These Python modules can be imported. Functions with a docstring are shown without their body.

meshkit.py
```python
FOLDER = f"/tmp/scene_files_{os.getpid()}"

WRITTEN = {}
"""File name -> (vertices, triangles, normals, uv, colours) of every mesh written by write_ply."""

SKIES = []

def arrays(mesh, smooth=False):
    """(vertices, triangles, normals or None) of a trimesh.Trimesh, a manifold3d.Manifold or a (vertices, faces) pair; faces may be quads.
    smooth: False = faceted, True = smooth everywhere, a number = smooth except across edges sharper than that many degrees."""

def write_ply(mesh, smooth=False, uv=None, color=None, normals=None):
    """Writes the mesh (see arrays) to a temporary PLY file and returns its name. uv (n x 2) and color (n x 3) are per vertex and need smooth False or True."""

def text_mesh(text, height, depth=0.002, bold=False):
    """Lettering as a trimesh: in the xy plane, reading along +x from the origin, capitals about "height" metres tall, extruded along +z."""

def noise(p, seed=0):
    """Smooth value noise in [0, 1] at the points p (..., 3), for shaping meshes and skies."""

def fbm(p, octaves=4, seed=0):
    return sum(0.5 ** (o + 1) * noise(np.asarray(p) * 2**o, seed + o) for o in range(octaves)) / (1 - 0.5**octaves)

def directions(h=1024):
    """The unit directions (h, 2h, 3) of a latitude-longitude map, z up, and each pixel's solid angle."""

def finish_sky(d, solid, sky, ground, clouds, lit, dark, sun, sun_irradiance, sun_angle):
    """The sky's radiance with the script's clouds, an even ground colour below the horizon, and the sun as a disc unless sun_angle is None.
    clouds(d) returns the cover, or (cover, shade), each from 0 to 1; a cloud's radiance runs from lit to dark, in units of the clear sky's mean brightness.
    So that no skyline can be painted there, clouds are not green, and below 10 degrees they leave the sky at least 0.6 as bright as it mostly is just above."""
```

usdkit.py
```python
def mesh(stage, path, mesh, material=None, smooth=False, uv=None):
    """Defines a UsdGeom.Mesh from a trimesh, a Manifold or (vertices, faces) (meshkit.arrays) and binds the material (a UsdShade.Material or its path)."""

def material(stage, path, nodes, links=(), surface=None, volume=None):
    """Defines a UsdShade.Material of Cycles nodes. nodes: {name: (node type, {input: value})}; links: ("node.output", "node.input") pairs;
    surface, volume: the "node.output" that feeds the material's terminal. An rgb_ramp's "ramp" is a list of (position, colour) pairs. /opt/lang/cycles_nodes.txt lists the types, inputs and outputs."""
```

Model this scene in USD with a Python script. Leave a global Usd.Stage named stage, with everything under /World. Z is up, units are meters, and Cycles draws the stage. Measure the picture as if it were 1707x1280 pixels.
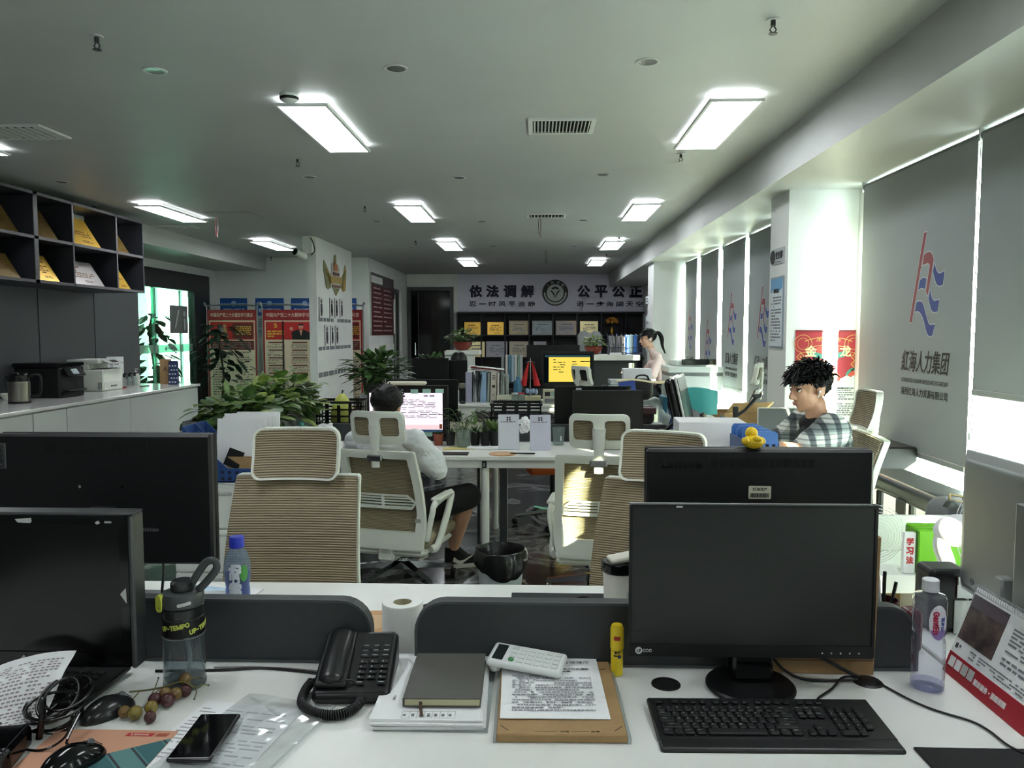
import math, random, glob
import numpy as np, trimesh, manifold3d as m3, usdkit, meshkit
from shapely.geometry import Polygon, Point, box as sbox
from shapely import affinity, union_all
from pxr import Usd, UsdGeom, UsdLux, UsdShade, Gf, Sdf

stage = Usd.Stage.CreateInMemory()
UsdGeom.SetStageUpAxis(stage, 'Z')
UsdGeom.SetStageMetersPerUnit(stage, 1.0)
UsdGeom.Xform.Define(stage, '/World')
UsdGeom.Scope.Define(stage, '/World/Looks')

# ---------------------------------------------------------------- camera, sky, sun, exposure
FPX, YAW, PITCH, EYE = 1285.0, 0.032, 0.0672, np.array([0.0, 0.0, 1.5])
cy, sy, cp, sp = math.cos(YAW), math.sin(YAW), math.cos(PITCH), math.sin(PITCH)
FWD = np.array([-sy * cp, cy * cp, -sp]); RGT = np.array([cy, sy, 0.0]); UPV = np.cross(RGT, FWD)
EXPOSURE = 0.45
SKY, SUN = 4.0, 20.0
cam = UsdGeom.Camera.Define(stage, '/World/camera')
cam.CreateHorizontalApertureAttr(36.0); cam.CreateVerticalApertureAttr(27.0)
cam.CreateFocalLengthAttr(36.0 * FPX / 1707.0)
cam.CreateClippingRangeAttr(Gf.Vec2f(0.05, 500.0))
cam.CreateExposureAttr(EXPOSURE)
_m = Gf.Matrix4d(1.0)
for i, v in enumerate((RGT, UPV, -FWD, EYE)):
    _m.SetRow(i, Gf.Vec4d(*map(float, v), 1.0 if i == 3 else 0.0))
cam.AddTransformOp().Set(_m)

dome = UsdLux.DomeLight.Define(stage, '/World/sky')
dome.CreateIntensityAttr(SKY); dome.CreateColorAttr(Gf.Vec3f(0.95, 0.99, 1.0))
SUN_DIR = np.array([0.50, -0.866, 0.364]); SUN_DIR /= np.linalg.norm(SUN_DIR)      # towards the sun: low, outside the window wall
sun = UsdLux.DistantLight.Define(stage, '/World/sun')
sun.CreateIntensityAttr(SUN); sun.CreateNormalizeAttr(True); sun.CreateAngleAttr(0.6); sun.CreateColorAttr(Gf.Vec3f(1.0, 0.92, 0.64))
_z = SUN_DIR; _x = np.cross([0, 0, 1.0], _z); _x /= np.linalg.norm(_x); _y = np.cross(_z, _x)
_m = Gf.Matrix4d(1.0)
for i, v in enumerate((_x, _y, _z)):
    _m.SetRow(i, Gf.Vec4d(*map(float, v), 0.0))
sun.AddTransformOp().Set(_m)
PANEL_GLOW = 13.0          # radiance of the ceiling panels

# ---------------------------------------------------------------- mesh helpers
TM = lambda v, f: trimesh.Trimesh(np.asarray(v, float), np.asarray(f, int), process=False)
def cat(*ms):
    l = []
    for m in ms:
        l += list(m) if isinstance(m, (list, tuple)) else [m]
    return trimesh.util.concatenate(l) if len(l) > 1 else l[0]
_BOXF = [[0,2,3],[0,3,1],[4,5,7],[4,7,6],[0,1,5],[0,5,4],[2,6,7],[2,7,3],[0,4,6],[0,6,2],[1,3,7],[1,7,5]]
_CH = {}
def bx(c, s, b=0.0):
    """box with centre c and size s; b chamfers the edges"""
    s = np.asarray(s, float) / 2
    if b <= 0:
        v = np.array([[x, y, z] for x in (-1, 1) for y in (-1, 1) for z in (-1, 1)]) * s
        return TM(v + np.asarray(c), _BOXF)
    b = min(b, 0.95 * s.min()); p = []
    for x in (-1, 1):
        for y in (-1, 1):
            for z in (-1, 1):
                q = np.array([x, y, z])
                for k in range(3):
                    r = s - b; r = r.copy(); r[k] = s[k]; p.append(q * r)
    h = trimesh.convex.convex_hull(np.array(p)); return TM(h.vertices + np.asarray(c), h.faces)
def bb(x0, x1, y0, y1, z0, z1, b=0.0):
    return bx(((x0+x1)/2, (y0+y1)/2, (z0+z1)/2), (x1-x0, y1-y0, z1-z0), b)
def frame_of(t, ref=(0, 0, 1)):
    t = t / (np.linalg.norm(t) + 1e-12); r = np.array(ref, float)
    if abs(t @ r) > 0.95: r = np.array([1.0, 0, 0])
    a = np.cross(t, r); a /= np.linalg.norm(a); return a, np.cross(t, a)
def tb(pts, r, n=8, caps=True, flat=1.0):
    """tube through points; r number or list"""
    p = np.asarray(pts, float); r = np.broadcast_to(np.asarray(r, float), (len(p),))
    tg = np.gradient(p, axis=0); V = []; a = None
    for i in range(len(p)):
        t = tg[i] / (np.linalg.norm(tg[i]) + 1e-12)
        if a is None: a, b = frame_of(t)
        else:
            a = a - t * (a @ t); a /= np.linalg.norm(a) + 1e-12; b = np.cross(t, a)
        th = np.arange(n) * 2 * math.pi / n
        V.append(p[i] + r[i] * (np.cos(th)[:, None] * a + flat * np.sin(th)[:, None] * b))
    V = np.vstack(V); F = []
    for i in range(len(p) - 1):
        for j in range(n):
            k = (j + 1) % n; F += [[i*n+j, i*n+k, (i+1)*n+k], [i*n+j, (i+1)*n+k, (i+1)*n+j]]
    if caps:
        for j in range(1, n - 1): F += [[0, j+1, j], [(len(p)-1)*n, (len(p)-1)*n+j, (len(p)-1)*n+j+1]]
    return TM(V, F)
def curve(pts, n=24):
    """smooth curve through points (Catmull-Rom)"""
    p = np.asarray(pts, float); q = np.vstack([2*p[0]-p[1], p, 2*p[-1]-p[-2]]); out = []
    m = max(2, n // (len(p) - 1))
    for i in range(1, len(q) - 2):
        for t in np.linspace(0, 1, m, endpoint=False):
            out.append(0.5*((2*q[i]) + (q[i+1]-q[i-1])*t + (2*q[i-1]-5*q[i]+4*q[i+1]-q[i+2])*t*t + (-q[i-1]+3*q[i]-3*q[i+1]+q[i+2])*t**3))
    out.append(p[-1]); return np.array(out)
def lathe(prof, n=24, c=(0, 0, 0), sx=1.0, sy=1.0):
    prof = [(max(r, 1e-5), z) for r, z in prof]; th = np.arange(n) * 2 * math.pi / n; V = []; F = []
    for r, z in prof: V.append(np.c_[r*np.cos(th)*sx, r*np.sin(th)*sy, np.full(n, z)])
    for i in range(len(prof) - 1):
        for j in range(n):
            k = (j+1) % n; F += [[i*n+j, i*n+k, (i+1)*n+k], [i*n+j, (i+1)*n+k, (i+1)*n+j]]
    return TM(np.vstack(V) + np.asarray(c), F)
def cyl(c, r, h, n=20, b=0.0, axis='z'):
    b = min(b, r*.9, h*.45)
    m = lathe([(0, 0), (r-b, 0), (r, b), (r, h-b), (r-b, h), (0, h)] if b else [(0, 0), (r, 0), (r, h), (0, h)], n)
    if axis == 'y': m = xf(m, rot=(-90, 0, 0))
    if axis == 'x': m = xf(m, rot=(0, 90, 0))
    return xf(m, c)
def R3(rot):
    a, b, c = map(math.radians, rot)
    X = np.array([[1,0,0],[0,math.cos(a),-math.sin(a)],[0,math.sin(a),math.cos(a)]])
    Y = np.array([[math.cos(b),0,math.sin(b)],[0,1,0],[-math.sin(b),0,math.cos(b)]])
    Z = np.array([[math.cos(c),-math.sin(c),0],[math.sin(c),math.cos(c),0],[0,0,1]])
    return Z @ Y @ X
def xf(m, loc=(0, 0, 0), rot=(0, 0, 0), sc=1.0):
    return TM((np.asarray(m.vertices) * sc) @ R3(rot).T + np.asarray(loc), m.faces)
def ball(c, r, n=2):
    m = trimesh.creation.icosphere(n, 1.0); return TM(m.vertices * np.asarray(r) + np.asarray(c), m.faces)
def rrect(w, h, r=0.0, cx=0.0, cz=0.0, q=5):
    r = min(r, w/2-1e-4, h/2-1e-4); g = sbox(-w/2+r, -h/2+r, w/2-r, h/2-r)
    return affinity.translate(g.buffer(r, quad_segs=q) if r > 0 else g, cx, cz)
def ext(poly, d):
    gs = [g for g in getattr(poly, 'geoms', [poly]) if g.geom_type == 'Polygon' and g.area > 1e-9]
    return cat([trimesh.creation.extrude_polygon(g, d, engine='earcut') for g in gs])
def fl(poly, front=0.0, t=0.002):
    """a polygon given as (x, z), its front face at y = front looking along -y, thickness t"""
    m = ext(poly, t); v = np.asarray(m.vertices); return TM(np.c_[v[:, 0], front + t - v[:, 2], v[:, 1]], m.faces)
def up(poly, z0=0.0, t=0.002):
    m = ext(poly, t); v = np.asarray(m.vertices).copy(); v[:, 2] += z0; return TM(v, m.faces)
def side(poly, x0, t):
    """a polygon given as (y, z) extruded along x"""
    m = ext(poly, t); v = np.asarray(m.vertices); return TM(np.c_[x0 + v[:, 2], v[:, 0], v[:, 1]], m.faces)
def dome_box(w, d, h, r, n=6):
    """rounded slab made of a hull of spheres"""
    S = m3.Manifold.sphere(r, 16); ps = [S.translate([sx*(w/2-r), s2*(d/2-r), z]) for sx in (-1,1) for s2 in (-1,1) for z in (r, h-r)]
    m = m3.Manifold.batch_hull(ps).to_mesh(); return TM(m.vert_properties[:, :3], m.tri_verts)
def sheet(f, nu, nv, t=0.0):
    """grid surface f(u, v) -> xyz; t gives it thickness"""
    U, V = np.meshgrid(np.linspace(0, 1, nu), np.linspace(0, 1, nv), indexing='ij')
    P = np.array([f(u, v) for u, v in zip(U.ravel(), V.ravel())], float); i, j = np.meshgrid(np.arange(nu-1), np.arange(nv-1), indexing='ij')
    a = (i*nv+j).ravel(); F = np.vstack([np.c_[a, a+nv, a+nv+1], np.c_[a, a+nv+1, a+1]])
    if t <= 0: return TM(P, F)
    m = TM(P, F); N = np.array(m.vertex_normals); n = len(P)
    e = []
    for k in range(nu-1): e += [(k*nv, (k+1)*nv), ((k+1)*nv+nv-1, k*nv+nv-1)]
    for k in range(nv-1): e += [(k+1, k), ((nu-1)*nv+k, (nu-1)*nv+k+1)]
    W = [[b, a2, a2+n] for a2, b in e] + [[b, a2+n, b+n] for a2, b in e]
    return TM(np.vstack([P, P - N*t]), np.vstack([F, F[:, ::-1]+n, W]))

# ---------------------------------------------------------------- lettering
_FONTS = {}
def _font(kind, px):
    from PIL import ImageFont
    if (kind, px) not in _FONTS:
        pat = {'cjk': 'Noto Sans CJK*', 'latin': 'Inter.woff2'}[kind]
        _FONTS[kind, px] = ImageFont.truetype(glob.glob('/opt/blender-*/*/datafiles/fonts/' + pat)[0], px)
    return _FONTS[kind, px]
_GLY = {}
def glyphs(s, h, kind='cjk', bold=0, px=64, w=None):
    """outline of a line of lettering, h tall, centred on the origin (shapely); w squeezes it to that width"""
    key = (s, kind, bold, px)
    if key not in _GLY:
        from PIL import Image, ImageDraw
        f = _font(kind, px); x0, y0, x1, y1 = f.getbbox(s, anchor='ls', stroke_width=bold)
        im = Image.new('L', (x1-x0+8, y1-y0+8)); ImageDraw.Draw(im).text((4-x0, 4-y0), s, 255, f, anchor='ls', stroke_width=bold)
        on = np.pad(np.asarray(im) > 127, ((0, 0), (1, 1))).astype(np.int8)
        rows, st = np.nonzero(np.diff(on, axis=1) == 1); en = np.nonzero(np.diff(on, axis=1) == -1)[1]
        from shapely import box as vbox
        g = union_all(vbox(st, -rows-1.0, en, -rows+0.0)).buffer(0.55).buffer(-0.55).simplify(0.6)
        b = g.bounds; _GLY[key] = affinity.translate(g, -(b[0]+b[2])/2, -(b[1]+b[3])/2)
    g = _GLY[key]; b = g.bounds; k = h / (b[3]-b[1]); kx = k if w is None else w / (b[2]-b[0])
    return affinity.scale(g, kx, k, origin=(0, 0))
def scribble(w, h, rows, seed=0, fill=0.8, word=0.05, th=0.5):
    """rows of small print, too small to read, as word-sized bars centred on the origin"""
    rnd = random.Random(seed); gs = []
    for i in range(rows):
        z = h/2 - (i+0.5)*h/rows; x = -w/2; end = w/2 if rnd.random() < 0.75 else w*(rnd.random()*0.6-0.2)
        while x < end - word*0.3:
            l = min(word*(0.4+rnd.random()), end-x)
            if rnd.random() < fill: gs.append(sbox(x, z-th*h/rows/2, x+l, z+th*h/rows/2))
            x += l + word*0.25
    from shapely.geometry import MultiPolygon
    return MultiPolygon(gs)
def mv(g, x, z): return affinity.translate(g, x, z)

# ---------------------------------------------------------------- materials
def lin(c):
    if isinstance(c, str): c = [int(c[i:i+2], 16)/255 for i in (1, 3, 5)]
    return tuple(x/12.92 if x <= 0.04045 else ((x+0.055)/1.055)**2.4 for x in c)
_MAT = {}
def mat(name, col='#808080', rough=0.5, metal=0.0, noise=None, bump=None, **kw):
    """principled material; noise = (scale, other colour, contrast); bump = (scale, strength)"""
    if name in _MAT: return _MAT[name]
    N = {'p': ('principled_bsdf', {'base_color': lin(col), 'roughness': rough, 'metallic': metal, **kw})}; L = []
    if noise or bump: N['tc'] = ('texture_coordinate', {})
    if noise:
        N['n'] = ('noise_texture', {'scale': noise[0], 'detail': 4.0}); L.append(('tc.object', 'n.vector'))
        c = noise[2] if len(noise) > 2 else 0.25
        N['r'] = ('rgb_ramp', {'ramp': [(0.5-c, lin(col)), (0.5+c, lin(noise[1]))]}); L += [('n.fac', 'r.fac'), ('r.color', 'p.base_color')]
    if bump:
        N['bn'] = ('noise_texture', {'scale': bump[0], 'detail': 3.0}); N['b'] = ('bump', {'strength': bump[1], 'distance': 0.002})
        L += [('tc.object', 'bn.vector'), ('bn.fac', 'b.height'), ('b.normal', 'p.normal')]
    _MAT[name] = usdkit.material(stage, '/World/Looks/' + name, N, L, surface='p.BSDF'); return _MAT[name]
def glow(name, col, k):
    if name not in _MAT:
        _MAT[name] = usdkit.material(stage, '/World/Looks/'+name, {'e': ('emission', {'color': lin(col), 'strength': float(k)})}, [], surface='e.emission')
    return _MAT[name]
def leafmat(name, a, b, rough=0.4):
    if name not in _MAT:
        _MAT[name] = usdkit.material(stage, '/World/Looks/'+name, {'tc': ('texture_coordinate', {}), 'n': ('noise_texture', {'scale': 14.0}),
            'r': ('rgb_ramp', {'ramp': [(0.3, lin(a)), (0.7, lin(b))]}), 'p': ('principled_bsdf', {'roughness': rough}), 't': ('translucent_bsdf', {}), 'm': ('mix_closure', {'fac': 0.25})},
            [('tc.object', 'n.vector'), ('n.fac', 'r.fac'), ('r.color', 'p.base_color'), ('r.color', 't.color'), ('p.BSDF', 'm.closure1'), ('t.BSDF', 'm.closure2')], surface='m.closure')
    return _MAT[name]
def clearmat(name, tint, gl=0.12, rough=0.03, solid=0.0, col='#ffffff'):
    """thin clear sheet: see-through with a gloss; solid mixes in some diffuse colour"""
    if name not in _MAT:
        N = {'t': ('transparent_bsdf', {'color': lin(tint)}), 'g': ('glossy_bsdf', {'roughness': rough}), 'w': ('layer_weight', {'blend': 0.5}), 'q': ('math', {'math_type': 'power', 'value2': 4.0}), 'f': ('math', {'math_type': 'multiply_add', 'value2': 4.0*gl, 'value3': 0.035}), 'm': ('mix_closure', {})}
        L = [('w.facing', 'q.value1'), ('q.value', 'f.value1'), ('f.value', 'm.fac'), ('t.BSDF', 'm.closure1'), ('g.BSDF', 'm.closure2')]; out = 'm.closure'
        if solid:
            N['d'] = ('principled_bsdf', {'base_color': lin(col), 'roughness': 0.3}); N['m2'] = ('mix_closure', {'fac': solid})
            L += [('m.closure', 'm2.closure1'), ('d.BSDF', 'm2.closure2')]; out = 'm2.closure'
        _MAT[name] = usdkit.material(stage, '/World/Looks/'+name, N, L, surface=out)
    return _MAT[name]
def meshcloth(name, a, b, freq, trans, axis='z', rough=0.6):
    """woven cord mesh: fine horizontal cords, a little see-through between them"""
    if name not in _MAT:
        N = {'tc': ('texture_coordinate', {}), 'w': ('wave_texture', {'scale': freq, 'bands_direction': axis, 'distortion': 0.15, 'detail': 1.0}),
             'r': ('rgb_ramp', {'ramp': [(0.25, lin(b)), (0.7, lin(a))]}), 'p': ('principled_bsdf', {'roughness': rough}), 't': ('transparent_bsdf', {'color': (0.9, 0.9, 0.9)}),
             'k': ('map_range', {'from_min': 0.55, 'from_max': 0.1, 'to_min': 0.0, 'to_max': trans, 'clamp': True}), 'm': ('mix_closure', {}), 'bp': ('bump', {'strength': 0.6, 'distance': 0.003})}
        L = [('tc.object', 'w.vector'), ('w.fac', 'r.fac'), ('r.color', 'p.base_color'), ('w.fac', 'k.value'), ('k.result', 'm.fac'), ('p.BSDF', 'm.closure1'), ('t.BSDF', 'm.closure2'), ('w.fac', 'bp.height'), ('bp.normal', 'p.normal')]
        _MAT[name] = usdkit.material(stage, '/World/Looks/'+name, N, L, surface='m.closure')
    return _MAT[name]

WHITE = mat('white_paint', '#e6e8e5', 0.55, noise=(3.0, '#dfe1de'))
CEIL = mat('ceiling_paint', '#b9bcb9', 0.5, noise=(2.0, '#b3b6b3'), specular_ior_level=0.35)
DESK = mat('white_laminate', '#e2e3df', 0.35, noise=(6.0, '#dcddd8'))
WPLAS = mat('white_plastic', '#dde0d6', 0.35)
BPLAS = mat('black_plastic', '#0e0f10', 0.42, bump=(400.0, 0.05), specular_ior_level=0.35)
BGLOSS = mat('black_gloss', '#08090a', 0.12)
SCREEN = mat('dark_screen', '#0d100f', 0.28)
DGREY = mat('dark_grey_board', '#34383a', 0.6, noise=(40.0, '#303436'))
MGREY = mat('mid_grey_plastic', '#6c7072', 0.45)
LGREY = mat('light_grey_plastic', '#b8bab8', 0.45)
PAPER = mat('white_paper', '#e8e9ea', 0.8)
INK = mat('black_ink', '#1c1c1e', 0.7)
GINK = mat('grey_ink', '#777a7e', 0.7)
CHROME = mat('polished_metal', '#c8cacc', 0.12, 1.0)
STEEL = mat('brushed_steel', '#b4b0a8', 0.3, 1.0, bump=(60.0, 0.05))
KRAFT = mat('kraft_board', '#a3835a', 0.75, noise=(30.0, '#987a53'))
SKIN = mat('skin', '#c79a7d', 0.5, subsurface_weight=0.08)
HAIR = mat('black_hair', '#060606', 0.5, specular_ior_level=0.3)
CABLE = mat('black_cable', '#0e0e10', 0.4)
RED = mat('red_print', '#b3232a', 0.6)
GOLD = mat('gold_plate', '#c59a3c', 0.3, 0.85)
BLUE = mat('blue_plastic', '#27477f', 0.45)
TAN = meshcloth('tan_mesh', '#a6987c', '#6b604a', 37.0, 0.10)
TANFINE = meshcloth('tan_mesh_back', '#85796a', '#6b6152', 90.0, 0.12)
SOIL = mat('soil', '#2a211a', 0.9)

# ---------------------------------------------------------------- things, parts, copies
_CNT = {}
def numbered(parent, name):
    k = (parent, name); n = _CNT.get(k, 0); _CNT[k] = n + 1
    return f'{parent}/{name}' + (f'_{n:03d}' if n else '')
def tag(prim, label=None, category=None, group=None, kind=None):
    for k, v in (('label', label), ('category', category), ('group', group), ('kind', kind)):
        if v: prim.SetCustomDataByKey(k, v)
def _place(x, loc, rz):
    if tuple(loc) != (0, 0, 0) : x.AddTranslateOp().Set(Gf.Vec3d(*map(float, loc)))
    if rz: x.AddRotateZOp().Set(float(rz))
def thing(name, label, category, loc=(0, 0, 0), rz=0, group=None, kind=None):
    p = numbered('/World', name); x = UsdGeom.Xform.Define(stage, p); _place(x, loc, rz); tag(x.GetPrim(), label, category, group, kind)
    return p
def part(parent, name, mesh, material, smooth=False, label=None, kind=None):
    p = numbered(parent, name); m = usdkit.mesh(stage, p, mesh, material, smooth=smooth); tag(m.GetPrim(), label, None, None, kind)
    return p
def solo(name, mesh, material, label, category, loc=(0, 0, 0), rz=0, group=None, kind=None, smooth=False):
    p = numbered('/World', name); m = usdkit.mesh(stage, p, mesh, material, smooth=smooth); _place(m, loc, rz); tag(m.GetPrim(), label, category, group, kind)
    return p
def copy(src, label, loc, rz=0, group=None):
    s = stage.GetPrimAtPath(src); base = src.rsplit('/', 1)[1]
    if base[-4:-3] == '_' and base[-3:].isdigit(): base = base[:-4]
    p = numbered('/World', base); x = UsdGeom.Xform.Define(stage, p); x.GetPrim().GetReferences().AddInternalReference(src)
    x.ClearXformOpOrder(); 
    for a in ('xformOp:translate', 'xformOp:rotateZ'): pass
    t = x.GetPrim().CreateAttribute('xformOp:translate', Sdf.ValueTypeNames.Double3); t.Set(Gf.Vec3d(*map(float, loc)))
    r = x.GetPrim().CreateAttribute('xformOp:rotateZ', Sdf.ValueTypeNames.Float); r.Set(float(rz))
    x.GetXformOpOrderAttr().Set(['xformOp:translate', 'xformOp:rotateZ'])
    g = group or s.GetCustomDataByKey('group'); tag(x.GetPrim(), label, s.GetCustomDataByKey('category'), g)
    x.GetPrim().SetInstanceable(True); return p
def structure(name, mesh, material, smooth=False, label=None):
    p = numbered('/World', name); m = usdkit.mesh(stage, p, mesh, material, smooth=smooth); tag(m.GetPrim(), label, None, None, 'structure'); return p
def at_y(px, py, y):
    """survey helper: the point of the vertical plane y that a sight line of the photograph meets"""
    d = FWD + RGT*(px-853.5)/FPX - UPV*(py-640)/FPX; return EYE + d*(y/d[1])
def at_z(px, py, z):
    d = FWD + RGT*(px-853.5)/FPX - UPV*(py-640)/FPX; return EYE + d*((z-EYE[2])/d[2])
def at_x(px, py, x):
    d = FWD + RGT*(px-853.5)/FPX - UPV*(py-640)/FPX; return EYE + d*(x/d[0])
# ---------------------------------------------------------------- the setting
ZC, BACK, GY = 2.87, 18.4, 14.2
FLOOR = usdkit.material(stage, '/World/Looks/dark_marble', {'tc': ('texture_coordinate', {}), 'n': ('noise_texture', {'scale': 1.3, 'detail': 8.0, 'roughness': 0.62, 'distortion': 1.6}),
    'r': ('rgb_ramp', {'ramp': [(0.30, lin('#191a1c')), (0.5, lin('#303033')), (0.56, lin('#7d7c7b')), (0.60, lin('#35353a')), (0.8, lin('#1d1e20'))]}), 'p': ('principled_bsdf', {'roughness': 0.16})},
    [('tc.object', 'n.vector'), ('n.fac', 'r.fac'), ('r.color', 'p.base_color')], surface='p.BSDF')
structure('floor', bb(-9.4, 2.7, -3.2, BACK+1.7, -0.1, 0), FLOOR)
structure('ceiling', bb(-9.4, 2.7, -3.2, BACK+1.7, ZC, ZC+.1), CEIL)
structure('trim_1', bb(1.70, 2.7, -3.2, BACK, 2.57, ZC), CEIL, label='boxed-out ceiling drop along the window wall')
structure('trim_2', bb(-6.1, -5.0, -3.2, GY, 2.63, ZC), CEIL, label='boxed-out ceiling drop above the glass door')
structure('wall_front', bb(-9.4, 2.7, -3.3, -3.2, 0, ZC), WHITE)
structure('wall_back', cat(bb(-3.2, -3.08, BACK, BACK+.1, 0, ZC), bb(-1.98, 2.7, BACK, BACK+.1, 0, ZC), bb(-3.08, -1.98, BACK, BACK+.1, 2.57, ZC)), WHITE)
structure('wall_rear_left', bb(-6.1, -3.1, GY, GY+.1, 0, ZC), WHITE)
structure('wall_rear_side', cat(bb(-3.2, -3.1, GY+.1, 16.62, 0, ZC), bb(-3.2, -3.1, 17.7, BACK, 0, ZC), bb(-3.2, -3.1, 16.62, 17.7, 2.45, ZC), bb(-4.2, -4.1, GY+.1, BACK, 0, ZC)), WHITE)  # last slab is unseen backing added to keep sky light out
structure('wall_office', cat(bb(-4.2, 2.7, BACK+1.5, BACK+1.6, 0, ZC), bb(-4.2, -4.1, BACK, BACK+1.5, 0, ZC), bb(-1.0, -.9, BACK+.1, BACK+1.5, 0, ZC)), WHITE)  # unseen backing added behind the dark doors to stop sky light leaking
structure('wall_partition', bb(-3.29, -3.18, 11.1, 13.25, 0, ZC), WHITE)
# window wall: parapet, head, pillars
structure('wall_right', cat(bb(2.5, 2.7, -3.2, BACK, 0, 0.35), bb(2.5, 2.7, 12.5, BACK, 0.35, 2.57), bb(2.5, 2.7, -3.2, -1.2, 0.35, 2.57)), WHITE)
PIL = [(1.90, 5.95, 6.40), (1.78, 11.9, 12.5), (1.90, -1.2, -0.75)]
for x, a, b in PIL:
    structure('wall_pillar', bb(x, 2.5, a, b, 0, 2.57), WHITE)
structure('trim_4', cat(bb(2.42, 2.5, 5.72, 5.95, 0.35, 2.57), bb(2.42, 2.5, 6.4, 6.5, 0.35, 2.57)), WHITE, label='white filler strips added beside the pillar to block window light')  # filler added to block light from the gap between blind and pillar
# grey panelling behind the counter
pw = structure('wall_left', bb(-5.41, -5.27, -3.2, 10.05, 0, 2.63), mat('panel_backing', '#2b2d30', 0.6))
PANEL = mat('grey_panel', '#55575b', 0.5, noise=(1.5, '#505256'))
y = 10.05
while y > -1.0:
    part(pw, 'panel', bb(-5.27, -5.25, max(y-1.02, -3.2), y-0.006, 0.05, 2.63, 0.002), PANEL); y -= 1.03
# corridor beyond the glass door
structure('wall_corridor', cat(bb(-9.5, -9.4, 7.0, BACK, 0, ZC), bb(-9.4, -6.1, 6.9, 7.0, 0, ZC), bb(-6.1, -6.0, GY, 16.6, 0, ZC), bb(-9.4, -6.1, 16.5, 16.6, 2.6, ZC), bb(-6.1, -6.0, -3.2, 9.0, 0, ZC), bb(-6.04, -5.96, 9.0, 14.2, 2.5, 2.63), bb(-6.04, -5.96, 13.9, 14.2, 0, 2.5)), WHITE)
ew = thing('window_3', None, None, kind='structure')
part(ew, 'frame', bb(-9.4, -6.1, 16.50, 16.58, 0, .08), mat('window_frame_white', '#d5dad6', 0.4))
for k in range(7): part(ew, 'mullion', bb(-9.36+k*.54, -9.32+k*.54, 16.50, 16.58, .08, 2.6), mat('window_frame_white', '#d5dad6', 0.4))
for k in range(6): part(ew, 'pane', bb(-9.32+k*.54, -8.82+k*.54, 16.53, 16.536, .08, 2.6), clearmat('window_pane', '#f2faf6', rough=0.0))
# windows
FRAME = mat('window_frame_white', '#d5dad6', 0.4)
PANE = clearmat('window_pane', '#f2faf6', rough=0.0)
for nm, a, b in (('window_1', -0.75, 5.95), ('window_2', 6.40, 11.9)):
    w = thing(nm, None, None, kind='structure')
    part(w, 'frame', cat(bb(2.52, 2.60, a, b, .35, .41, .004), bb(2.52, 2.60, a, b, 2.51, 2.57, .004), bb(2.52, 2.60, a, a+.06, .41, 2.51), bb(2.52, 2.60, b-.06, b, .41, 2.51)), FRAME)
    n = round((b-a)/1.1); st = (b-a)/n
    for i in range(n):
        if i: part(w, 'mullion', bb(2.52, 2.60, a+i*st-.03, a+i*st+.03, .41, 2.51, .004), FRAME)
        part(w, 'pane', bb(2.555, 2.561, a+i*st+.03, a+(i+1)*st-.03, .41, 2.51), PANE)
# outside: street level far below and a building across the road
bl = thing('building', 'pale yellow apartment block seen below the large roller blind', 'building', (34, 12, -9))
part(bl, 'wall', bb(0, 10, -16, 34, 0, 15), mat('yellow_render', '#cfc99a', 0.9, noise=(0.4, '#bdb98c')))
for i in range(4):
    for k in range(8):
        part(bl, 'window_pane', bb(-.08, 0.02, -14+k*6, -11+k*6, 2+i*3.3, 3.8+i*3.3), mat('far_glass', '#8fa8ac', 0.1))
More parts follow.
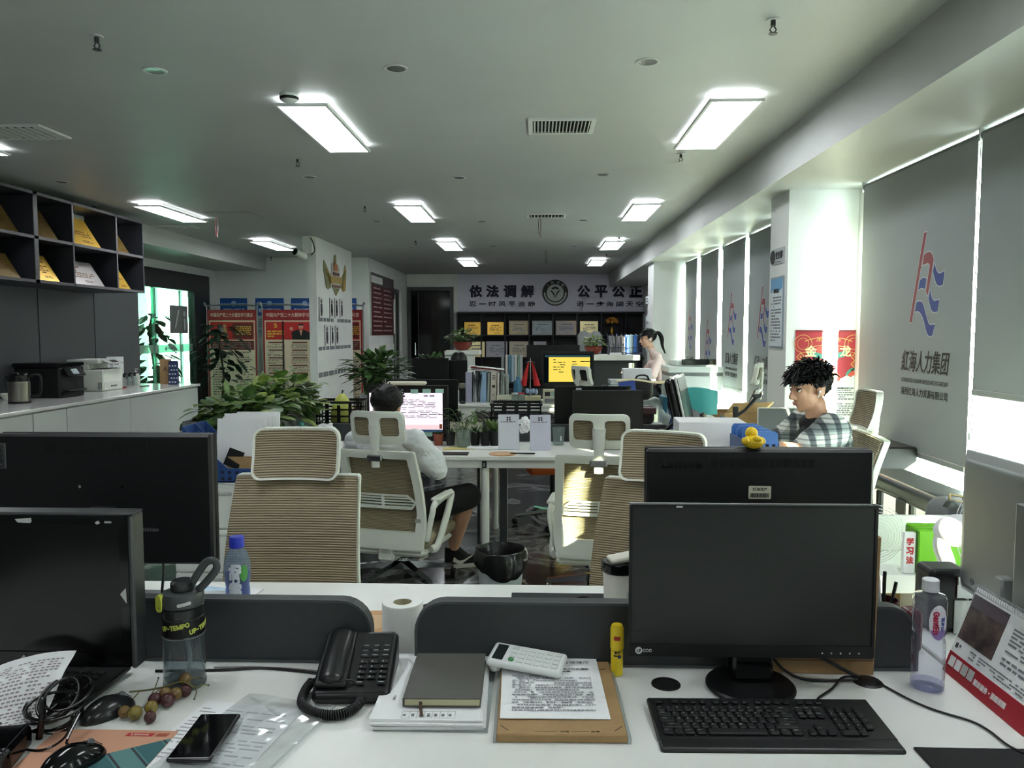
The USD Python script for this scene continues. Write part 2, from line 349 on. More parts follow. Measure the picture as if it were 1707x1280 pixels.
# glass door and its frame in the left wall
DFR = mat('dark_door_frame', '#1d1f1f', 0.35)
GREEN = clearmat('green_glass', '#c6ecda', rough=0.02)
d = thing('door_1', 'green-tinted glass door with dark frame beside the counter', None, kind='structure')
part(d, 'header', bb(-6.06, -5.94, 9.0, 13.9, 2.20, 2.50, .006), DFR)
part(d, 'post', bb(-6.06, -5.94, 13.27, 13.9, 0, 2.20, .006), DFR)
part(d, 'post', bb(-6.06, -5.94, 9.0, 9.12, 0, 2.20, .006), DFR)
for a, b in ((9.12, 11.88), (11.94, 13.27)):
    p = part(d, 'pane', bb(-6.006, -5.994, a, b, 0.02, 2.2), GREEN)
    part(p, 'frosted_band', bb(-5.993, -5.990, a, b, 1.17, 1.30), clearmat('frosted_film', '#c9e8dc', solid=0.55, col='#b9cfc4', rough=0.3))
    k = a + .35
    while k < b-.3:
        g = xf(fl(union_all([mv(glyphs('海', .07, bold=1), .0, 0), mv(glyphs('HongHai', .035, 'latin', w=.20), .15, .0)]), 0, .002), (-5.988, k, 1.235), (0, 0, 90)); part(p, 'lettering', g, GINK); k += .75
part(d, 'edge_strip', bb(-6.01, -5.985, 11.88, 11.94, 0.02, 2.2), clearmat('glass_edge', '#6fb79c', solid=0.5, col='#8fbfae'))
sg = part(d, 'sign_plate', xf(fl(rrect(.62, .46, .02), 0, .012), (-5.975, 12.75, 1.71), (0, 0, 90)), mat('sign_grey', '#7f8583', 0.5))
part(sg, 'pictogram', xf(cat(fl(union_all([Point(.16, .1).buffer(.045), rrect(.06, .2, .03, .16, -.08)]), 0, .002), fl(Polygon([(-.2, -.15), (-.15, -.15), (-.02, .16), (-.07, .16)]), 0, .002)), (-5.962, 12.75, 1.71), (0, 0, 90)), mat('sign_white', '#c9cecb', .6))
# dark office doors at the back
for nm, loc, rz in (('door_2', (-2.53, BACK-.06, 0), 0), ('door_3', (-3.16, 17.16, 0), 90)):
    d = thing(nm, 'dark glass office door in a white frame' if nm == 'door_2' else 'black door beside the maroon notice board', None, loc, rz, kind='structure')
    h = 2.57 if nm == 'door_2' else 2.45
    part(d, 'frame', cat(bb(-.55, -.47, 0, .08, 0, h), bb(.47, .55, 0, .08, 0, h), bb(-.47, .47, 0, .08, h-.08, h)), mat('grey_door_frame', '#4a4c4e', .4))
    part(d, 'leaf', bb(-.465, .465, .03, .06, .01, h-.085), mat('dark_door_glass', '#07090b', 0.08))
    part(d, 'handle', cat(tb([(-.36, -.03, .95), (-.36, -.03, 1.25)], .014), tb([(-.36, -.03, .98), (-.36, .03, .98)], .009), tb([(-.36, -.03, 1.22), (-.36, .03, 1.22)], .009)), CHROME)
    if nm == 'door_2': part(d, 'stile', bb(-.30, -.285, .02, .04, .05, h-.1), mat('grey_door_frame', '#4a4c4e', .4))
structure('trim_3', cat(bb(-3.09, -1.86, BACK-.05, BACK-.001, 2.57, ZC), bb(-1.97, -1.86, BACK-.05, BACK-.001, 0, 2.57)), WHITE, label='white surround of the dark office door')

# ---------------------------------------------------------------- ceiling lamps
HOUS = mat('lamp_housing', '#d9dbd8', 0.5)
def panel_lamp(x, y, label):
    t = thing('ceiling_panel_lamp', label, 'ceiling lamp', (x, y, 2.82), group='rectangular panel lamps on the ceiling')
    part(t, 'frame', cat(bb(-.155, .155, -.012, 0, -.002, .014), bb(-.155, .155, 1.155, 1.167, -.002, .014), bb(-.155, -.14, 0, 1.155, -.002, .014), bb(.14, .155, 0, 1.155, -.002, .014)), HOUS)
    part(t, 'diffuser', bb(-.14, .14, 0, 1.155, 0, .006), glow('panel_glow', '#f6fbff', PANEL_GLOW))
    part(t, 'housing', bb(-.13, .13, .08, 1.08, .0065, .05, .003), HOUS)
    return t
_first = panel_lamp(-1.38, 4.57, 'large rectangular panel lamp at upper left of the ceiling, the nearest on its row')
LAMPS = [(1.145, 4.56, 'large rectangular panel lamp at upper right of the ceiling, nearest the windows'),
    (-1.37, 8.20, 'panel lamp second from the camera in the left-middle row, above the green plants'), (-1.345, 11.44, 'panel lamp third from the camera in the left-middle row'), (-1.325, 14.46, 'farthest panel lamp of the left-middle row, near the banner wall'),
    (1.148, 8.17, 'panel lamp second from the camera in the row near the windows'), (1.15, 11.44, 'panel lamp third from the camera in the row near the windows'), (1.15, 14.44, 'farthest panel lamp in the row near the windows'),
    (-4.11, 8.10, 'panel lamp right beside the end of the dark wall cabinet'), (-4.07, 11.31, 'panel lamp between the wall cabinet and the surveillance camera')]
for x, y, l in LAMPS: copy(_first, l, (x, y, 2.82))
for x, y, l in ((-1.38, 1.2, 'panel lamp above the left end of the foreground desk, outside the picture'), (1.145, 1.2, 'panel lamp above the right end of the foreground desk, outside the picture'), (-4.1, 4.6, 'panel lamp above the near end of the counter, outside the picture'), (-4.1, 1.2, 'panel lamp left of the foreground desk, outside the picture'), (-1.38, -2.0, 'panel lamp behind the camera at left'), (1.145, -2.0, 'panel lamp behind the camera near the windows')): copy(_first, l, (x, y, 2.82))
# unseen lamps added to brighten the corridor and the left rear
for y, l_ in ((8.4, 'nearest'), (10.0, 'second nearest'), (11.6, 'second farthest'), (13.0, 'farthest')):
    solo('corridor_lamp', bb(-8.4, -7.2, y-.25, y+.25, 2.83, 2.86), glow('added_corridor_glow', '#f8fffa', 15.0), l_ + ' unseen lamp added to brighten the corridor behind the glass door', 'ceiling lamp', group='added corridor lamps')

# downlights
RINGM = mat('downlight_ring', '#c2c4c2', 0.35)
dl = None
for px, py, l in ((660, 114, 'round recessed downlight near the top centre of the ceiling'), (1080, 103, 'round recessed downlight at the top right, left of the big panel lamp'), (258, 118, 'round recessed downlight at upper left beside the wide sun patch'), (102, 303, 'small recessed downlight above the wall cabinet'),
    (1005, 291, 'recessed downlight between the near and second lamps of the window row'), (765, 296, 'recessed downlight in the small sun patch'), (516, 295, 'recessed downlight left of the ceiling, above the surveillance camera'), (972, 367, 'small downlight left of the second window-row lamp'), (803, 369, 'small downlight right of the second left-middle lamp'), (628, 369, 'small downlight left of the second left-middle lamp'), (956, 410, 'tiny downlight far along the ceiling, right of the dangling wires'), (822, 410, 'tiny downlight far along the ceiling, left of the dangling wires'), (686, 411, 'tiny downlight far along the ceiling, left of the third lamp')):
    p = at_z(px, py, ZC)
    if dl is None:
        dl = thing('downlight', l, 'downlight', p, group='round recessed downlights')
        part(dl, 'ring', lathe([(.048, 0), (.05, -.004), (.062, -.004), (.064, 0)], 28), RINGM, smooth=30)
        part(dl, 'reflector', lathe([(0, -.0005), (.03, -.001), (.047, -.003)], 24), mat('downlight_reflector', '#8d908e', 0.25, 0.6), smooth=True)
    else: copy(dl, l, p)
# sprinklers
sp_ = None
for px, py, l in ((161, 60, 'sprinkler head at the far upper left, beside the long sun streak'), (1289, 32, 'sprinkler head at the top right of the ceiling'), (496, 264, 'sprinkler head below the near left lamp'), (1135, 256, 'sprinkler head at the lower corner of the near right lamp'), (608, 343, 'sprinkler head left of the second left-middle lamp'), (452, 428, 'sprinkler head just below the lamp near the surveillance camera'), (693, 401, 'sprinkler head left of the third left-middle lamp'), (158, 342, 'sprinkler head right above the wall cabinet'), (1032, 395, 'sprinkler head above the third window-row lamp'), (1011, 424, 'sprinkler head above the farthest window-row lamp')):
    p = at_z(px, py, ZC); 
    if sp_ is None:
        sp_ = thing('sprinkler', l, 'sprinkler', p, group='small sprinkler heads on the ceiling')
        part(sp_, 'collar', cyl((0, 0, -.006), .03, .006, 18), mat('sprinkler_white', '#bdbfbd', .4))
        part(sp_, 'body', cat(cyl((0, 0, -.03), .011, .026, 10), tb([(-.004, 0, -.03), (-.014, 0, -.045), (-.004, 0, -.06)], .003, 6), tb([(.004, 0, -.03), (.014, 0, -.045), (.004, 0, -.06)], .003, 6), cyl((0, 0, -.064), .019, .003, 14)), mat('sprinkler_metal', '#3f4345', .35, .6))
    else: copy(sp_, l, p)
# air vents
VD = mat('vent_dark', '#17191a', 0.8)
def vent(px, py, w, dpt, label, n):
    p = at_z(px, py, ZC); t = thing('air_vent', label, 'air vent', p, group='white ceiling air vents')
    part(t, 'frame', cat(bb(-w/2-.03, w/2+.03, -dpt/2-.03, -dpt/2, -.012, 0), bb(-w/2-.03, w/2+.03, dpt/2, dpt/2+.03, -.012, 0), bb(-w/2-.03, -w/2, -dpt/2, dpt/2, -.012, 0), bb(w/2, w/2+.03, -dpt/2, dpt/2, -.012, 0)), HOUS)
    part(t, 'backing', bb(-w/2, w/2, -dpt/2, dpt/2, -.0015, 0), VD)
    for i in range(n): part(t, 'slat', xf(bx((0, 0, 0), (.003, dpt, .018)), (-w/2+(i+.5)*w/n, 0, -.011), (0, 35, 0)), mat('vent_slat', '#a7a9a6', .5))
vent(936, 209, .38, .30, 'slatted air vent in the ceiling between the two nearest lamps', 16)
vent(911, 359, .40, .25, 'slatted air vent above the dangling wires', 10)
vent(20, 219, .55, .30, 'air vent cut off by the left edge of the picture', 10)
vent(275, 378, .75, .18, 'narrow slatted vent above the glass door side of the room', 14)
p = at_z(392, 359, ZC); t = thing('ceiling_hatch', 'plain square access hatch in the ceiling right of the red wire', 'hatch', p); part(t, 'panel', bb(-.25, .25, -.25, .25, -.006, -.0005, .002), CEIL); part(t, 'gap_line', cat(bb(-.262, .262, -.262, -.256, -.003, 0), bb(-.262, .262, .256, .262, -.003, 0), bb(-.262, -.256, -.256, .256, -.003, 0), bb(.256, .262, -.256, .256, -.003, 0)), MGREY)
# dangling wires
for px, py, l, c in ((899, 361, 'pair of thin wires dangling from the ceiling air vent', ('#2b1f1f', '#7d2e2c')), (360, 362, 'red and white wire dangling from the ceiling beside the left lamp', ('#c04a52', '#d8b8ba')), (910, 417, 'thin dark wires dangling far along the ceiling', ('#2b2b2b', '#3a3a3a'))):
    p = at_z(px, py, ZC); t = thing('loose_wire', l, 'wire', p)
    for i, q in enumerate(c): part(t, 'strand', tb(curve([(i*.02, 0, .0), (i*.03-.01, .01, -.10), (.012*i, 0, -.22 - .02*i)], 10), .0035, 6), mat('wire_%s' % q[1:], q, .5))
# smoke detector beside the near left lamp
p = at_z(482, 158, ZC); t = thing('smoke_detector', 'round white smoke detector beside the near left lamp', 'smoke detector', p)
part(t, 'body', lathe([(0, -.045), (.035, -.042), (.05, -.03), (.056, -.008), (.056, 0)], 26), HOUS, smooth=40)
part(t, 'grille', lathe([(.051, -.031), (.0535, -.026), (.0555, -.016)], 26), VD)

# ---------------------------------------------------------------- roller blinds
BLIND = mat('blind_fabric', '#8d9294', 0.85, bump=(900.0, 0.15))
BLUEP = mat('logo_blue', '#2b3c80', 0.7); MAROON = mat('logo_maroon', '#7c2f3c', 0.7); HALO = mat('logo_halo', '#b9b6bb', 0.7)
def logo():
    """flag emblem: pole, arch and waves, about 0.55 tall, centred; x to the right, z up"""
    sc = 1/980.0
    P = lambda pts: Polygon([((x-720)*sc, (410-y)*sc) for x, y in pts])
    def C(pts): return [tuple(q) for q in curve([(x, y, 0) for x, y in pts], 28)[:, :2]]
    red = [P([(668, 110), (700, 108), (556, 634), (526, 634)]), P(C([(678, 240), (715, 228), (760, 236), (790, 275)]) + [(738, 480), (714, 458)] + C([(750, 305), (725, 292), (664, 298)]))]
    blue = [P(C([(640, 385), (675, 374), (714, 380)]) + [(703, 440)] + C([(700, 440), (660, 432), (622, 442)])),
        P(C([(803, 300), (825, 340), (860, 362), (915, 352)]) + C([(900, 426), (870, 432), (830, 415), (787, 345)])),
        P(C([(762, 450), (785, 495), (815, 515), (868, 510)]) + C([(852, 576), (825, 580), (785, 565), (747, 500)])),
        P(C([(608, 514), (655, 512), (690, 535), (735, 610), (770, 650), (830, 650)]) + C([(806, 712), (775, 718), (740, 695), (690, 610), (640, 572), (592, 570)]))]
    return [g.buffer(0) for g in red], [g.buffer(0) for g in blue]
def blind(y0, y1, x, zb, label, zl=None, yl=None, zt=2.53):
    """facing the room (-x): local x runs towards the camera"""
    w = y1-y0; t = thing('roller_blind', label, 'roller blind', (x, (y0+y1)/2, 0), -90, group='grey printed roller blinds')
    part(t, 'roller_tube', cyl((-w/2, 0.0, zt), .026, w, 18, axis='x'), mat('roller_grey', '#5d6264', .5), smooth=40)
    part(t, 'fabric', bb(-w/2+.02, w/2-.02, -.027, -.025, zb+.02, zt), BLIND)
    part(t, 'bottom_bar', bb(-w/2+.02, w/2-.02, -.034, -.018, zb-.005, zb+.028, .004), mat('blind_bar', '#8a8f90', .5))
    part(t, 'bracket', cat(bb(-w/2-.012, -w/2, -.03, .03, zt-.03, zt+.04), bb(w/2, w/2+.012, -.03, .03, zt-.03, zt+.04)), LGREY)
    part(t, 'pull_cord', cat(tb([(w/2+.004, -.026, zt-.02), (w/2+.004, -.026, max(zb, .95))], .0035, 6), tb([(w/2+.024, -.026, zt-.02), (w/2+.024, -.026, max(zb, .95))], .0035, 6), cyl((w/2+.014, -.026, max(zb, .95)-.03), .012, .04, 10)), mat('cord_white', '#c9cdc9', .4))
    if zl is not None:
        xl = -(yl-(y0+y1)/2); r, b = logo(); f = -.0275
        part(t, 'emblem', fl(mv(union_all([g.buffer(.006) for g in r+b]), xl, zl), f-.0006, .0006), HALO)
        part(t, 'emblem_red', cat([fl(mv(g, xl, zl), f-.0012, .0006) for g in r]), MAROON)
        part(t, 'emblem_blue', cat([fl(mv(g, xl, zl), f-.0012, .0006) for g in b]), BLUEP)
        from shapely.affinity import skew
        part(t, 'calligraphy', fl(mv(skew(glyphs('紅海人力集团', .135, bold=1, w=.56), xs=8), xl, zl-.47), f-.0012, .0006), INK)
        part(t, 'english_line', fl(mv(glyphs('HONGHAI HUMAN RESOURCES GROUP', .025, 'latin', w=.56), xl, zl-.59), f-.0012, .0006), INK)
        part(t, 'company_line', fl(mv(glyphs('湘西红海人力资源有限公司', .05, bold=1, w=.56), xl, zl-.66), f-.0012, .0006), INK)
    return t
blind(4.21, 5.68, 2.36, .74, 'widest grey blind with a complete company emblem, right of the pillar', 1.79, 4.72)
blind(2.62, 4.195, 2.35, 1.17, 'grey blind raised halfway at the right edge of the picture')
blind(1.44, 2.5, 2.36, .74, 'unseen grey blind beside the foreground desk, spaced for sun strips'); blind(.45, 1.41, 2.36, .74, 'unseen grey blind level with the camera, spaced for sun strips'); blind(-.66, .35, 2.36, .74, 'unseen grey blind behind the camera, spaced for sun strips')  # unseen blinds, their gaps set to let strips of sun in
blind(6.50, 7.28, 2.34, .5, 'unseen narrow grey blind added behind the pillar to block window light')  # unseen, added to close the window gap and cut its light
blind(7.36, 8.52, 2.33, .5, 'grey blind whose emblem is half hidden by the pillar', 1.66, 7.95)
blind(8.63, 9.68, 2.32, .82, 'grey blind with emblem, second from the pillar towards the back', 1.66, 9.16)
blind(9.80, 10.86, 2.30, .55, 'grey blind lowered far down, its emblem hanging low beside the copier', 1.36, 10.33)
blind(11.0, 11.85, 2.28, .6, 'rumpled grey blind farthest back on the window wall', 1.55, 11.45)
# ---------------------------------------------------------------- far wall: banner, shelving, certificates
t = thing('banner_sign', 'pale lilac banner board with dark Chinese lettering and round emblem', 'sign', (0, 18.30, 0))
part(t, 'board', bb(-1.86, 2.62, 0, .05, 1.98, ZC-.005, .004), mat('lilac_board', '#e2dfee', .6))
NAVY = mat('navy_lettering', '#1c1838', .6)
def put(s, px, py, h, bold, w=None, kind='cjk'):
    q = at_y(px, py, 18.30); part(t, 'lettering', fl(mv(glyphs(s, h, kind, bold, w=w), q[0], q[2]), -.012, .012), NAVY)
for s, px in (('依', 793), ('法', 821), ('调', 850), ('解', 879), ('公', 973), ('平', 1002), ('公', 1031), ('正', 1060)): put(s, px, 485.5, .29, 3, .30)
for s, px in zip('忍一时风平浪静', np.linspace(788, 886, 7)): put(s, px, 506.5, .12 if s != '一' else .025, 1, .165)
for s, px in zip('退一步海阔天空', np.linspace(967, 1066, 7)): put(s, px, 506.5, .12 if s != '一' else .025, 1, .165)
q = at_y(925.5, 488, 18.30); e = part(t, 'emblem', fl(Point(q[0], q[2]).buffer(.305, 32), -.02, .02), mat('emblem_dark', '#1d2421', .5))
part(e, 'emblem_ring', fl(Point(q[0], q[2]).buffer(.20, 32), -.026, .006), mat('emblem_pale', '#c9cfca', .5))
import math as _mm
beads = [mv(rrect(.035, .05, .01), q[0]+.25*math.cos(a), q[2]+.25*math.sin(a)) for a in np.linspace(math.pi*1.02, math.pi*1.98, 19)]
part(e, 'emblem_wreath', fl(union_all(beads), -.026, .006), mat('emblem_pale', '#c9cfca', .5))
for i, ch in enumerate('人民调解'):
    a = math.radians(135-30*i); part(e, 'lettering', fl(mv(affinity.rotate(glyphs(ch, .065), math.degrees(a)-90), q[0]+.25*math.cos(a), q[2]+.25*math.sin(a)), -.026, .006), mat('emblem_pale', '#c9cfca', .5))
dv = [Polygon([(-.13, .06), (-.06, -.02), (0, -.14), (-.02, -.01), (-.08, .05)]), Polygon([(.13, .06), (.06, -.02), (0, -.14), (.02, -.01), (.08, .05)]), Polygon([(-.10, .09), (-.05, .13), (0, .145), (.05, .13), (.10, .09), (.05, .075), (0, .10), (-.05, .075)])]
part(e, 'dove_motif', fl(mv(union_all(dv), q[0], q[2]), -.032, .006), mat('emblem_dark', '#1d2421', .5))

SHELF = mat('black_shelf', '#17161b', .5)
t = thing('shelving_unit', 'long black open shelving full of certificates below the banner', 'shelf', (0, 18.05, 0))
part(t, 'back_panel', bb(-1.86, 2.62, .29, .31, 0, 1.965), mat('shelf_back', '#121117', .6))
XV = [-1.86 + .56*i for i in range(9)]
for x in XV: part(t, 'upright', bb(x-.015, x+.015, 0, .29, 0, 1.965, .002), SHELF)
for z in (.04, .40, .90, 1.42, 1.95):
    for x in XV[:-1]: part(t, 'shelf_board', bb(x+.015, x+.545, 0, .29, z-.015, z+.015, .002), SHELF)
def plaque(name, label, loc, w, h, face, rz=0, tilt=8, frame=None, border=None, group=None, title=None, seed=0, ink=None, th=.014, catg='certificate'):
    t = thing(name, label, catg, loc, rz, group); R = lambda m: xf(m, (0, 0, 0), (-tilt, 0, 0))
    part(t, 'board', R(bb(-w/2, w/2, 0, th, 0, h, .002)), frame or face)
    k = .012 if frame else .0
    f = part(t, 'face', R(fl(rrect(w-2*k, h-2*k, .003, 0, h/2), -.001, .001)), face)
    if border: part(f, 'border', R(fl(rrect(w*.9, h*.86, .004, 0, h/2).difference(rrect(w*.9-.014, h*.86-.014, .003, 0, h/2)), -.002, .001)), border)
    part(f, 'print', R(fl(union_all([mv(scribble(w*.5, h*.10, 1, seed, 1, .05, .8), 0, h*.74), mv(scribble(w*.68, h*.32, 4, seed+1, .85, .05), 0, h*.45), mv(scribble(w*.35, h*.1, 2, seed+2), w*.12, h*.16)]), -.002, .001)), ink or GINK)
    return t
CREAM = mat('cream_certificate', '#c9bfa8', .6); BLUC = mat('pale_blue_certificate', '#a9bac2', .5); LIL = mat('pale_grey_certificate', '#aeabb3', .5); GOLDP = mat('bright_gold', '#e2b44a', .35, .5)
GOLDL = mat('pale_gold', '#efe0a6', .35, .3); BRN = mat('brown_ink', '#6b4a20', .7)
row1 = [(788, 'gold plaque at the left end of the top shelf under the banner', GOLDP, .40, .30), (826, 'shining gold plaque with a bright top edge, second on the top shelf', GOLDP, .38, .30), (865, 'cream certificate, third on the top shelf under the banner', CREAM, .46, .33), (905, 'pale blue certificate, fourth on the top shelf under the banner', BLUC, .50, .33), (944, 'grey certificate, fifth on the top shelf under the banner', LIL, .49, .33), (982, 'pale gold certificate with small pictures, left of the orange flower', GOLDL, .42, .32)]
for i, (px, l, m, w, h) in enumerate(row1):
    q = at_y(px, 557, 18.1); plaque('certificate', l, (q[0], 18.1, 1.437), w, h, m, seed=i*7, border=GOLD if m in (CREAM, LIL, BLUC) else None, ink=BRN if m is GOLDP else None, group='framed certificates on the back shelving')
for i, (px, l, m, w, h) in enumerate(((828, 'certificate at the left of the lower shelf row under the banner', LIL, .50, .37), (866, 'certificate second in the lower shelf row under the banner', CREAM, .48, .37), (900, 'narrow certificate third in the lower shelf row, above the yellow screen', LIL, .30, .37), (793, 'yellow certificate behind the bowl of plants at left', GOLDL, .42, .36))):
    q = at_y(px, 590, 18.1); plaque('certificate', l, (q[0], 18.1, .917), w, h, m, seed=50+i*7, group='framed certificates on the back shelving')

# orange flower in a gold vase
rnd = random.Random(4)
q = at_y(1020, 557, 18.12); t = thing('flower_vase', 'gold vase with a ball of orange flowers on the back shelf', 'vase', (q[0], 18.12, 1.436))
part(t, 'vase', lathe([(0, 0), (.05, 0), (.055, .02), (.03, .05), (.045, .09), (.03, .14), (.022, .17), (.03, .19)], 20), GOLD, smooth=40)
part(t, 'stem', tb([(0, 0, .17), (0, 0, .28)], .006, 6), mat('leaf_green_plain', '#3c5a2a', .6))
fl_m = []
for i in range(60):
    v = np.array([rnd.gauss(0, 1), rnd.gauss(0, 1), abs(rnd.gauss(0, .8))]); v /= np.linalg.norm(v); fl_m.append(ball(v*np.array([.13, .10, .12])+np.array([0, 0, .28]), (.028, .028, .02), 1))
part(t, 'blossom', cat(fl_m), mat('orange_petals', '#c0761c', .6, noise=(40, '#e0a53a')))

# ---------------------------------------------------------------- left rear: posters and red boards
def poster(px0, px1, label, title, k):
    a, b = at_y(px0, 497, GY-.01), at_y(px1, 497, GY-.01); w = b[0]-a[0]; h = .72
    t = thing('wall_poster', label, 'poster', ((a[0]+b[0])/2, GY-.014, a[2]-h), group='blue-headed posters on the rear left wall')
    part(t, 'sheet', bb(-w/2, w/2, 0, .012, 0, h), mat('poster_pale', '#a9bdc0', .5))
    part(t, 'header', fl(sbox(-w/2, h-.32, w/2, h), -.002, .002), mat('poster_blue', '#1b4f9c', .5))
    part(t, 'stripe', fl(union_all([sbox(-w*.47, h-.11, -.06, h-.095), sbox(.06, h-.11, w*.47, h-.095), Point(0, h-.10).buffer(.05)]), -.004, .002), mat('poster_stripe', '#9fb9d8', .5))
    part(t, 'lettering', fl(mv(glyphs(title, .075, w=w*.78, bold=1), 0, h-.225), -.004, .002), mat('poster_white', '#dfe6ee', .6))
    part(t, 'print', fl(mv(scribble(w*.8, .3, 7, k), 0, .2), -.002, .002), GINK)
poster(367, 412, 'blue-headed poster at left, above the first red board', '调解委员会组成人员', 1)
poster(425.5, 473, 'blue-headed poster in the middle, above the second red board', '劳动争议调解工作程序', 2)
poster(485, 531, 'blue-headed poster partly hidden by the white partition', '劳动争议调解委员会', 3)
poster(548, 594, 'blue-headed poster showing right of the white partition', '调解员工作职责', 4)
BRED = mat('board_red', '#8e1a20', .55); BPINK = mat('board_cream', '#d3bfa6', .6); TUBE = mat('stand_tube', '#8d9193', .3, .7); DRED = mat('board_dark_red', '#5e1218', .6)
def redboard(px0, px1, label, title, variant, y=13.4):
    a, b = at_y(px0, 515, y), at_y(px1, 515, y); w = b[0]-a[0]; zt = 1.89; h = 1.74
    t = thing('standing_board', label, 'display board', ((a[0]+b[0])/2, y, 0), group='red standing boards at the rear left wall')
    c = curve([(-w/2-.010, 0, .02), (-w/2-.010, 0, 1.84), (-w/2+.010, 0, 1.96), (w/2-.03, 0, 1.96), (w/2+.010, 0, 1.84), (w/2+.010, 0, .02)], 40)
    part(t, 'stand', cat(tb(c, .013, 8), tb([(-w/2-.010, -.2, .015), (-w/2-.010, .2, .015)], .015, 8), tb([(w/2+.010, -.2, .015), (w/2+.010, .2, .015)], .015, 8)), TUBE, smooth=40)
    part(t, 'sheet', bb(-w/2, w/2, -.012, -.004, zt-h, zt), BPINK)
    f = -.014
    part(t, 'header', fl(sbox(-w/2, zt-.185, w/2, zt), f, .002), BRED)
    part(t, 'border', fl(sbox(-w/2, zt-h, w/2, zt-.18).difference(sbox(-w/2+.03, zt-h+.03, w/2-.03, zt-.18)), f, .002), BRED)
    part(t, 'lettering', fl(mv(glyphs(title, .075, w=w*.86, bold=1), 0, zt-.09), f-.002, .002), mat('board_title', '#d9b3a6', .6))
    pic = part(t, 'picture', fl(sbox(-w/2+.05, zt-.52, w/2-.05, zt-.21), f-.001, .002), mat('board_bright_red', '#b51f1f', .55))
    if variant == 1:
        # a speaker in a dark suit before a red ground, without a likeness
        X, Z = w*.27, zt-.52
        part(pic, 'figure_suit', fl(Polygon([(X-.15, Z), (X-.17, Z+.13), (X-.07, Z+.17), (X+.06, Z+.17), (X+.16, Z+.12), (X+.17, Z)]), f-.003, .002), mat('print_black', '#12100f', .6))
        part(pic, 'figure_head', fl(union_all([Point(X, Z+.225).buffer(.042), Polygon([(X-.03, Z+.17), (X+.03, Z+.17), (X, Z+.06)]), Point(X-.17, Z+.19).buffer(.03)]), f-.004, .002), mat('print_flesh', '#c98f77', .6))
        part(pic, 'figure_hair', fl(mv(sbox(-.045, 0, .045, .03), X, Z+.245), f-.005, .002), mat('print_black', '#12100f', .6))
        part(pic, 'emblem', fl(mv(union_all([Point(0, 0).buffer(.035).difference(Point(-.012, .008).buffer(.03)), affinity.rotate(sbox(-.006, -.04, .006, .04), 45), affinity.rotate(sbox(-.02, .025, .02, .042), 45)]), -w*.25, zt-.28), f-.003, .002), mat('print_gold', '#d8a83c', .6))
        part(pic, 'print', fl(mv(scribble(.3, .13, 3, 5, 1, .06, .6), -w*.24, zt-.42), f-.003, .002), mat('print_gold', '#d8a83c', .6))
        part(t, 'hanging_strap', bb(-.09, -.065, f-.02, f-.012, .5, zt-.2), mat('print_black', '#12100f', .6))
        for k in range(8):
            for s in (-1, 1): part(t, 'heading_bar', fl(rrect(.27, .02, .006, s*w*.24, zt-.57-k*.135), f-.002, .002), DRED)
        part(t, 'print', fl(union_all([mv(scribble(.3, .08, 4, 20+2*k+s, .9), (s*2-1)*w*.24, zt-.635-k*.135) for k in range(8) for s in (0, 1)]), f-.002, .002), mat('print_grey', '#84706a', .7))
    else:
        part(pic, 'picture_panel', fl(sbox(.01, zt-.50, w/2-.06, zt-.23), f-.003, .002), DRED)
        part(pic, 'statue_motif', fl(union_all([Polygon([(-.2, zt-.5), (-.06, zt-.5), (-.09, zt-.36), (-.13, zt-.27), (-.17, zt-.36)]), Point(-.13, zt-.28).buffer(.03)]), f-.003, .002), mat('print_pale_gold', '#b98f62', .6))
        part(pic, 'print', fl(mv(scribble(.28, .16, 5, 8, 1, .05, .6), w*.23, zt-.36), f-.005, .002), mat('print_gold', '#d8a83c', .6))
        part(t, 'text_panel', fl(sbox(-w/2+.05, zt-.7, w/2-.05, zt-.54), f-.001, .002), DRED)
        part(t, 'print', fl(union_all([mv(scribble(.3, .95, 22, 31+k, .9), (k*2-1)*w*.24, zt-1.2) for k in (0, 1)] + [mv(scribble(w*.8, .12, 4, 9, .9), 0, zt-.62)]), f-.003, .002), mat('print_grey', '#84706a', .7))
        for k in range(6): part(t, 'heading_bar', fl(rrect(.08, .018, .003, (k % 2)*.28-.02, zt-.745-k*.16), f-.004, .002), mat('print_black', '#12100f', .6))
redboard(345.5, 427.5, 'red-headed standing board behind the dark potted tree', '中国共产党二十大报告学习要点', 0)
redboard(438, 520.5, 'red-headed standing board picturing a man in a dark suit', '中国共产党二十大精神学习', 1)
redboard(533, 604, 'red-headed standing board showing right of the white partition', '二十大报告学习问答', 0)

# ---------------------------------------------------------------- partition wall: winged emblem, photo strip
XP = -3.18
def on_part(name, poly, mt, d, parent):  # polygons drawn with x along the wall's depth
    return part(parent, name, xf(fl(poly, 0, .006), (XP+.008+d, 0, 0), (0, 0, 90)), mt)
t = thing('winged_emblem', 'gold and green winged rocket emblem on the white partition', 'wall emblem', group=None)
def PX(pts): return [(at_x(a, b, XP)[1], at_x(a, b, XP)[2]) for a, b in pts]
OLI = mat('emblem_olive', '#7c7d4c', .5); EG = mat('emblem_gold', '#b3954a', .45); EM = mat('emblem_maroon', '#4a1f26', .5); ES = mat('emblem_silver', '#b9aea6', .45)
cr = lambda pts: [(520+x/14.22, 410+y/14.22) for x, y in pts]
on_part('rocket_tip', Polygon(PX(cr([(505, 400), (515, 230), (535, 205), (560, 230), (570, 400)]))), OLI, 0, t)
on_part('rocket_body', Polygon(PX(cr([(440, 680), (455, 400), (480, 470), (590, 430), (635, 560), (630, 720)]))), ES, .004, t)
on_part('rocket_flame', Polygon(PX(cr([(500, 590), (500, 440), (540, 390), (580, 450), (585, 600)]))), mat('emblem_orange', '#b26a2a', .5), .008, t)
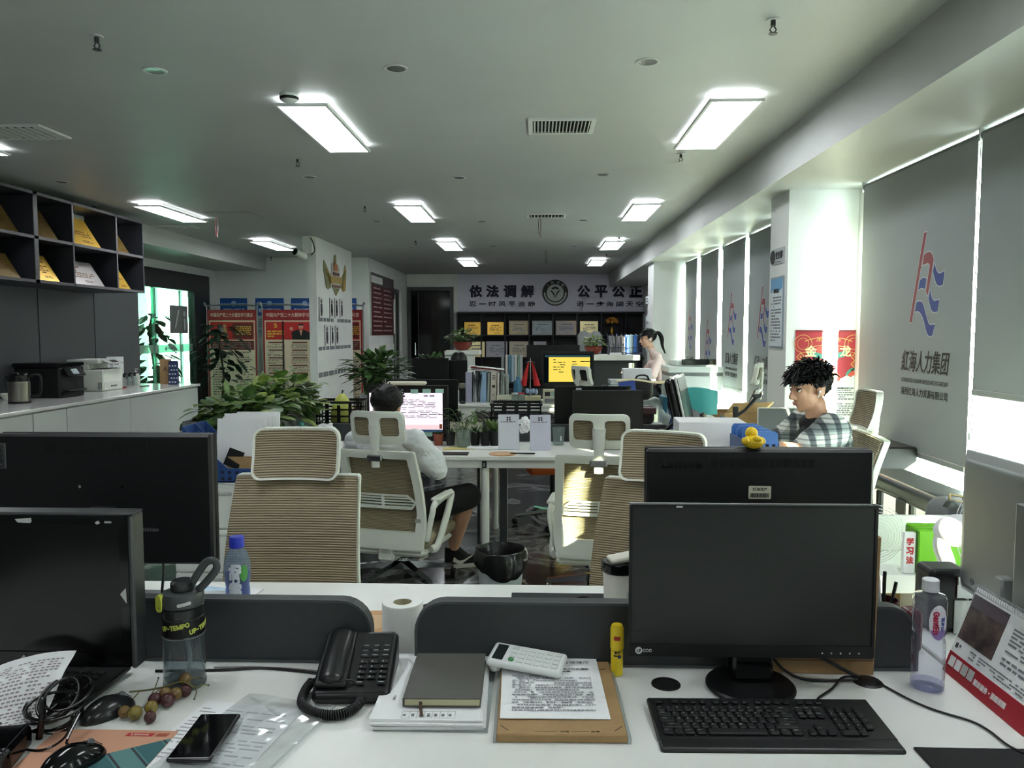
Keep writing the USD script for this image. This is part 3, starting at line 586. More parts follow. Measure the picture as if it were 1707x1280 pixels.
on_part('name_plate', Polygon(PX(cr([(480, 620), (625, 650), (630, 720), (480, 690)]))), EM, .01, t)
for s, pts in enumerate((cr([(270, 330), (320, 430), (420, 690), (420, 860), (430, 960), (380, 1030), (330, 990), (260, 560)]), cr([(770, 450), (800, 560), (800, 780), (780, 1060), (720, 1090), (680, 980), (690, 760), (740, 640)]))): on_part('wing', Polygon(PX(pts)), OLI if s == 0 else EG, .003, t)
for k in range(5):
    on_part('feather', Polygon(PX(cr([(300+22*k, 560+70*k), (330+22*k, 540+70*k), (415, 760+45*k), (410, 800+45*k)]))), EG, .01, t)
    on_part('feather', Polygon(PX(cr([(790-18*k, 600+90*k), (765-18*k, 590+90*k), (695, 780+55*k), (700, 820+55*k)]))), OLI, .01, t)
on_part('title_plate', Polygon(PX(cr([(420, 700), (690, 750), (690, 910), (430, 880)]))), EG, .014, t)
on_part('sub_plate', Polygon(PX(cr([(455, 905), (655, 945), (650, 1005), (460, 985)]))), mat('emblem_brown', '#7a5a4a', .5), .014, t)
on_part('rocket_tail', Polygon(PX(cr([(480, 1000), (640, 1015), (555, 1190)]))), OLI, .006, t)
rr = random.Random(9)
def strip(px, py, w, h, k):
    a = at_x(px, py, XP); t = thing('portrait_card', ['narrow portrait card with a dark figure, top row, %s on the partition', 'narrow portrait card with a dark figure, lower row, %s on the partition'][py > 550] % ['first', 'second', 'third', 'fourth'][k], 'photo card', (XP+.007, a[1], a[2]), 90, group='portrait cards on the white partition')
    part(t, 'card', fl(rrect(w, h), 0, .004), mat('card_white', '#d5d5d3', .6))
    part(t, 'edge_shadow_gap', fl(sbox(-w/2-.02, -h/2-.02, -w/2, h/2), 0, .004), INK)  # dark strip along one edge of the card
    part(t, 'figure', fl(union_all([Point(0, h*.3).buffer(w*.16), Polygon([(-w*.2, h*.18), (w*.2, h*.18), (w*.28, -h*.2), (w*.14, -h*.45), (-w*.14, -h*.45), (-w*.25, -h*.2)])]), -.002, .002), mat('figure_dark', '#26282c', .6))
for k, px in enumerate((535, 552.5, 560.5, 569)): strip(px, 512+k*.5, .20, .29, k)
for k, px in enumerate((544.5, 553.5, 561.5)): strip(px, 558, .20, .29, k)
t = thing('name_strips', 'rows of small printed name strips on the white partition', 'wall lettering')
for py, h in ((534, .06), (579, .06), (620, .08)):
    a, b = at_x(531, py, XP), at_x(584, py, XP); c = (a+b)/2
    part(t, 'print', xf(fl(mv(scribble(b[1]-a[1], h, 1, int(py), .9, .22, .9), c[1], c[2]), 0, .003), (XP+.006, 0, 0), (0, 0, 90)), GINK)
# surveillance camera on the partition
t = thing('surveillance_camera', 'white bullet camera on a bracket under the ceiling at the partition', 'security camera', (-3.30, 11.0, 0))
part(t, 'bracket', cat(bb(-.04, .10, -.02, .10, 2.62, ZC-.001, .004), tb([(.05, .02, 2.64), (.0, -.17, 2.59)], .02, 10)), WPLAS)
part(t, 'housing', xf(cyl((0, 0, -.09), .05, .19, 20, .01), (0, -.22, 2.58), (70, 0, -35)), WPLAS, smooth=30)
part(t, 'lens', xf(cyl((0, 0, .098), .046, .012, 20), (0, -.22, 2.58), (70, 0, -35)), BGLOSS)
part(t, 'cable', tb(curve([(.06, .0, 2.86), (.12, -.05, 2.78), (.16, -.1, 2.65), (.12, -.14, 2.58)], 16), .008, 6), CABLE)
# maroon notice board
MB = mat('maroon_board', '#521a22', .45)
a, b = at_x(617, 500, -3.1), at_x(655, 500, -3.1)
w = b[1]-a[1]; t = thing('notice_board', 'maroon notice board with pale lines of text on the rear side wall', 'notice board', (-3.085, (a[1]+b[1])/2, 0), 90)
part(t, 'board', bb(-w/2, w/2, 0, .02, 1.44, 2.62, .002), MB)
part(t, 'top_band', fl(sbox(-w/2, 2.40, w/2, 2.62), -.003, .003), mat('board_grey_band', '#4e4648', .5))
part(t, 'title_tab', fl(rrect(w*.45, .13, .03, -w*.26, 2.50), -.008, .005), mat('tab_white', '#cfcfcd', .5))
part(t, 'edge_rail', bb(-w/2-.04, -w/2, -.01, .01, 1.44, 2.62), LGREY)
part(t, 'print', fl(union_all([mv(scribble(w*.36, .03, 1, i*2+s, .95, .12, .9), (s*2-1)*w*.22, 2.34-i*.09) for i in range(10) for s in (0, 1)]), -.003, .003), mat('print_dusty', '#a58f92', .6))
part(t, 'light_tube', tb([(w/2-.1, -.03, 1.46), (w/2-.12, -.03, 2.2)], .018, 8), mat('tube_white', '#e6e8e6', .3))  # plain white rod standing before the board

# ---------------------------------------------------------------- pillar: plate, notice, red calendar
XQ = 1.90
a, b = at_x(1287, 428, XQ), at_x(1309, 424, XQ)
def on_pillar(px, py, x=XQ): return at_x(px, py, x)
c = on_pillar(1298, 427); t = thing('name_plate', 'small silver department plate on the white pillar', 'wall plate', (XQ-.006, c[1], c[2]), -90)
part(t, 'plate', fl(rrect(.30, .125, .006), 0, .006), mat('silver_plate', '#a9adad', .35, .4))
part(t, 'roundel', fl(Point(-.13, 0).buffer(.055), -.004, .004), INK)
part(t, 'lettering', fl(mv(glyphs('安全部', .06, bold=1, w=.17), .03, .008), -.003, .003), INK)
part(t, 'print', fl(mv(scribble(.17, .012, 1, 3, .9, .03), .03, -.045), -.002, .002), GINK)
c = on_pillar(1296, 521); t = thing('wall_notice', 'tall framed notice with a blue top on the white pillar', 'notice', (XQ-.01, c[1], c[2]), -90)
part(t, 'frame', fl(rrect(.32, .56), 0, .01).copy(), mat('notice_frame', '#8d9aa6', .4))
part(t, 'sheet', fl(rrect(.295, .53), -.002, .002), mat('notice_sheet', '#d8e0e4', .6))
part(t, 'sky_band', fl(Polygon([(-.147, .265), (.147, .265), (.147, .19), (.05, .16), (-.06, .19), (-.147, .15)]), -.003, .001), mat('notice_blue', '#6ea6cf', .6))
part(t, 'title', fl(mv(glyphs('调解制度', .035, bold=1), 0, .17), -.004, .002), INK)
part(t, 'print', fl(mv(scribble(.25, .36, 15, 11, .9, .03), 0, -.05), -.003, .001), GINK)
YP = 5.95
a, b = at_y(1326, 551, YP), at_y(1436, 551, YP); w = b[0]-a[0]; cx = (a[0]+b[0])/2; zt = a[2]
CR = mat('calendar_red', '#a52430', .55); CG = mat('calendar_gold', '#c79a52', .5); CT = mat('calendar_teal', '#3f8f7c', .5); CW = mat('calendar_white', '#d5d8d4', .6); CPK = mat('calendar_coral', '#c4503f', .55)
t = thing('wall_calendar', 'red wall calendar with gold patterns hanging on the pillar', 'calendar', (cx, YP-.004, zt))
h = .66
part(t, 'sheet', fl(sbox(-w/2, -h, w/2, 0), 0, .003), CW)
part(t, 'red_field', fl(Polygon([(-w/2, 0), (w/2, 0), (w/2, -.30), (w*.33, -.33), (w*.22, -.36), (w*.05, -.37), (-w*.3, -.36), (-w/2, -.32)]), -.001, .001), CR)
part(t, 'top_strip', bb(-w/2, w/2, -.006, .003, -.008, .004), mat('calendar_strip', '#7c1c26', .5))
gold = []
arc = lambda R, a0, a1, x, z, t_: Polygon([(x+R*math.cos(q), z+R*math.sin(q)) for q in np.linspace(a0, a1, 20)] + [(x+(R-t_)*math.cos(q), z+(R-t_)*math.sin(q)) for q in np.linspace(a1, a0, 20)])
gold += [arc(.5, 1.2, 1.94, 0, -.545, .006), arc(.44, 1.2, 1.94, 0, -.545, .006), arc(.07, 0, 6.28, -.19, -.10, .005), arc(.07, 0, 6.28, .19, -.10, .005), arc(.045, 0, 6.28, -.19, -.10, .004), arc(.045, 0, 6.28, .19, -.10, .004)]
for s in (-1, 1):
    for k in range(3):
        dmd = Polygon([(-.035, 0), (0, .035), (.035, 0), (0, -.035)]); gold.append(mv(dmd.difference(affinity.scale(dmd, .72, .72)), s*.205, -.20-.055*k)); gold.append(mv(affinity.scale(dmd, .3, .3), s*.205, -.20-.055*k))
part(t, 'gold_pattern', fl(union_all([g.buffer(0) for g in gold]), -.003, .001), CG)
part(t, 'lettering', fl(mv(glyphs('龙年大吉', .034, bold=1, w=.19), 0, -.066), -.003, .001), CG)
part(t, 'lettering', fl(mv(glyphs('金', .085, bold=2), -.13, -.155), -.004, .001), mat('calendar_cream', '#e0cda0', .5))
part(t, 'lettering', fl(mv(glyphs('龙', .085, bold=2), .13, -.155), -.004, .001), mat('calendar_cream', '#e0cda0', .5))
f = part(t, 'mask_face', fl(union_all([Polygon([(-.09, -.13), (0, -.09), (.09, -.13), (.07, -.24), (0, -.29), (-.07, -.24)])]), -.0022, .001), CPK)
part(f, 'mask_brow', fl(union_all([Polygon([(-.13, -.15), (-.03, -.185), (-.05, -.215), (-.12, -.20), (-.15, -.17)]), Polygon([(.13, -.15), (.03, -.185), (.05, -.215), (.12, -.20), (.15, -.17)])]), -.0034, .001), CT)
part(f, 'mask_eye', fl(union_all([Point(-.028, -.172).buffer(.019), Point(.028, -.172).buffer(.019)]), -.0046, .001), CW)
part(f, 'mask_pupil', fl(union_all([Point(-.026, -.172).buffer(.010), Point(.026, -.172).buffer(.010)]), -.0058, .001), INK)
part(t, 'blue_knot', fl(Point(0, -.275).buffer(.032), -.004, .001), mat('calendar_blue', '#4a5f96', .5))
part(t, 'cloud', fl(union_all([Point(w*.30, -.40).buffer(.05), Point(w*.40, -.36).buffer(.045), Point(w*.2, -.41).buffer(.035)]).intersection(sbox(-w/2, -h, w/2, 0)), -.002, .001), mat('calendar_cloud', '#c9d6d0', .6))
part(t, 'fan_motif', fl(arc(.05, .6, 2.8, w*.4, -.36, .03).intersection(sbox(-w/2, -h, w/2, 0)), -.004, .001), CPK)
part(t, 'wave_motif', fl(arc(.075, .4, 2.9, w*.42, -.355, .02).intersection(sbox(-w/2, -h, w/2, 0)), -.003, .001), CT)
part(t, 'year_badge', fl(rrect(.20, .062, .03, .0, -.355), -.004, .001), CPK)
part(t, 'year_number', fl(mv(glyphs('2024', .042, 'latin', bold=3), -.01, -.355), -.005, .001), mat('calendar_cream', '#e0cda0', .5))
part(t, 'month_print', fl(union_all([mv(scribble(w*.36, .10, 6, i, .95, .02, .6), -w*.26+(i % 2)*w*.5, -.48-(i//2)*.12) for i in range(4)]), -.002, .001), GINK)
# the far pillar carries a plate and notices too
for py, h, l in ((500, .12, 'small plate on the far white pillar'), (555, .55, 'tall pale notice on the far white pillar')):
    c = at_x(1079.5, py, 1.78); t = thing('wall_notice', l, 'notice', (1.772, c[1], c[2]), -90)
    part(t, 'sheet', fl(rrect(.34, h), 0, .008), mat('notice_sheet', '#d8e0e4', .6)); part(t, 'print', fl(scribble(.26, h*.7, max(1, int(h*22)), 5, .9, .05), -.002, .002), GINK)
# ---------------------------------------------------------------- left side: wall cabinet and counter
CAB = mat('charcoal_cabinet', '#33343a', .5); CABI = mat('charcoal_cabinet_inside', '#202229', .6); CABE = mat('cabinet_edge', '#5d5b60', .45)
t = thing('wall_cabinet', 'charcoal overhead cabinet of open cubbyholes with award plaques, high on the left', 'cabinet')
CX0, CX1, CZ0, CZ1, CZM = -5.25, -4.65, 1.96, 2.80, 2.38
ys = [9.05, 8.475, 7.67, 7.09, 6.5, 5.7, 5.1]
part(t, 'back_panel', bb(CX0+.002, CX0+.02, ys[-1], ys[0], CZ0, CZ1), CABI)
for nm, z in (('top_board', CZ1-.014), ('shelf_board', CZM), ('bottom_board', CZ0+.014)): part(t, nm, bb(CX0+.02, CX1, ys[-1], ys[0], z-.014, z+.014, .002), CAB)
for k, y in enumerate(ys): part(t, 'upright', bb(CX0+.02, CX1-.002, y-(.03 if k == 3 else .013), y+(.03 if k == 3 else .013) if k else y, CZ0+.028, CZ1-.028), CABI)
part(t, 'edge_band', cat(bb(CX1, CX1+.003, ys[-1], ys[0], CZ0, CZ0+.028), bb(CX1, CX1+.003, ys[-1], ys[0], CZM-.014, CZM+.014), bb(CX1, CX1+.003, ys[-1], ys[0], CZ1-.028, CZ1), *[bb(CX1, CX1+.003, y-(.03 if k == 3 else .013), y+(.03 if k == 3 else .013) if k else y, CZ0, CZ1) for k, y in enumerate(ys)]), CABE)
SILV = mat('silver_plaque', '#a39c9a', .35, .6); DGOLD = mat('dark_gold', '#7d6432', .4, .5)
for (y0, y1, z, m, w, h, l) in ((8.50, 9.02, CZM+.016, DGOLD, .30, .30, 'dim gold plaque in the last upper cubbyhole of the wall cabinet'), (7.70, 8.45, CZM+.016, GOLDP, .52, .36, 'large bright gold plaque in the upper row of the wall cabinet'), (7.13, 7.65, CZM+.016, DGOLD, .34, .34, 'dark plaque with gilt foot in the upper row of the wall cabinet'), (6.55, 7.05, CZM+.016, DGOLD, .34, .34, 'dark bronze plaque in the upper row, cut by the picture edge'),
    (8.50, 9.02, CZ0+.03, GOLDP, .30, .28, 'small gold plaque in the last lower cubbyhole of the wall cabinet'), (7.70, 8.45, CZ0+.03, SILV, .56, .30, 'silver plaque in the lower row of the wall cabinet'), (7.13, 7.65, CZ0+.03, GOLDP, .34, .30, 'gold plaque in the lower row, third from the far end of the wall cabinet'), (6.55, 7.05, CZ0+.03, DGOLD, .34, .26, 'dim gold plaque in the lower row, cut by the picture edge')):
    plaque('award_plaque', l, (CX1-.045, y0+.03+w/2, z), w, h, m, 90, 32, seed=int(y0*10), ink=BRN, group='award plaques in the wall cabinet', catg='plaque')

WGLOSS = mat('white_gloss_front', '#c9cbca', .14); WTOP = mat('white_counter_top', '#dadad8', .12)
t = thing('counter', 'long white glossy counter along the left wall with marble-like top', 'counter')
KX = -4.28
part(t, 'counter_top', bb(-5.245, KX+.02, 4.4, 9.62, .82, .85, .004), WTOP)
part(t, 'carcass', bb(-5.245, KX-.03, 4.4, 9.58, .06, .82), mat('carcass_white', '#b9bbb9', .4))
for a, b in ((7.965, 9.58), (6.865, 7.955), (6.395, 6.855), (5.4, 6.385), (4.4, 5.39)): part(t, 'door', bb(KX-.028, KX, a, b, .08, .805, .003), WGLOSS)
part(t, 'plinth', bb(-5.2, KX-.06, 4.45, 9.55, 0, .06), DGREY)
ZT = .851
def onc(px, py): p = at_z(px, py, .85); return p[0], p[1], ZT
# thermos jug
x, y, z = onc(33, 672); t = thing('thermos_jug', 'stainless steel thermos jug with black lid on the counter', 'jug', (x, y, z), 20)
part(t, 'body', lathe([(0, 0), (.086, 0), (.09, .01), (.09, .19), (.086, .2)], 30), mat('jug_steel', '#8d8982', .28, 1.0, bump=(30.0, .1)), smooth=40)
part(t, 'lid', lathe([(.086, .2), (.088, .205), (.086, .255), (.075, .262), (.07, .275), (.03, .285), (0, .287)], 30), BGLOSS, smooth=40)
part(t, 'base_ring', lathe([(.088, 0), (.093, .002), (.093, .018), (.09, .02)], 30), BPLAS)
part(t, 'handle', tb(curve([(.085, 0, .25), (.15, 0, .26), (.175, 0, .22), (.165, 0, .08), (.09, 0, .06)], 20), .013, 8), BPLAS, smooth=True)
part(t, 'spout', xf(bx((-.09, 0, .235), (.04, .03, .03), .006), (0, 0, 0)), BPLAS)
# printers
x, y, z = -4.68, 7.40, ZT
t = thing('black_printer', 'black multifunction printer with tilted control panel on the counter', 'printer', (x, y, z))
part(t, 'body', bb(-.46, 0, 0, .42, 0, .30, .012), BPLAS); part(t, 'scanner_lid', bb(-.47, .0, -.01, .43, .302, .345, .01), BGLOSS)
p = part(t, 'control_panel', xf(bx((0, 0, 0), (.02, .30, .10), .004), (.03, .2, .25), (0, -35, 0)), BGLOSS); part(p, 'display', xf(bx((.0108, .0, 0), (.002, .10, .06)), (.03, .2, .25), (0, -35, 0)), mat('small_display', '#9fb0b4', .3))
part(t, 'output_tray', bb(-.02, .06, .06, .36, .06, .075, .004), BPLAS); part(t, 'paper_drawer', bb(-.002, .012, .03, .39, .02, .055, .003), BGLOSS)
t = thing('white_copier', 'white desktop multifunction printer beside the black one on the counter', 'printer', (-4.74, 8.27, ZT))
part(t, 'body', cat(bb(-.38, 0, 0, .40, 0, .24, .01), bb(-.38, -.16, 0, .40, .24, .30, .008)), WPLAS); part(t, 'scanner', bb(-.40, -.04, -.01, .41, .302, .35, .008), mat('copier_cream', '#cfd0ca', .4))
part(t, 'output_gap', bb(-.155, -.008, .03, .37, .2405, .245), BPLAS); p = part(t, 'control_panel', xf(bx((0, 0, 0), (.10, .3, .014), .003), (.0, .2, .325), (0, 25, 0)), LGREY); part(p, 'display', xf(bx((.01, 0, .008), (.05, .12, .002)), (.0, .2, .325), (0, 25, 0)), SCREEN)
part(t, 'paper_drawer', bb(-.002, .006, .02, .38, .01, .10, .003), mat('copier_cream', '#cfd0ca', .4)); part(t, 'vent_grille', cat(*[bb(-.06+i*.01, -.055+i*.01, -.003, .0, .02, .10) for i in range(5)]), MGREY)
part(t, 'handle', bb(.004, .012, .14, .26, .045, .06, .002), MGREY)
# small things on the counter
x, y, z = onc(183, 640); t = thing('card_stand', 'white standing card behind the white printer', 'sign card', (-4.98, 8.95, ZT), 25)
part(t, 'card', xf(bb(-.09, .09, 0, .004, .0, .36), rot=(-5, 0, 0)), PAPER); part(t, 'foot', bb(-.09, .09, 0, .07, 0, .004), PAPER); part(t, 'print', xf(fl(mv(scribble(.12, .1, 5, 2), 0, .25), -.001, .001), rot=(-5, 0, 0)), GINK)
for k, (px, l) in enumerate(((180, 'clear sauce bottle with black cap, nearest the white printer'), (188, 'clear sauce bottle with black cap, middle of three'), (196, 'clear sauce bottle with black cap, farthest of three'))):
    x, y, z = onc(px, 643); t = thing('pump_bottle', l, 'bottle', (-4.86, 8.92+k*.12, ZT), group='small clear bottles with black caps on the counter')
    part(t, 'body', lathe([(0, 0), (.026, 0), (.028, .01), (.028, .09), (.012, .12)], 16), clearmat('bottle_clear', '#dfe8e6', solid=.3, col='#c5cdca'), smooth=40); part(t, 'cap', cat(cyl((0, 0, .12), .014, .035, 12), bb(-.006, .035, -.006, .006, .15, .165, .003)), BPLAS)
x, y, z = onc(227, 641); t = thing('sanitizer_bottle', 'white lotion bottle on the counter in front of the glass door', 'bottle', (x, y, z))
part(t, 'body', lathe([(0, 0), (.042, 0), (.045, .01), (.045, .11), (.03, .135), (.014, .145)], 20), WPLAS, smooth=40); part(t, 'pump', cat(cyl((0, 0, .145), .014, .02, 12), cyl((0, 0, .165), .005, .025, 8), bb(-.008, .03, -.008, .008, .185, .197, .003)), WPLAS)
for px, py, s, m, l, rz in ((210, 645, (.20, .10, .012), 'card_pale', 'pale flat box on the counter', 15), (217, 641, (.18, .12, .05), 'box_olive', 'small dark olive box on the counter', -10), (203, 647, (.10, .05, .014), 'red_packet', 'small red packet on the counter', 30), (241, 644, (.12, .02, .01), 'dark_pen', 'dark pen lying on the counter edge', 60)):
    x, y, z = onc(px, py); solo('counter_box' if 'box' in l else ('packet' if 'packet' in l else 'pen'), bb(-s[0]/2, s[0]/2, -s[1]/2, s[1]/2, 0, s[2], .002), mat(m, {'card_pale': '#b9b8b0', 'box_olive': '#3c3a2c', 'red_packet': '#a8323a', 'dark_pen': '#1d2a26'}[m], .5), l, 'box' if 'box' in l else ('packet' if 'packet' in l else 'pen'), (x, y, z), rz)
def gift_bag(px, py, w, d, h, m, l, rz, dots=None):
    x, y, z = onc(px, py); t = thing('paper_bag', l, 'bag', (x, y, z), rz)
    part(t, 'bag', xf(TM([(-w/2,-d/2,0),(w/2,-d/2,0),(w/2,d/2,0),(-w/2,d/2,0),(-w/2,-d*.25,h),(w/2,-d*.25,h),(w/2,d*.25,h),(-w/2,d*.25,h)], [[0,2,1],[0,3,2],[0,1,5],[0,5,4],[1,2,6],[1,6,5],[2,3,7],[2,7,6],[3,0,4],[3,4,7],[4,5,6],[4,6,7]])), m)
    part(t, 'handle', tb(curve([(-w*.2, -d*.22, h), (-w*.15, -d*.22, h+.05), (w*.15, -d*.22, h+.05), (w*.2, -d*.22, h)], 12), .003, 6), m)
    if dots: part(t, 'dots', cat([xf(cyl((0, 0, 0), .012, .002, 10), (-w*.35+(i % 3)*w*.33+(i//3 % 2)*.02, -d/2-.001+(.03+i//3*.05)/h*d*.25, .03+i//3*.05), (90, 0, 0)) for i in range(15)]), dots)
    else: part(t, 'print', xf(fl(mv(glyphs('人', .05, bold=2), 0, h*.62), -d*.36-.004, .002)), INK)
gift_bag(277, 640, .13, .10, .31, KRAFT, 'brown kraft paper bag at the far end of the counter', 20)
gift_bag(290, 640.5, .10, .10, .29, mat('navy_bag', '#1d2a52', .6), 'navy dotted paper bag behind the kraft bag', 10, mat('bag_dots', '#a9b0c4', .6))
t = thing('power_cord', 'black plug and cord lying on the counter by the printers', 'cord')
c = [onc(*q) for q in ((98, 664), (108, 655), (118, 652), (128, 655), (122, 660), (112, 659), (124, 656), (134, 657))]
part(t, 'cable', tb(curve([(a, b, ZT+.012+.01*(i % 3)) for i, (a, b, _) in enumerate(c)], 40), .006, 6), CABLE); part(t, 'plug', xf(bx((0, 0, .015), (.06, .035, .03), .006), (c[-1][0], c[-1][1], ZT)), BPLAS)
t = thing('white_cup', 'white bowl behind the thermos jug on the counter', 'bowl', (onc(6, 668)[0]-.02, onc(6, 668)[1]+.1, ZT)); part(t, 'bowl', lathe([(0, 0), (.04, 0), (.075, .05), (.078, .06), (.072, .06), (.035, .012), (0, .01)], 20), WPLAS, smooth=40)

# ---------------------------------------------------------------- plants
def leaf(c, d, L, W, droop=.25, upv=(0, 0, 1)):
    d = np.array(d, float); d /= np.linalg.norm(d); a, b = frame_of(d, upv); s = a; n = np.cross(s, d); n = n if n[2] > 0 else -n
    P = []; c = np.array(c, float)
    for u, w in ((0, 0), (.3, .42), (.62, .46), (.85, .25), (1, 0)):
        ctr = c + d*L*u - np.array([0, 0, 1])*droop*L*u*u
        P += [ctr + s*W*w - n*.10*W*w, ctr + n*.0, ctr - s*W*w - n*.10*W*w]
    F = []
    for i in range(4):
        for j in (0, 1): k = i*3+j; F += [[k, k+3, k+4], [k, k+4, k+1]]
    return TM(P, F)
LG = leafmat('pothos_leaf', '#34501f', '#66823b'); LD = leafmat('dark_leaf', '#101c14', '#22382a'); LM = leafmat('mid_leaf', '#26401f', '#4d6f38'); LY = leafmat('bright_leaf', '#4d6a22', '#a3b45a')
def foliage(t, name, m, n, seed, centre, rad, L, W, droop=.3, spread=.8, under=None):
    """n leaves on short stalks; past 300 on one plant the smallest join into one mass"""
    r = random.Random(seed); lv = []; st = []
    for i in range(n):
        v = np.array([r.gauss(0, 1), r.gauss(0, 1), r.gauss(0, 1)]); v /= np.linalg.norm(v); v[2] = abs(v[2]) if r.random() < .8 else v[2]*.5
        p = np.array(centre) + v*np.array(rad)*(r.random()**.4); o = v*np.array([1, 1, .45]) + np.array([r.uniform(-1, 1), r.uniform(-1, 1), r.uniform(-.3, .8)])*spread*.6
        k = r.uniform(.7, 1.25); lv.append(leaf(p, o, L*k, W*k, droop*r.uniform(.3, 1.6))); 
        if i % 3 == 0: st.append(tb([np.array(under if under is not None else centre)*np.array([1, 1, 1]) + np.array([v[0]*rad[0]*.35, v[1]*rad[1]*.35, 0]), (p+np.array(centre))/2+np.array([0, 0, .02]), p], .0025, 4))
    return lv, st
t = thing('planter', 'long grey planter of pothos beside the seated man in white', 'plant'); 
px0 = -1.99; part(t, 'trough', cat(bb(px0, px0+.02, 4.24, 5.42, .82, 1.0, .004), bb(px0+.40, px0+.42, 4.24, 5.42, .82, 1.0, .004), bb(px0+.02, px0+.40, 4.24, 4.26, .82, 1.0, .004), bb(px0+.02, px0+.40, 5.40, 5.42, .82, 1.0, .004), bb(px0+.02, px0+.40, 4.26, 5.40, .82, .84)), mat('planter_grey', '#777a7a', .5)); part(t, 'soil', bb(px0+.022, px0+.398, 4.262, 5.398, .84, .97), SOIL)
lv = []; st = []; ex = []
for k in range(6):
    a, b = foliage(t, 'leaf', LG, 50, 30+k, (px0+.28, 4.34+k*.19, 1.01), (.27, .17, .14+.015*k), .105, .088, .5, spread=1.0, under=(px0+.2, 4.3+k*.2, .96)); lv += a; st += b
    ex += foliage(t, 'leaf', LG, 90, 60+k, (px0+.25, 4.34+k*.19, .99), (.23, .16, .12+.01*k), .10, .085, .6, spread=1.0, under=(px0+.2, 4.3+k*.2, .96))[0]
for i, m in enumerate(lv): part(t, 'leaf', m, LG if i % 4 else LY)
part(t, 'foliage', cat(ex), LM, kind='stuff'); part(t, 'stems', cat(st), LM, kind='stuff')
t = thing('planter_cabinet', 'dark grey low cabinet carrying the planter of pothos', 'cabinet'); part(t, 'body', bb(px0-.01, px0+.42, 4.255, 5.45, 0, .818, .004), DGREY)
def bush(name, label, loc, rad, n, L, W, m, seed, pot=None, potm=None, potz=0, lift=.0, droop=.3, cap=300, name2='pot'):
    t = thing(name, label, 'plant', loc)
    if pot: part(t, name2, lathe(pot, 24), potm, smooth=35)
    lv, st = foliage(t, 'leaf', m, n, seed, (0, 0, potz+lift), rad, L, W, droop, under=(0, 0, potz-.02))
    for q in lv[:cap]: part(t, 'leaf', q, m)
    part(t, 'stems', cat(st), LM, kind='stuff')
    return t
POTW = [(0, 0), (.09, 0), (.13, .2), (.135, .22), (.12, .22), (.115, .2), (0, .19)]
c = at_y(625, 630, 6.6); bush('bushy_plant', 'dense dark green bushy plant left of the back of the room, behind the seated man', (c[0], 6.6, .75), (.25, .22, .24), 290, .125, .06, LM, 5, POTW, mat('pot_white', '#c5c5c0', .4), .22, .14)
solo('plant_stand', cat(bb(c[0]-.2, c[0]+.2, 6.4, 6.8, .70, .75, .004), *[bb(c[0]+sx*.17-.015, c[0]+sx*.17+.015, 6.6+sy*.17-.015, 6.6+sy*.17+.015, 0, .70) for sx in (-1, 1) for sy in (-1, 1)]), DGREY, 'dark square stand under the bushy plant', 'stand')
# tall potted tree inside the glass door and another outside it
def tree(name, label, loc, h, seed, n, pot, potm, rad=(.33, .33, .42), L=.19, W=.11):
    t = thing(name, label, 'plant', loc); part(t, 'pot', lathe(pot, 24), potm, smooth=35); pz = pot[2][1]
    part(t, 'trunk', tb(curve([(0, 0, pz-.05), (.03, .02, h*.5), (-.02, 0, h*.8), (.02, .02, h)], 16), .016, 7), mat('dark_bark', '#2b221b', .8))
    part(t, 'soil', cyl((0, 0, pz-.05), pot[2][0]-.02, .02, 18), SOIL)
    r = random.Random(seed)
    for i in range(n):
        z = pz + (h-pz)*(.18+.85*r.random()); a = r.random()*6.28; k = math.sin(min(1, (h-z)/(h-pz)+.25)*2.2)*.9+.1; q = np.array([math.cos(a)*rad[0]*k*r.random(), math.sin(a)*rad[1]*k*r.random(), z])
        part(t, 'leaf', leaf(q, (math.cos(a), math.sin(a), r.uniform(-.5, .5)), L*r.uniform(.7, 1.2), W*r.uniform(.7, 1.2), r.uniform(.2, .9)), LD)
tree('potted_tree', 'dark potted tree in front of the red standing boards', (-5.10, 12.3, 0), 1.62, 3, 90, [(0, 0), (.17, 0), (.24, .42), (.25, .45), (.22, .45), (.21, .4), (0, .39)], mat('pot_cream', '#b9b6a8', .5), (.5, .4, .5))
tree('indoor_tree', 'dark potted tree seen through the green glass door', (-6.55, 12.9, 0), 1.78, 8, 95, [(0, 0), (.17, 0), (.22, .42), (.23, .45), (.20, .45), (.19, .4), (0, .39)], mat('pot_cream', '#b9b6a8', .5), (.42, .4, .5), .24, .16)

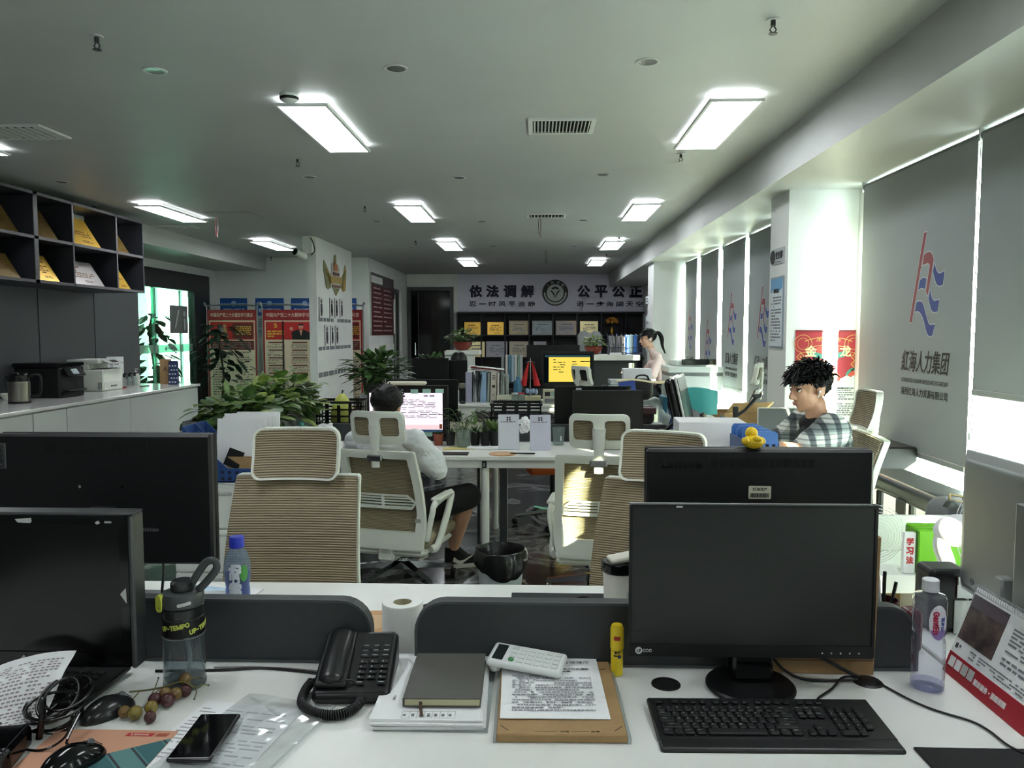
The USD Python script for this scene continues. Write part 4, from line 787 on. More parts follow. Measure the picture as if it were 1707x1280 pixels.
# ---------------------------------------------------------------- chairs
def bend(m, f, size=.05):
    v, fa = trimesh.remesh.subdivide_to_size(np.asarray(m.vertices), np.asarray(m.faces), size); v = np.array(v); v[:, 1] += f(v[:, 0], v[:, 2]); return TM(v, fa)
def chair(label, loc, rz, dz=0.0, group='white framed mesh office chairs', frame=WPLAS, cloth=None, seatm=None, head=True, headz=0.0, rec=10, backw=.47, arms=True):
    cl = cloth or TAN
    t = thing('office_chair', label, 'chair', loc, rz, group)
    sz = .46+dz
    part(t, 'seat', xf(dome_box(.50, .49, .075, .034), (0, .03, sz-.055)), seatm or mat('seat_tan', '#8c8069', .85), smooth=40)
    part(t, 'seat_shell', bend(bx((0, .0, sz-.075), (.47, .46, .05), .02), lambda x, z: 0*x, .2), frame)
    part(t, 'gas_column', cat(cyl((0, 0, .12), .028, .14, 16), cyl((0, 0, .24), .018, sz-.10-.24, 14)), CHROME, smooth=40)
    part(t, 'mechanism', bb(-.09, .09, -.12, .12, sz-.14, sz-.095, .01), BPLAS)
    for k in range(5):
        a = math.radians(90+72*k+18); d = np.array([math.cos(a), math.sin(a), 0]); s = np.array([-d[1], d[0], 0])
        p = [d*r_+s*w*q+np.array([0, 0, z+e]) for r_, w, z, h in ((.02, .026, .10, .045), (.31, .016, .07, .022)) for q in (-1, 1) for e in (0, h)]
        h_ = trimesh.convex.convex_hull(np.array(p)); part(t, 'base_leg', TM(h_.vertices, h_.faces), CHROME)
        part(t, 'caster', cat(cyl(tuple(d*.31+s*.006+np.array([0, 0, .03])), .03, .018, 14, axis='x'), cyl(tuple(d*.31-s*.024+np.array([0, 0, .03])), .03, .018, 14, axis='x'), cyl(tuple(d*.31+np.array([0, 0, .05])), .008, .03, 8)), BPLAS)
    # backrest: reclined panel, ring frame with mesh inside
    zb, zt = sz-.04, sz+.51; yb = -.23; H = zt-zb
    ring = Polygon([(-backw/2+.015, zb), (backw/2-.015, zb), (backw/2, zb+.12), (backw/2-.02, zt), (-backw/2+.02, zt), (-backw/2, zb+.12)]).buffer(.012, join_style=1)
    inner = Polygon([(-backw/2+.055, zb+.10), (backw/2-.055, zb+.10), (backw/2-.042, zb+.20), (backw/2-.062, zt-.04), (-backw/2+.062, zt-.04), (-backw/2+.042, zb+.20)]).buffer(.008, join_style=1)
    T = math.tan(math.radians(rec)); lean = lambda m, o=0.0: bend(m, lambda x, z: yb + o - (z-zb)*T - .045*np.sin(np.clip((z-zb)/H, 0, 1)*math.pi)*-1 + .35*x*x*.6, .06)
    part(t, 'back_frame', lean(fl(ring.difference(inner), 0, .028), -.03), frame, smooth=35)
    part(t, 'back_mesh', lean(fl(ring.buffer(-.004), 0, .006), .006), cl)
    z0 = zb+.22; op = Polygon([(-.20, z0), (.17, z0), (.20, z0+.04), (.15, z0+.085), (-.15, z0+.085), (-.20, z0+.045)]); bars = [sbox(-.3, z0+.011+k*.0165, .3, z0+.0185+k*.0165) for k in range(4)]
    part(t, 'lumbar_support', lean(fl(union_all([op.difference(op.buffer(-.010, join_style=2)), sbox(-.008, z0, .008, z0+.085).intersection(op)] + [b_.intersection(op) for b_ in bars]), 0, .012), -.026), frame)
    part(t, 'asset_sticker', lean(fl(rrect(.036, .022, .003, backw/2-.03, zb+.16), 0, .001), -.032), mat('sticker_grey', '#9a9a96', .5))
    part(t, 'back_bracket', cat(bb(-.06, .06, -.20, -.02, sz-.13, sz-.09, .012), bb(-.05, .05, -.235, -.195, sz-.13, sz-.02, .012)), frame)
    if head:
        hz = zt+.045+headz; yh = yb-(zt-zb)*T+.02
        hr = rrect(.315, .185, .035, 0, hz+.09); hole = [rrect(.105, .105, .02, s*.082, hz+.098) for s in (-1, 1)]
        hf = lambda m, o=0.0: bend(m, lambda x, z: yh+o+1.4*x*x-(z-hz)*.22+1.6*(z-hz-.09)**2, .03)
        part(t, 'headrest_frame', hf(fl(hr.difference(union_all(hole)), 0, .018), -.03), frame, smooth=35)
        part(t, 'headrest_mesh', hf(fl(rrect(.300, .172, .03, 0, hz+.09), 0, .006), -.006), cl)
        part(t, 'headrest_rim', hf(fl(hr.difference(rrect(.298, .170, .03, 0, hz+.09)), 0, .012), -.012), frame)
        part(t, 'neck_post', tb([(0, yh-.035, zt-.08), (0, yh-.045, zt+.05), (0, yh-.048, hz+.11)], [.011, .012, .016], 12, flat=2.3), frame, smooth=40)
        part(t, 'clamp', bb(-.045, .045, yh-.058, yh-.018, zt-.045, zt-.01, .006), CHROME)
    for s in (-1, 1) if arms else ():
        x = s*.27; lo = sz-.06
        P = np.array([(x-.02*s, -.16, lo), (x, -.10, lo+.02), (x, .10, sz+.17), (x, .08, sz+.215), (x, -.14, sz+.20), (x, -.19, sz+.15), (x-.03*s, -.20, lo+.06)])
        part(t, 'armrest', tb(curve(P, 36), .017, 8, flat=1.5), frame, smooth=True)
        part(t, 'arm_pad', bx((x, -.03, sz+.223), (.055, .24, .022), .008), frame)
    return t
CH_MAN = chair('white framed mesh chair holding the seated man in the white shirt', (-.80, 4.50, 0), -14, -.13)
CH_W = chair('empty white framed mesh chair with its back to the camera, right of the bin', (.37, 4.30, 0), -8, -.12)
CH_T1 = chair('empty tan mesh chair facing the camera at left, headrest above the blue bottle', (-.87, 2.44, 0), 180, 0.0, headz=-.045, arms=False)
CH_T2 = chair('empty tan mesh chair facing the camera at right, half hidden by the monitors', (.325, 2.53, 0), 154, -.03, headz=-.03, arms=False)
CH_R = chair('tan mesh chair turned sideways that the young man in the checked shirt sits on', (1.34, 3.82, 0), 84, .02, headz=.0, rec=6)
CH_F = chair('tan mesh chair turned sideways in front of the copier', (1.58, 6.72, 0), 70, .04)
GREYM = mat('grey_back_cloth', '#5f6563', .8)
CH_G = chair('grey cloth chair with white frame behind the young man in the checked shirt', (1.70, 4.98, 0), 172, .0, cloth=GREYM, seatm=GREYM, head=False)
CH_B = chair('white framed chair with raised headrest beside the yellow screen', (.70, 7.50, 0), -62, -.02, cloth=mat('black_mesh', '#1d1f20', .7))
CH_K = chair('black high-backed chair behind the woman in pink', (1.78, 10.55, 0), 80, .14, frame=BPLAS, cloth=mat('black_leather', '#16171a', .4), seatm=mat('black_leather', '#16171a', .4), head=False)
t = thing('task_chair', 'office chair with orange seat under the second row of desks', 'chair', (.13, 5.98, 0), 190)
part(t, 'seat', xf(dome_box(.46, .44, .09, .04), (0, 0, .42)), mat('orange_cloth', '#b8541f', .8), smooth=40); part(t, 'column', cyl((0, 0, .06), .025, .36, 12), BPLAS)
for k in range(5):
    a = math.radians(72*k); part(t, 'base_leg', tb([(0, 0, .10), (.30*math.cos(a), .30*math.sin(a), .07)], [.022, .014], 6), CHROME); part(t, 'caster', ball((.30*math.cos(a), .30*math.sin(a), .03), .03, 1), BPLAS)
# ---------------------------------------------------------------- desks
LEG = mat('white_metal', '#d6d8d4', .35)
def desk(label, x0, x1, y0, y1, legs, z=.75, name='desk'):
    t = thing(name, label, 'desk', group=None)
    part(t, 'desktop', bb(x0, x1, y0, y1, z-.025, z, .003), DESK)
    part(t, 'apron', cat(bb(x0+.05, x1-.05, y0+.03, y0+.05, z-.075, z-.025), bb(x0+.05, x1-.05, y1-.05, y1-.03, z-.075, z-.025)), LEG)
    for x, y in legs: part(t, 'leg', cat(cyl((x, y, .03), .024, z-.055, 16), cyl((x, y, 0), .028, .03, 16)), LEG, smooth=40)
    return t
def divider(label, x0, x1, y, z=.75, h=.147, rl=.07, rr=.07, th=.03):
    def corner(x, s, r): return [(x + s*r*(1-math.cos(q)), z+h-r*(1-math.sin(q))) for q in np.linspace(0, math.pi/2, 8)] if r else [(x, z+h)]
    p = Polygon([(x0, z+.001)] + corner(x0, 1, rl) + corner(x1, -1, rr)[::-1] + [(x1, z+.001)])
    t = thing('desk_divider', label, 'divider', (0, y, 0)); part(t, 'board', fl(p, 0, th), DGREY)
    part(t, 'edge_trim', fl(p.difference(p.buffer(-.006)), -.003, .003), mat('divider_trim', '#45494c', .5)); return t
D1 = desk('long white desk in the foreground with two monitors and papers on it', -1.62, .92, .55, 2.25, [(-1.5, .65), (-1.5, 2.15), (.82, .65), (.82, 2.15)])
divider('dark grey desk divider at left, behind the water bottle', -1.55, -.372, 1.690, rl=0)
divider('dark grey desk divider in the middle and right, behind the glue stick', -.274, .845, 1.690)
desk('white side desk under the silver computer at the right edge', .93, 1.75, .5, 2.05, [(1.0, .6), (1.68, .6), (1.0, 1.95), (1.68, 1.95)])
desk('white desk of the second row, at which the man in white sits', -1.555, .95, 4.61, 5.90, [(-1.48, 4.69), (-.315, 4.69), (.85, 4.69), (-1.48, 5.82), (-.315, 5.82), (.85, 5.82)])
divider('dark grey divider of the second row of desks', -1.55, .93, 5.25, h=.12)
desk('white desk of the third row, carrying binders and the yellow screen', -1.35, 1.05, 7.95, 9.25, [(-1.25, 8.03), (.95, 8.03), (-1.25, 9.15), (.95, 9.15)])
divider('dark divider of the third row of desks', -1.3, 1.0, 8.62, h=.12)
desk('white desk in front of the young man in the checked shirt', .70, 1.20, 2.95, 4.58, [(.76, 3.05), (1.13, 3.05), (.76, 4.5), (1.13, 4.5)])
desk('white side desk carrying the edge-on monitor, beside the second row', .955, 1.27, 4.6, 5.85, [(1.0, 4.7), (1.22, 4.7), (1.0, 5.75), (1.22, 5.75)])
t = thing('desk_bracket', 'small black cable clip on the front edge of the second-row desk', 'clip', (-.315, 4.612, .70)); part(t, 'body', bb(-.014, .014, -.008, .0, -.02, .024, .003), BPLAS); part(t, 'loop', fl(rrect(.010, .022, .005).difference(rrect(.005, .015, .0025)), -.010, .002), LGREY)

# ---------------------------------------------------------------- monitors
def monitor(label, loc, rz, w=.54, h=.325, base=True, z0=.09, tilt=0, screen=None, back_vents=False, bezel=.010, chin=.022, thick=.03, round_base=False, shell=None, catg='monitor', name='monitor'):
    """local: origin on the desk below, screen facing -y; z0 = height of the lower edge"""
    sh = shell or BPLAS; t = thing(name, label, catg, loc, rz)
    R = lambda m: xf(xf(m, (0, 0, -z0)), (0, 0, z0), (-tilt, 0, 0))
    part(t, 'housing', R(cat(bb(-w/2, w/2, 0, thick*.5, z0, z0+h, .004), bx((0, thick*.9, z0+h*.47), (w*.72, thick*1.2, h*.62), .012))), sh)
    part(t, 'bezel', R(fl(rrect(w, h, .004, 0, z0+h/2).difference(rrect(w-2*bezel, h-bezel-chin, .001, 0, z0+h/2+(chin-bezel)/2)), -.003, .004)), sh)
    s = part(t, 'screen', R(fl(rrect(w-2*bezel, h-bezel-chin, .001, 0, z0+h/2+(chin-bezel)/2), -.0005, .001)), screen or SCREEN)
    if base:
        part(t, 'stand', bb(-.035, .035, thick*1.2, thick*1.2+.03, .012, z0+h*.45, .006), sh)
        part(t, 'stand_base', cyl((0, -.004, 0), .092, .012, 40, .004) if round_base else dome_box(.24, .19, .014, .0065), sh, smooth=40)
    return t, R
# row-1 front right monitor: dark matt screen
mt, R = monitor('widescreen monitor with round black base facing the camera, foreground right', (.452, 1.60, .751), 0, .512, .325, z0=.065, chin=.026, bezel=.006, screen=mat('matt_screen', '#1a1d1b', .33), round_base=True)
part(mt, 'stand_foot', bb(-.035, .05, .0, .05, .012, .085, .006), BGLOSS)
part(mt, 'top_edge', bb(-.256, .256, -.004, .004, .3905, .393), mat('grey_edge', '#6f7371', .4))
l = part(mt, 'logo', fl(Point(-.235, .078).buffer(.0075), -.005, .001), mat('logo_white', '#d4d6d4', .5)); part(l, 'lettering', fl(mv(glyphs('LE', .006, 'latin', bold=2), -.235, .078), -.006, .001), INK)
part(mt, 'logo', fl(mv(glyphs('COO', .0065, 'latin', bold=1), -.217, .078), -.005, .001), mat('logo_white', '#d4d6d4', .5))
for k in range(5): part(mt, 'touch_button', fl(Point(.148+k*.019, .077).buffer(.0017), -.005, .001), mat('logo_white', '#d4d6d4', .5))
part(mt, 'sensor_strip', bb(-.16, -.147, -.004, -.003, .384, .387), mat('logo_white', '#d4d6d4', .5))
# row-1 black monitor at the left edge, glossy
mt, R = monitor('black older monitor facing the camera at the left edge, with torn sticker marks', (-1.07, 1.50, .751), 0, .50, .312, z0=.070, bezel=.018, chin=.03, screen=mat('gloss_screen', '#050606', .18), shell=BGLOSS, thick=.05)
part(mt, 'side_rim', bb(.25, .262, -.006, .04, .068, .384, .004), mat('rim_grey', '#2e3032', .35)); part(mt, 'top_rim', bb(-.25, .262, -.006, .04, .382, .388, .003), mat('rim_grey', '#2e3032', .35))
wst = mat('sticker_white', '#b9bab9', .7)
part(mt, 'torn_sticker', fl(Polygon([(.022, .374), (.055, .377), (.056, .370), (.053, .366), (.028, .367)]), -.005, .001), wst)
part(mt, 'sticker_remnant', fl(union_all([Polygon([(.185, .368), (.192, .372), (.196, .367), (.190, .364)]), sbox(.205, .367, .219, .371)]), -.005, .001), wst)
part(mt, 'torn_sticker', fl(Polygon([(.232, .222), (.244, .235), (.245, .203), (.236, .216)]), -.005, .001), wst)
part(mt, 'emblem_remnant', fl(union_all([Polygon([(.018, .083), (.028, .094), (.034, .088), (.036, .081)]), Point(.036, .083).buffer(.006), Polygon([(.043, .086), (.047, .092), (.052, .086)])]), -.005, .001), wst)
# monitors seen from the back on the far half of the row-1 desk
def back_details(mt, w, z0, h, y, lenovo_badge):
    part(mt, 'vent_grille', cat(*[bb(x, x+.0025, y-.001, y+.001, z0+h-.052, z0+h-.030) for x in np.arange(-w*.25, w*.25, .0055)]), mat('vent_black', '#050505', .7))
mt, R = monitor('large black monitor seen from behind at left, with a grey brand badge', (-1.107, 1.95, .751), 180, .562, .337, z0=.153, thick=.022)
yb = .0122; part(mt, 'back_cover', bb(-.28, .28, .011, .036, .154, .489, .006), mat('soft_black', '#101113', .5, bump=(500, .05), specular_ior_level=.35))
part(mt, 'vent_grille', cat(*[bx((x, .0365, .455), (.0027, .002, .024)) for x in np.arange(-.118, .148, .0056)]), mat('vent_black', '#040404', .8))
B = part(mt, 'badge', bb(.250, .274, .0355, .0372, .40, .466, .001), mat('badge_grey', '#585b5d', .35, .5))
part(B, 'lettering', xf(fl(affinity.rotate(glyphs('Lenovo', .013, 'latin', bold=2, w=.056), 90), 0, .001), (.262, .0383, .433), (0, 0, 180)), INK)
part(mt, 'lettering', xf(fl(glyphs('ThinkVision', .010, 'latin', w=.045), 0, .001), (-.118, .0372, .245), (0, 0, 180)), mat('badge_text', '#6e7173', .5))
for x in (-.05, .06): part(mt, 'screw', xf(cyl((0, 0, 0), .004, .002, 10), (x, .0362, .355), (-90, 0, 0)), CHROME)
mt, R = monitor('black monitor seen from behind at right, a yellow duck sitting on it', (.532, 1.87, .751), 180, .538, .33, z0=.142, thick=.022)
part(mt, 'back_cover', bb(-.268, .268, .011, .036, .143, .470, .006), mat('soft_black', '#101113', .5, bump=(500, .05), specular_ior_level=.35))
part(mt, 'vent_grille', cat(*[bx((x, .0365, .438), (.0027, .002, .019)) for x in np.arange(-.125, .124, .0056)]), mat('vent_black', '#040404', .8))
part(mt, 'lettering', xf(fl(glyphs('Lenovo', .022, 'latin', bold=3, w=.095), 0, .001), (.185, .0372, .436), (0, 0, 180)), mat('gloss_letter', '#060707', .15))
k = part(mt, 'asset_label', xf(fl(rrect(.053, .031, .002), 0, .001), (.0, .0372, .368), (0, 0, 180)), mat('label_cream', '#cfcdb9', .6))
part(k, 'barcode', xf(fl(union_all([sbox(-.022+i*.0022, -.012, -.022+i*.0022+[.0008, .0014, .001][i % 3], -.002) for i in range(20)]), 0, .001), (.0, .0382, .368), (0, 0, 180)), INK)
part(k, 'lettering', xf(fl(mv(glyphs('红海资产', .008, w=.034), .0, .008), 0, .001), (.0, .0382, .368), (0, 0, 180)), INK)
# yellow duck on top of it
t = thing('rubber_duck', 'yellow rubber duck sitting on top of the black monitor', 'toy', (.519, 1.852, 1.2235), 100)
DY = mat('duck_yellow', '#e8c21c', .35)
part(t, 'body', cat(ball((0, 0, .014), (.027, .0245, .0165)), ball((-.021, 0, .024), (.012, .010, .008)), ball((-.002, .019, .016), (.016, .009, .010)), ball((-.002, -.019, .016), (.016, .009, .010)), ball((.010, 0, .034), (.0155, .0145, .015))), DY, smooth=True)
part(t, 'beak', ball((.026, 0, .032), (.007, .008, .003), 1), mat('duck_orange', '#d8862a', .4), smooth=True); part(t, 'eye', cat(ball((.0195, .009, .039), .0025, 1), ball((.0195, -.009, .039), .0025, 1)), INK)
# man's monitor, with a lit spreadsheet, and the ones around it
SCRW = glow('screen_sheet', '#efdcec', 1.0)
c = at_y(680, 700, 5.10)
mt, R = monitor("black monitor with a lit spreadsheet and teal notes before the man in white", (c[0], 5.10, .751), 0, .54, .345, z0=.05, screen=mat('screen_off', '#08090b', .3), bezel=.012)
part(mt, 'window', fl(rrect(.49, .245, .001, -.012, .222), -.003, .001), SCRW)
part(mt, 'taskbar', fl(sbox(-.257, .083, .233, .099), -.003, .001), glow('screen_taskbar', '#3f5a78', .5))
part(mt, 'sheet_print', fl(union_all([mv(scribble(.44, .13, 12, 4, .75, .05, .35), -.02, .24), mv(scribble(.44, .02, 1, 5, .9), -.02, .325)]), -.004, .001), mat('screen_print', '#9a8fa6', .7))
part(mt, 'sheet_tint', fl(sbox(-.257, .101, .233, .13), -.0036, .0005), glow('screen_pink', '#f0c9cc', .9))
part(mt, 'sticker', fl(sbox(.212, .105, .23, .137), -.005, .001), mat('screen_orange', '#b5653a', .6))
NOTE = mat('teal_note', '#a6d2c6', .7)
for x, z, w in ((.046, .355, .05), (.128, .357, .055), (.214, .358, .055), (.12, .068, .09), (-.06, .355, .06)): part(mt, 'sticky_note', fl(sbox(x-w/2, z-.014, x+w/2, z+.014), -.007, .001), NOTE)
part(mt, 'power_light', fl(Point(.23, .066).buffer(.004), -.006, .001), mat('logo_white', '#d4d6d4', .5))
c = at_y(679, 643, 5.13); solo('keyboard_tray', bb(-.13, .13, -.05, .03, 0, .024, .009), mat('cream_plastic', '#bdb7a2', .5), 'cream slim box lying on top of the lit monitor', 'box', (c[0], 5.125, 1.1475))
c = at_y(722, 690, 5.52); monitor('black monitor behind the lit one, turned away in the second row', (c[0]-.08, 5.52, .751), 0, .52, .39, z0=.02)
c = at_y(1013, 700, 4.98); mt, R = monitor('large dark switched-off monitor in front of the empty white chair, second row right', (c[0], 4.98, .751), 0, .455, .365, z0=.01)
c = at_y(990, 700, 5.50); mt, R = monitor('dark monitor peeking out behind the big dark one, second row right', (c[0]-.01, 5.50, .751), 0, .545, .36, z0=.005)
c = at_y(963, 651.5, 5.48); part(mt, 'tag', fl(mv(rrect(.04, .012), -.10, .345), -.006, .002), mat('logo_white', '#d4d6d4', .5))
# third row
c = at_y(946, 612, 8.45); mt, R = monitor('black monitor showing a bright yellow page, third row', (c[0], 8.45, .751), 0, .58, .395, z0=.145, bezel=.03, chin=.05, screen=glow('screen_dark', '#0a1418', .4))
part(mt, 'page', fl(sbox(-.205, .205, .248, .475), -.003, .001), glow('screen_yellow', '#eed55a', .85))
part(mt, 'page_top', fl(sbox(-.25, .475, .248, .50), -.003, .001), glow('screen_teal', '#3c5f66', .4))
part(mt, 'page_print', fl(union_all([mv(scribble(.13, .16, 6, 2, .7, .05, .35), -.09, .38), mv(scribble(.08, .08, 3, 6, .8, .05, .3), .09, .40), sbox(.14, .425, .248, .433)]), -.004, .001), mat('page_ink', '#7a6a2a', .7))
c = at_y(905, 580, 9.05); monitor('larger dark monitor behind the yellow screen', (c[0]+.12, 9.02, .751), 0, .62, .38, z0=.22)
c = at_y(717, 612, 8.30); monitor('wide dark switched-off monitor in front of the dark office door', (c[0], 8.30, .751), 0, .40, .34, z0=.13)
c = at_y(752, 612, 8.50); monitor('dark monitor to the right of the wide dark one, third row', (c[0], 8.50, .751), 0, .36, .30, z0=.14)
c = at_y(707, 645, 8.1); t = thing('laptop', 'open black laptop in front of the dark monitor, third row', 'laptop', (c[0], 8.1, .751)); part(t, 'lid', xf(bb(-.19, .19, 0, .012, 0, .26, .004), rot=(-18, 0, 0)), BPLAS); part(t, 'keyboard_half', bb(-.19, .19, -.24, 0, 0, .014, .004), BPLAS)
# man at right: monitor seen edge-on
t = thing('monitor', 'monitor with glossy curved back seen nearly edge-on, left of the black thermos cup', 'monitor', (1.0, 5.0, .84), 74)
RL = lambda m: xf(m, rot=(-13, 0, 0))
part(t, 'screen', RL(bb(-.24, .24, -.018, -.012, .05, .38, .002)), SCREEN); part(t, 'bezel', RL(bb(-.25, .25, -.014, .0, .04, .39, .005)), LGREY)
part(t, 'back_cover', RL(xf(xf(dome_box(.5, .35, .07, .034), rot=(-90, 0, 0)), (0, 0, .215))), BGLOSS, smooth=40)
part(t, 'stand', cat(tb([(-.05, .06, .12), (-.05, .18, .0)], .012, 8), tb([(.05, .06, .12), (.05, .18, .0)], .012, 8), bb(-.14, .14, .0, .22, 0, .012, .004)), BPLAS)
t = thing('monitor_riser', 'grey riser shelf under the edge-on monitor, cables hanging from it', 'stand', (1.09, 5.02, .751)); part(t, 'top', bb(-.12, .16, -.28, .25, .066, .088, .004), LGREY); part(t, 'side_panel', bb(-.12, .16, -.28, -.26, 0, .066), LGREY); part(t, 'side_panel', bb(-.12, .16, .23, .25, 0, .066), LGREY)
part(t, 'cables', tb(curve([(-.16, -.05, .14), (-.2, -.12, .06), (-.17, -.2, .02), (-.24, -.28, .0)], 16), .005, 6), CABLE)

# ---------------------------------------------------------------- second-row desk items
Y2 = .751
def on2(px, py, z=.75): p = at_z(px, py, z); return float(p[0]), float(p[1]), z+.001
def qr_stand(px, py, l, tint):
    x, y, z = on2(px, py); t = thing('sign_stand', l, 'table sign', (x, y+.02, z), 4)
    P_ = mat(tint, {'stand_white': '#cfd1da', 'stand_lilac': '#c6c6d6'}[tint], .25)
    part(t, 'panel', xf(bb(-.067, .067, 0, .006, .0, .225, .002), rot=(-8, 0, 0)), P_); part(t, 'foot', bb(-.067, .067, 0, .07, 0, .006, .002), P_)
    part(t, 'icon', xf(fl(union_all([mv(rrect(.010, .010), sx, .198+sz) for sx in (-.008, .008) for sz in (-.007, .007)]), -.001, .001), rot=(-8, 0, 0)), INK)
    part(t, 'print', xf(fl(mv(scribble(.10, .008, 1, 4, 1, .02, .8), 0, .178), -.001, .001), rot=(-8, 0, 0)), GINK)
qr_stand(848, 750.5, 'white acrylic table sign, left of the two on the second-row desk', 'stand_white'); qr_stand(901, 751.5, 'lilac-white acrylic table sign, right of the two on the second-row desk', 'stand_lilac')
def pot(px, py, l, r, h, m, plantm, n=14, L=.05, W=.012, hh=.03):
    x, y, z = on2(px, py); t = thing('small_plant', l, 'plant', (x, y, z))
    part(t, 'pot', lathe([(0, 0), (r*.75, 0), (r, h*.92), (r*1.06, h*.92), (r*1.06, h), (r*.9, h), (r*.88, h*.85), (0, h*.85)], 18), m, smooth=35)
    rr_ = random.Random(px)
    for i in range(n):
        a = rr_.random()*6.28; part(t, 'leaf', leaf((.3*r*math.cos(a), .3*r*math.sin(a), h*.86), (math.cos(a)*.6, math.sin(a)*.6, 1.0), L*rr_.uniform(.7, 1.3), W, .2), plantm)
TERR = mat('terracotta', '#8a4a38', .7); BPOT = mat('black_pot', '#17181a', .5)
pot(731, 742, 'small terracotta pot right beside the lit monitor', .034, .075, TERR, LM, 10, .04)
pot(751, 742, 'small black pot between the terracotta pot and the clear cup', .034, .085, BPOT, LM, 8, .05)
pot(792, 742, 'small black pot with sprouts right of the clear cup', .036, .09, BPOT, LM, 14, .07)
pot(809, 743, 'small black pot of thin grass behind the other pots', .036, .09, BPOT, LM, 18, .10, .006)
pot(824, 743, 'black pot with a leafy stem behind the white table sign', .036, .10, BPOT, LG, 16, .12, .03)
x, y, z = on2(773, 746); t = thing('cutting_cup', 'clear plastic cup holding long green cuttings', 'plant', (x, y, z))
CLR = clearmat('clear_plastic', '#e9f0ee', solid=.10, col='#c9d2d0')
part(t, 'cup', lathe([(.0, .003), (.04, .003), (.05, .12), (.052, .122), (.054, .12), (.043, 0), (0, 0)], 20), CLR, smooth=40); part(t, 'water', cyl((0, 0, .006), .042, .055, 18), clearmat('water_tint', '#dfe9df', solid=.12, col='#8fa08a'))
rr_ = random.Random(2)
for i in range(7):
    a = -1.2+i*.75; q = curve([(0, 0, .02), (.02*math.cos(a), .02*math.sin(a), .12), (.09*math.cos(a), .05*math.sin(a), .2+.02*(i % 3)), (.17*math.cos(a), .07*math.sin(a), .22+.03*(i % 2))], 12); s_ = part(t, 'stem', tb(q, .0025, 5), LM)
    for j in range(6):
        p = q[4+j] if 4+j < len(q) else q[-1]; part(s_, 'leaf', leaf(p, (math.cos(a+rr_.uniform(-1.2, 1.2)), math.sin(a)*.5, rr_.uniform(-.1, .5)), .075, .022, .5), LG)
x, y, z = on2(786, 726); t = thing('desk_calendar', 'small cream spiral desk calendar behind the green cuttings', 'calendar', (x, 5.12, z), 0)
part(t, 'page', xf(bb(-.11, .11, 0, .004, 0, .15), rot=(-12, 0, 0)), mat('calendar_cream_page', '#d3d2bb', .7)); part(t, 'back_leg', xf(bb(-.11, .11, -.004, 0, 0, .15), (0, .062, 0), (12, 0, 0)), mat('calendar_cream_page', '#d3d2bb', .7))
part(t, 'spiral', cat(*[xf(lathe([(.006, -.0012), (.0075, 0), (.006, .0012)], 8), (-.10+i*.0105, .03, .147), (0, 90, 0)) for i in range(20)]), INK); part(t, 'print', xf(fl(union_all([sbox(-.09, .055, .09, .058), mv(scribble(.16, .05, 4, 4, .6), 0, .1)]), -.001, .001), rot=(-12, 0, 0)), GINK)
x, y, z = on2(931, 742); t = thing('plastic_cup', 'clear plastic cup right of the lilac table sign', 'cup', (x, y, z)); part(t, 'cup', lathe([(.0, .003), (.032, .003), (.042, .115), (.046, .117), (.045, .114), (.035, 0), (0, 0)], 20), CLR, smooth=40); part(t, 'tag', bb(.01, .02, -.046, -.040, .035, .065), PAPER)
def crumpled(name, label, loc, r, seed, m=PAPER, sc=(1, 1, 1.2), catg='tissue'):
    b = trimesh.creation.icosphere(3, 1.0); v = b.vertices; n = meshkit.fbm(v*2.2+seed, 3, seed); v = v*(0.45+1.0*n)[:, None]*np.array(sc)*r; v[:, 2] -= v[:, 2].min(); return solo(name, TM(v, b.faces), m, label, catg, loc)
x, y, z = on2(874, 738); crumpled('tissue', 'crumpled white tissue between the two table signs', (x, y+.08, z+.03), .05, 3); t = thing('tissue_holder', 'black tissue holder between the two table signs', 'holder', (x+.01, y+.085, z)); part(t, 'body', bb(-.03, .03, -.03, .03, 0, .05, .006), BPLAS); part(t, 'slot', bb(-.015, .015, -.01, .01, .05, .0515), INK)
def handfan(label, loc, rz):
    t = thing('hand_fan', label, 'fan', loc, rz); part(t, 'disc', cyl((0, 0, 0), .085, .003, 32), mat('fan_paper', '#c79c70', .7, noise=(25, '#b98a63'))); part(t, 'print', cat(cyl((0, 0, .003), .05, .0006, 24)), mat('fan_print', '#cba983', .7)); part(t, 'handle', tb([(.05, 0, .007), (.18, 0, .008), (.2, 0, .009)], [.006, .009, .008], 8, flat=.6), BPLAS, smooth=True)
x, y, z = on2(838, 757); handfan('tan paper hand fan lying on the second-row desk', (x, y, z), -8)
x, y, z = on2(772, 757); t = thing('desk_mat', 'dark desk mat beside the elbow of the man in white', 'mat', (x-.06, y, z)); part(t, 'mat', bb(-.16, .09, -.05, .06, 0, .004, .002), mat('dark_mat', '#242220', .7)); part(t, 'hem', cat(bb(-.161, .091, -.0515, -.050, 0, .0045), bb(.09, .0915, -.0515, .06, 0, .0045)), BPLAS)
x, y, z = on2(765, 748); solo('loose_paper', cat(xf(bb(-.10, .10, -.05, .05, 0, .002), (0, 0, 0)), xf(bb(-.09, .09, -.05, .05, .002, .004), (.03, .02, 0), (0, 0, 8))), mat('yellow_paper', '#cfc27f', .7), 'yellowish papers beside the small pots', 'paper', (x, y, z), 5)
x, y, z = on2(815, 748); solo('note_pad', bb(-.14, .10, -.035, .035, 0, .012, .002), PAPER, 'long white note pad at the foot of the small black pots', 'note pad', (x, y, z), 2)
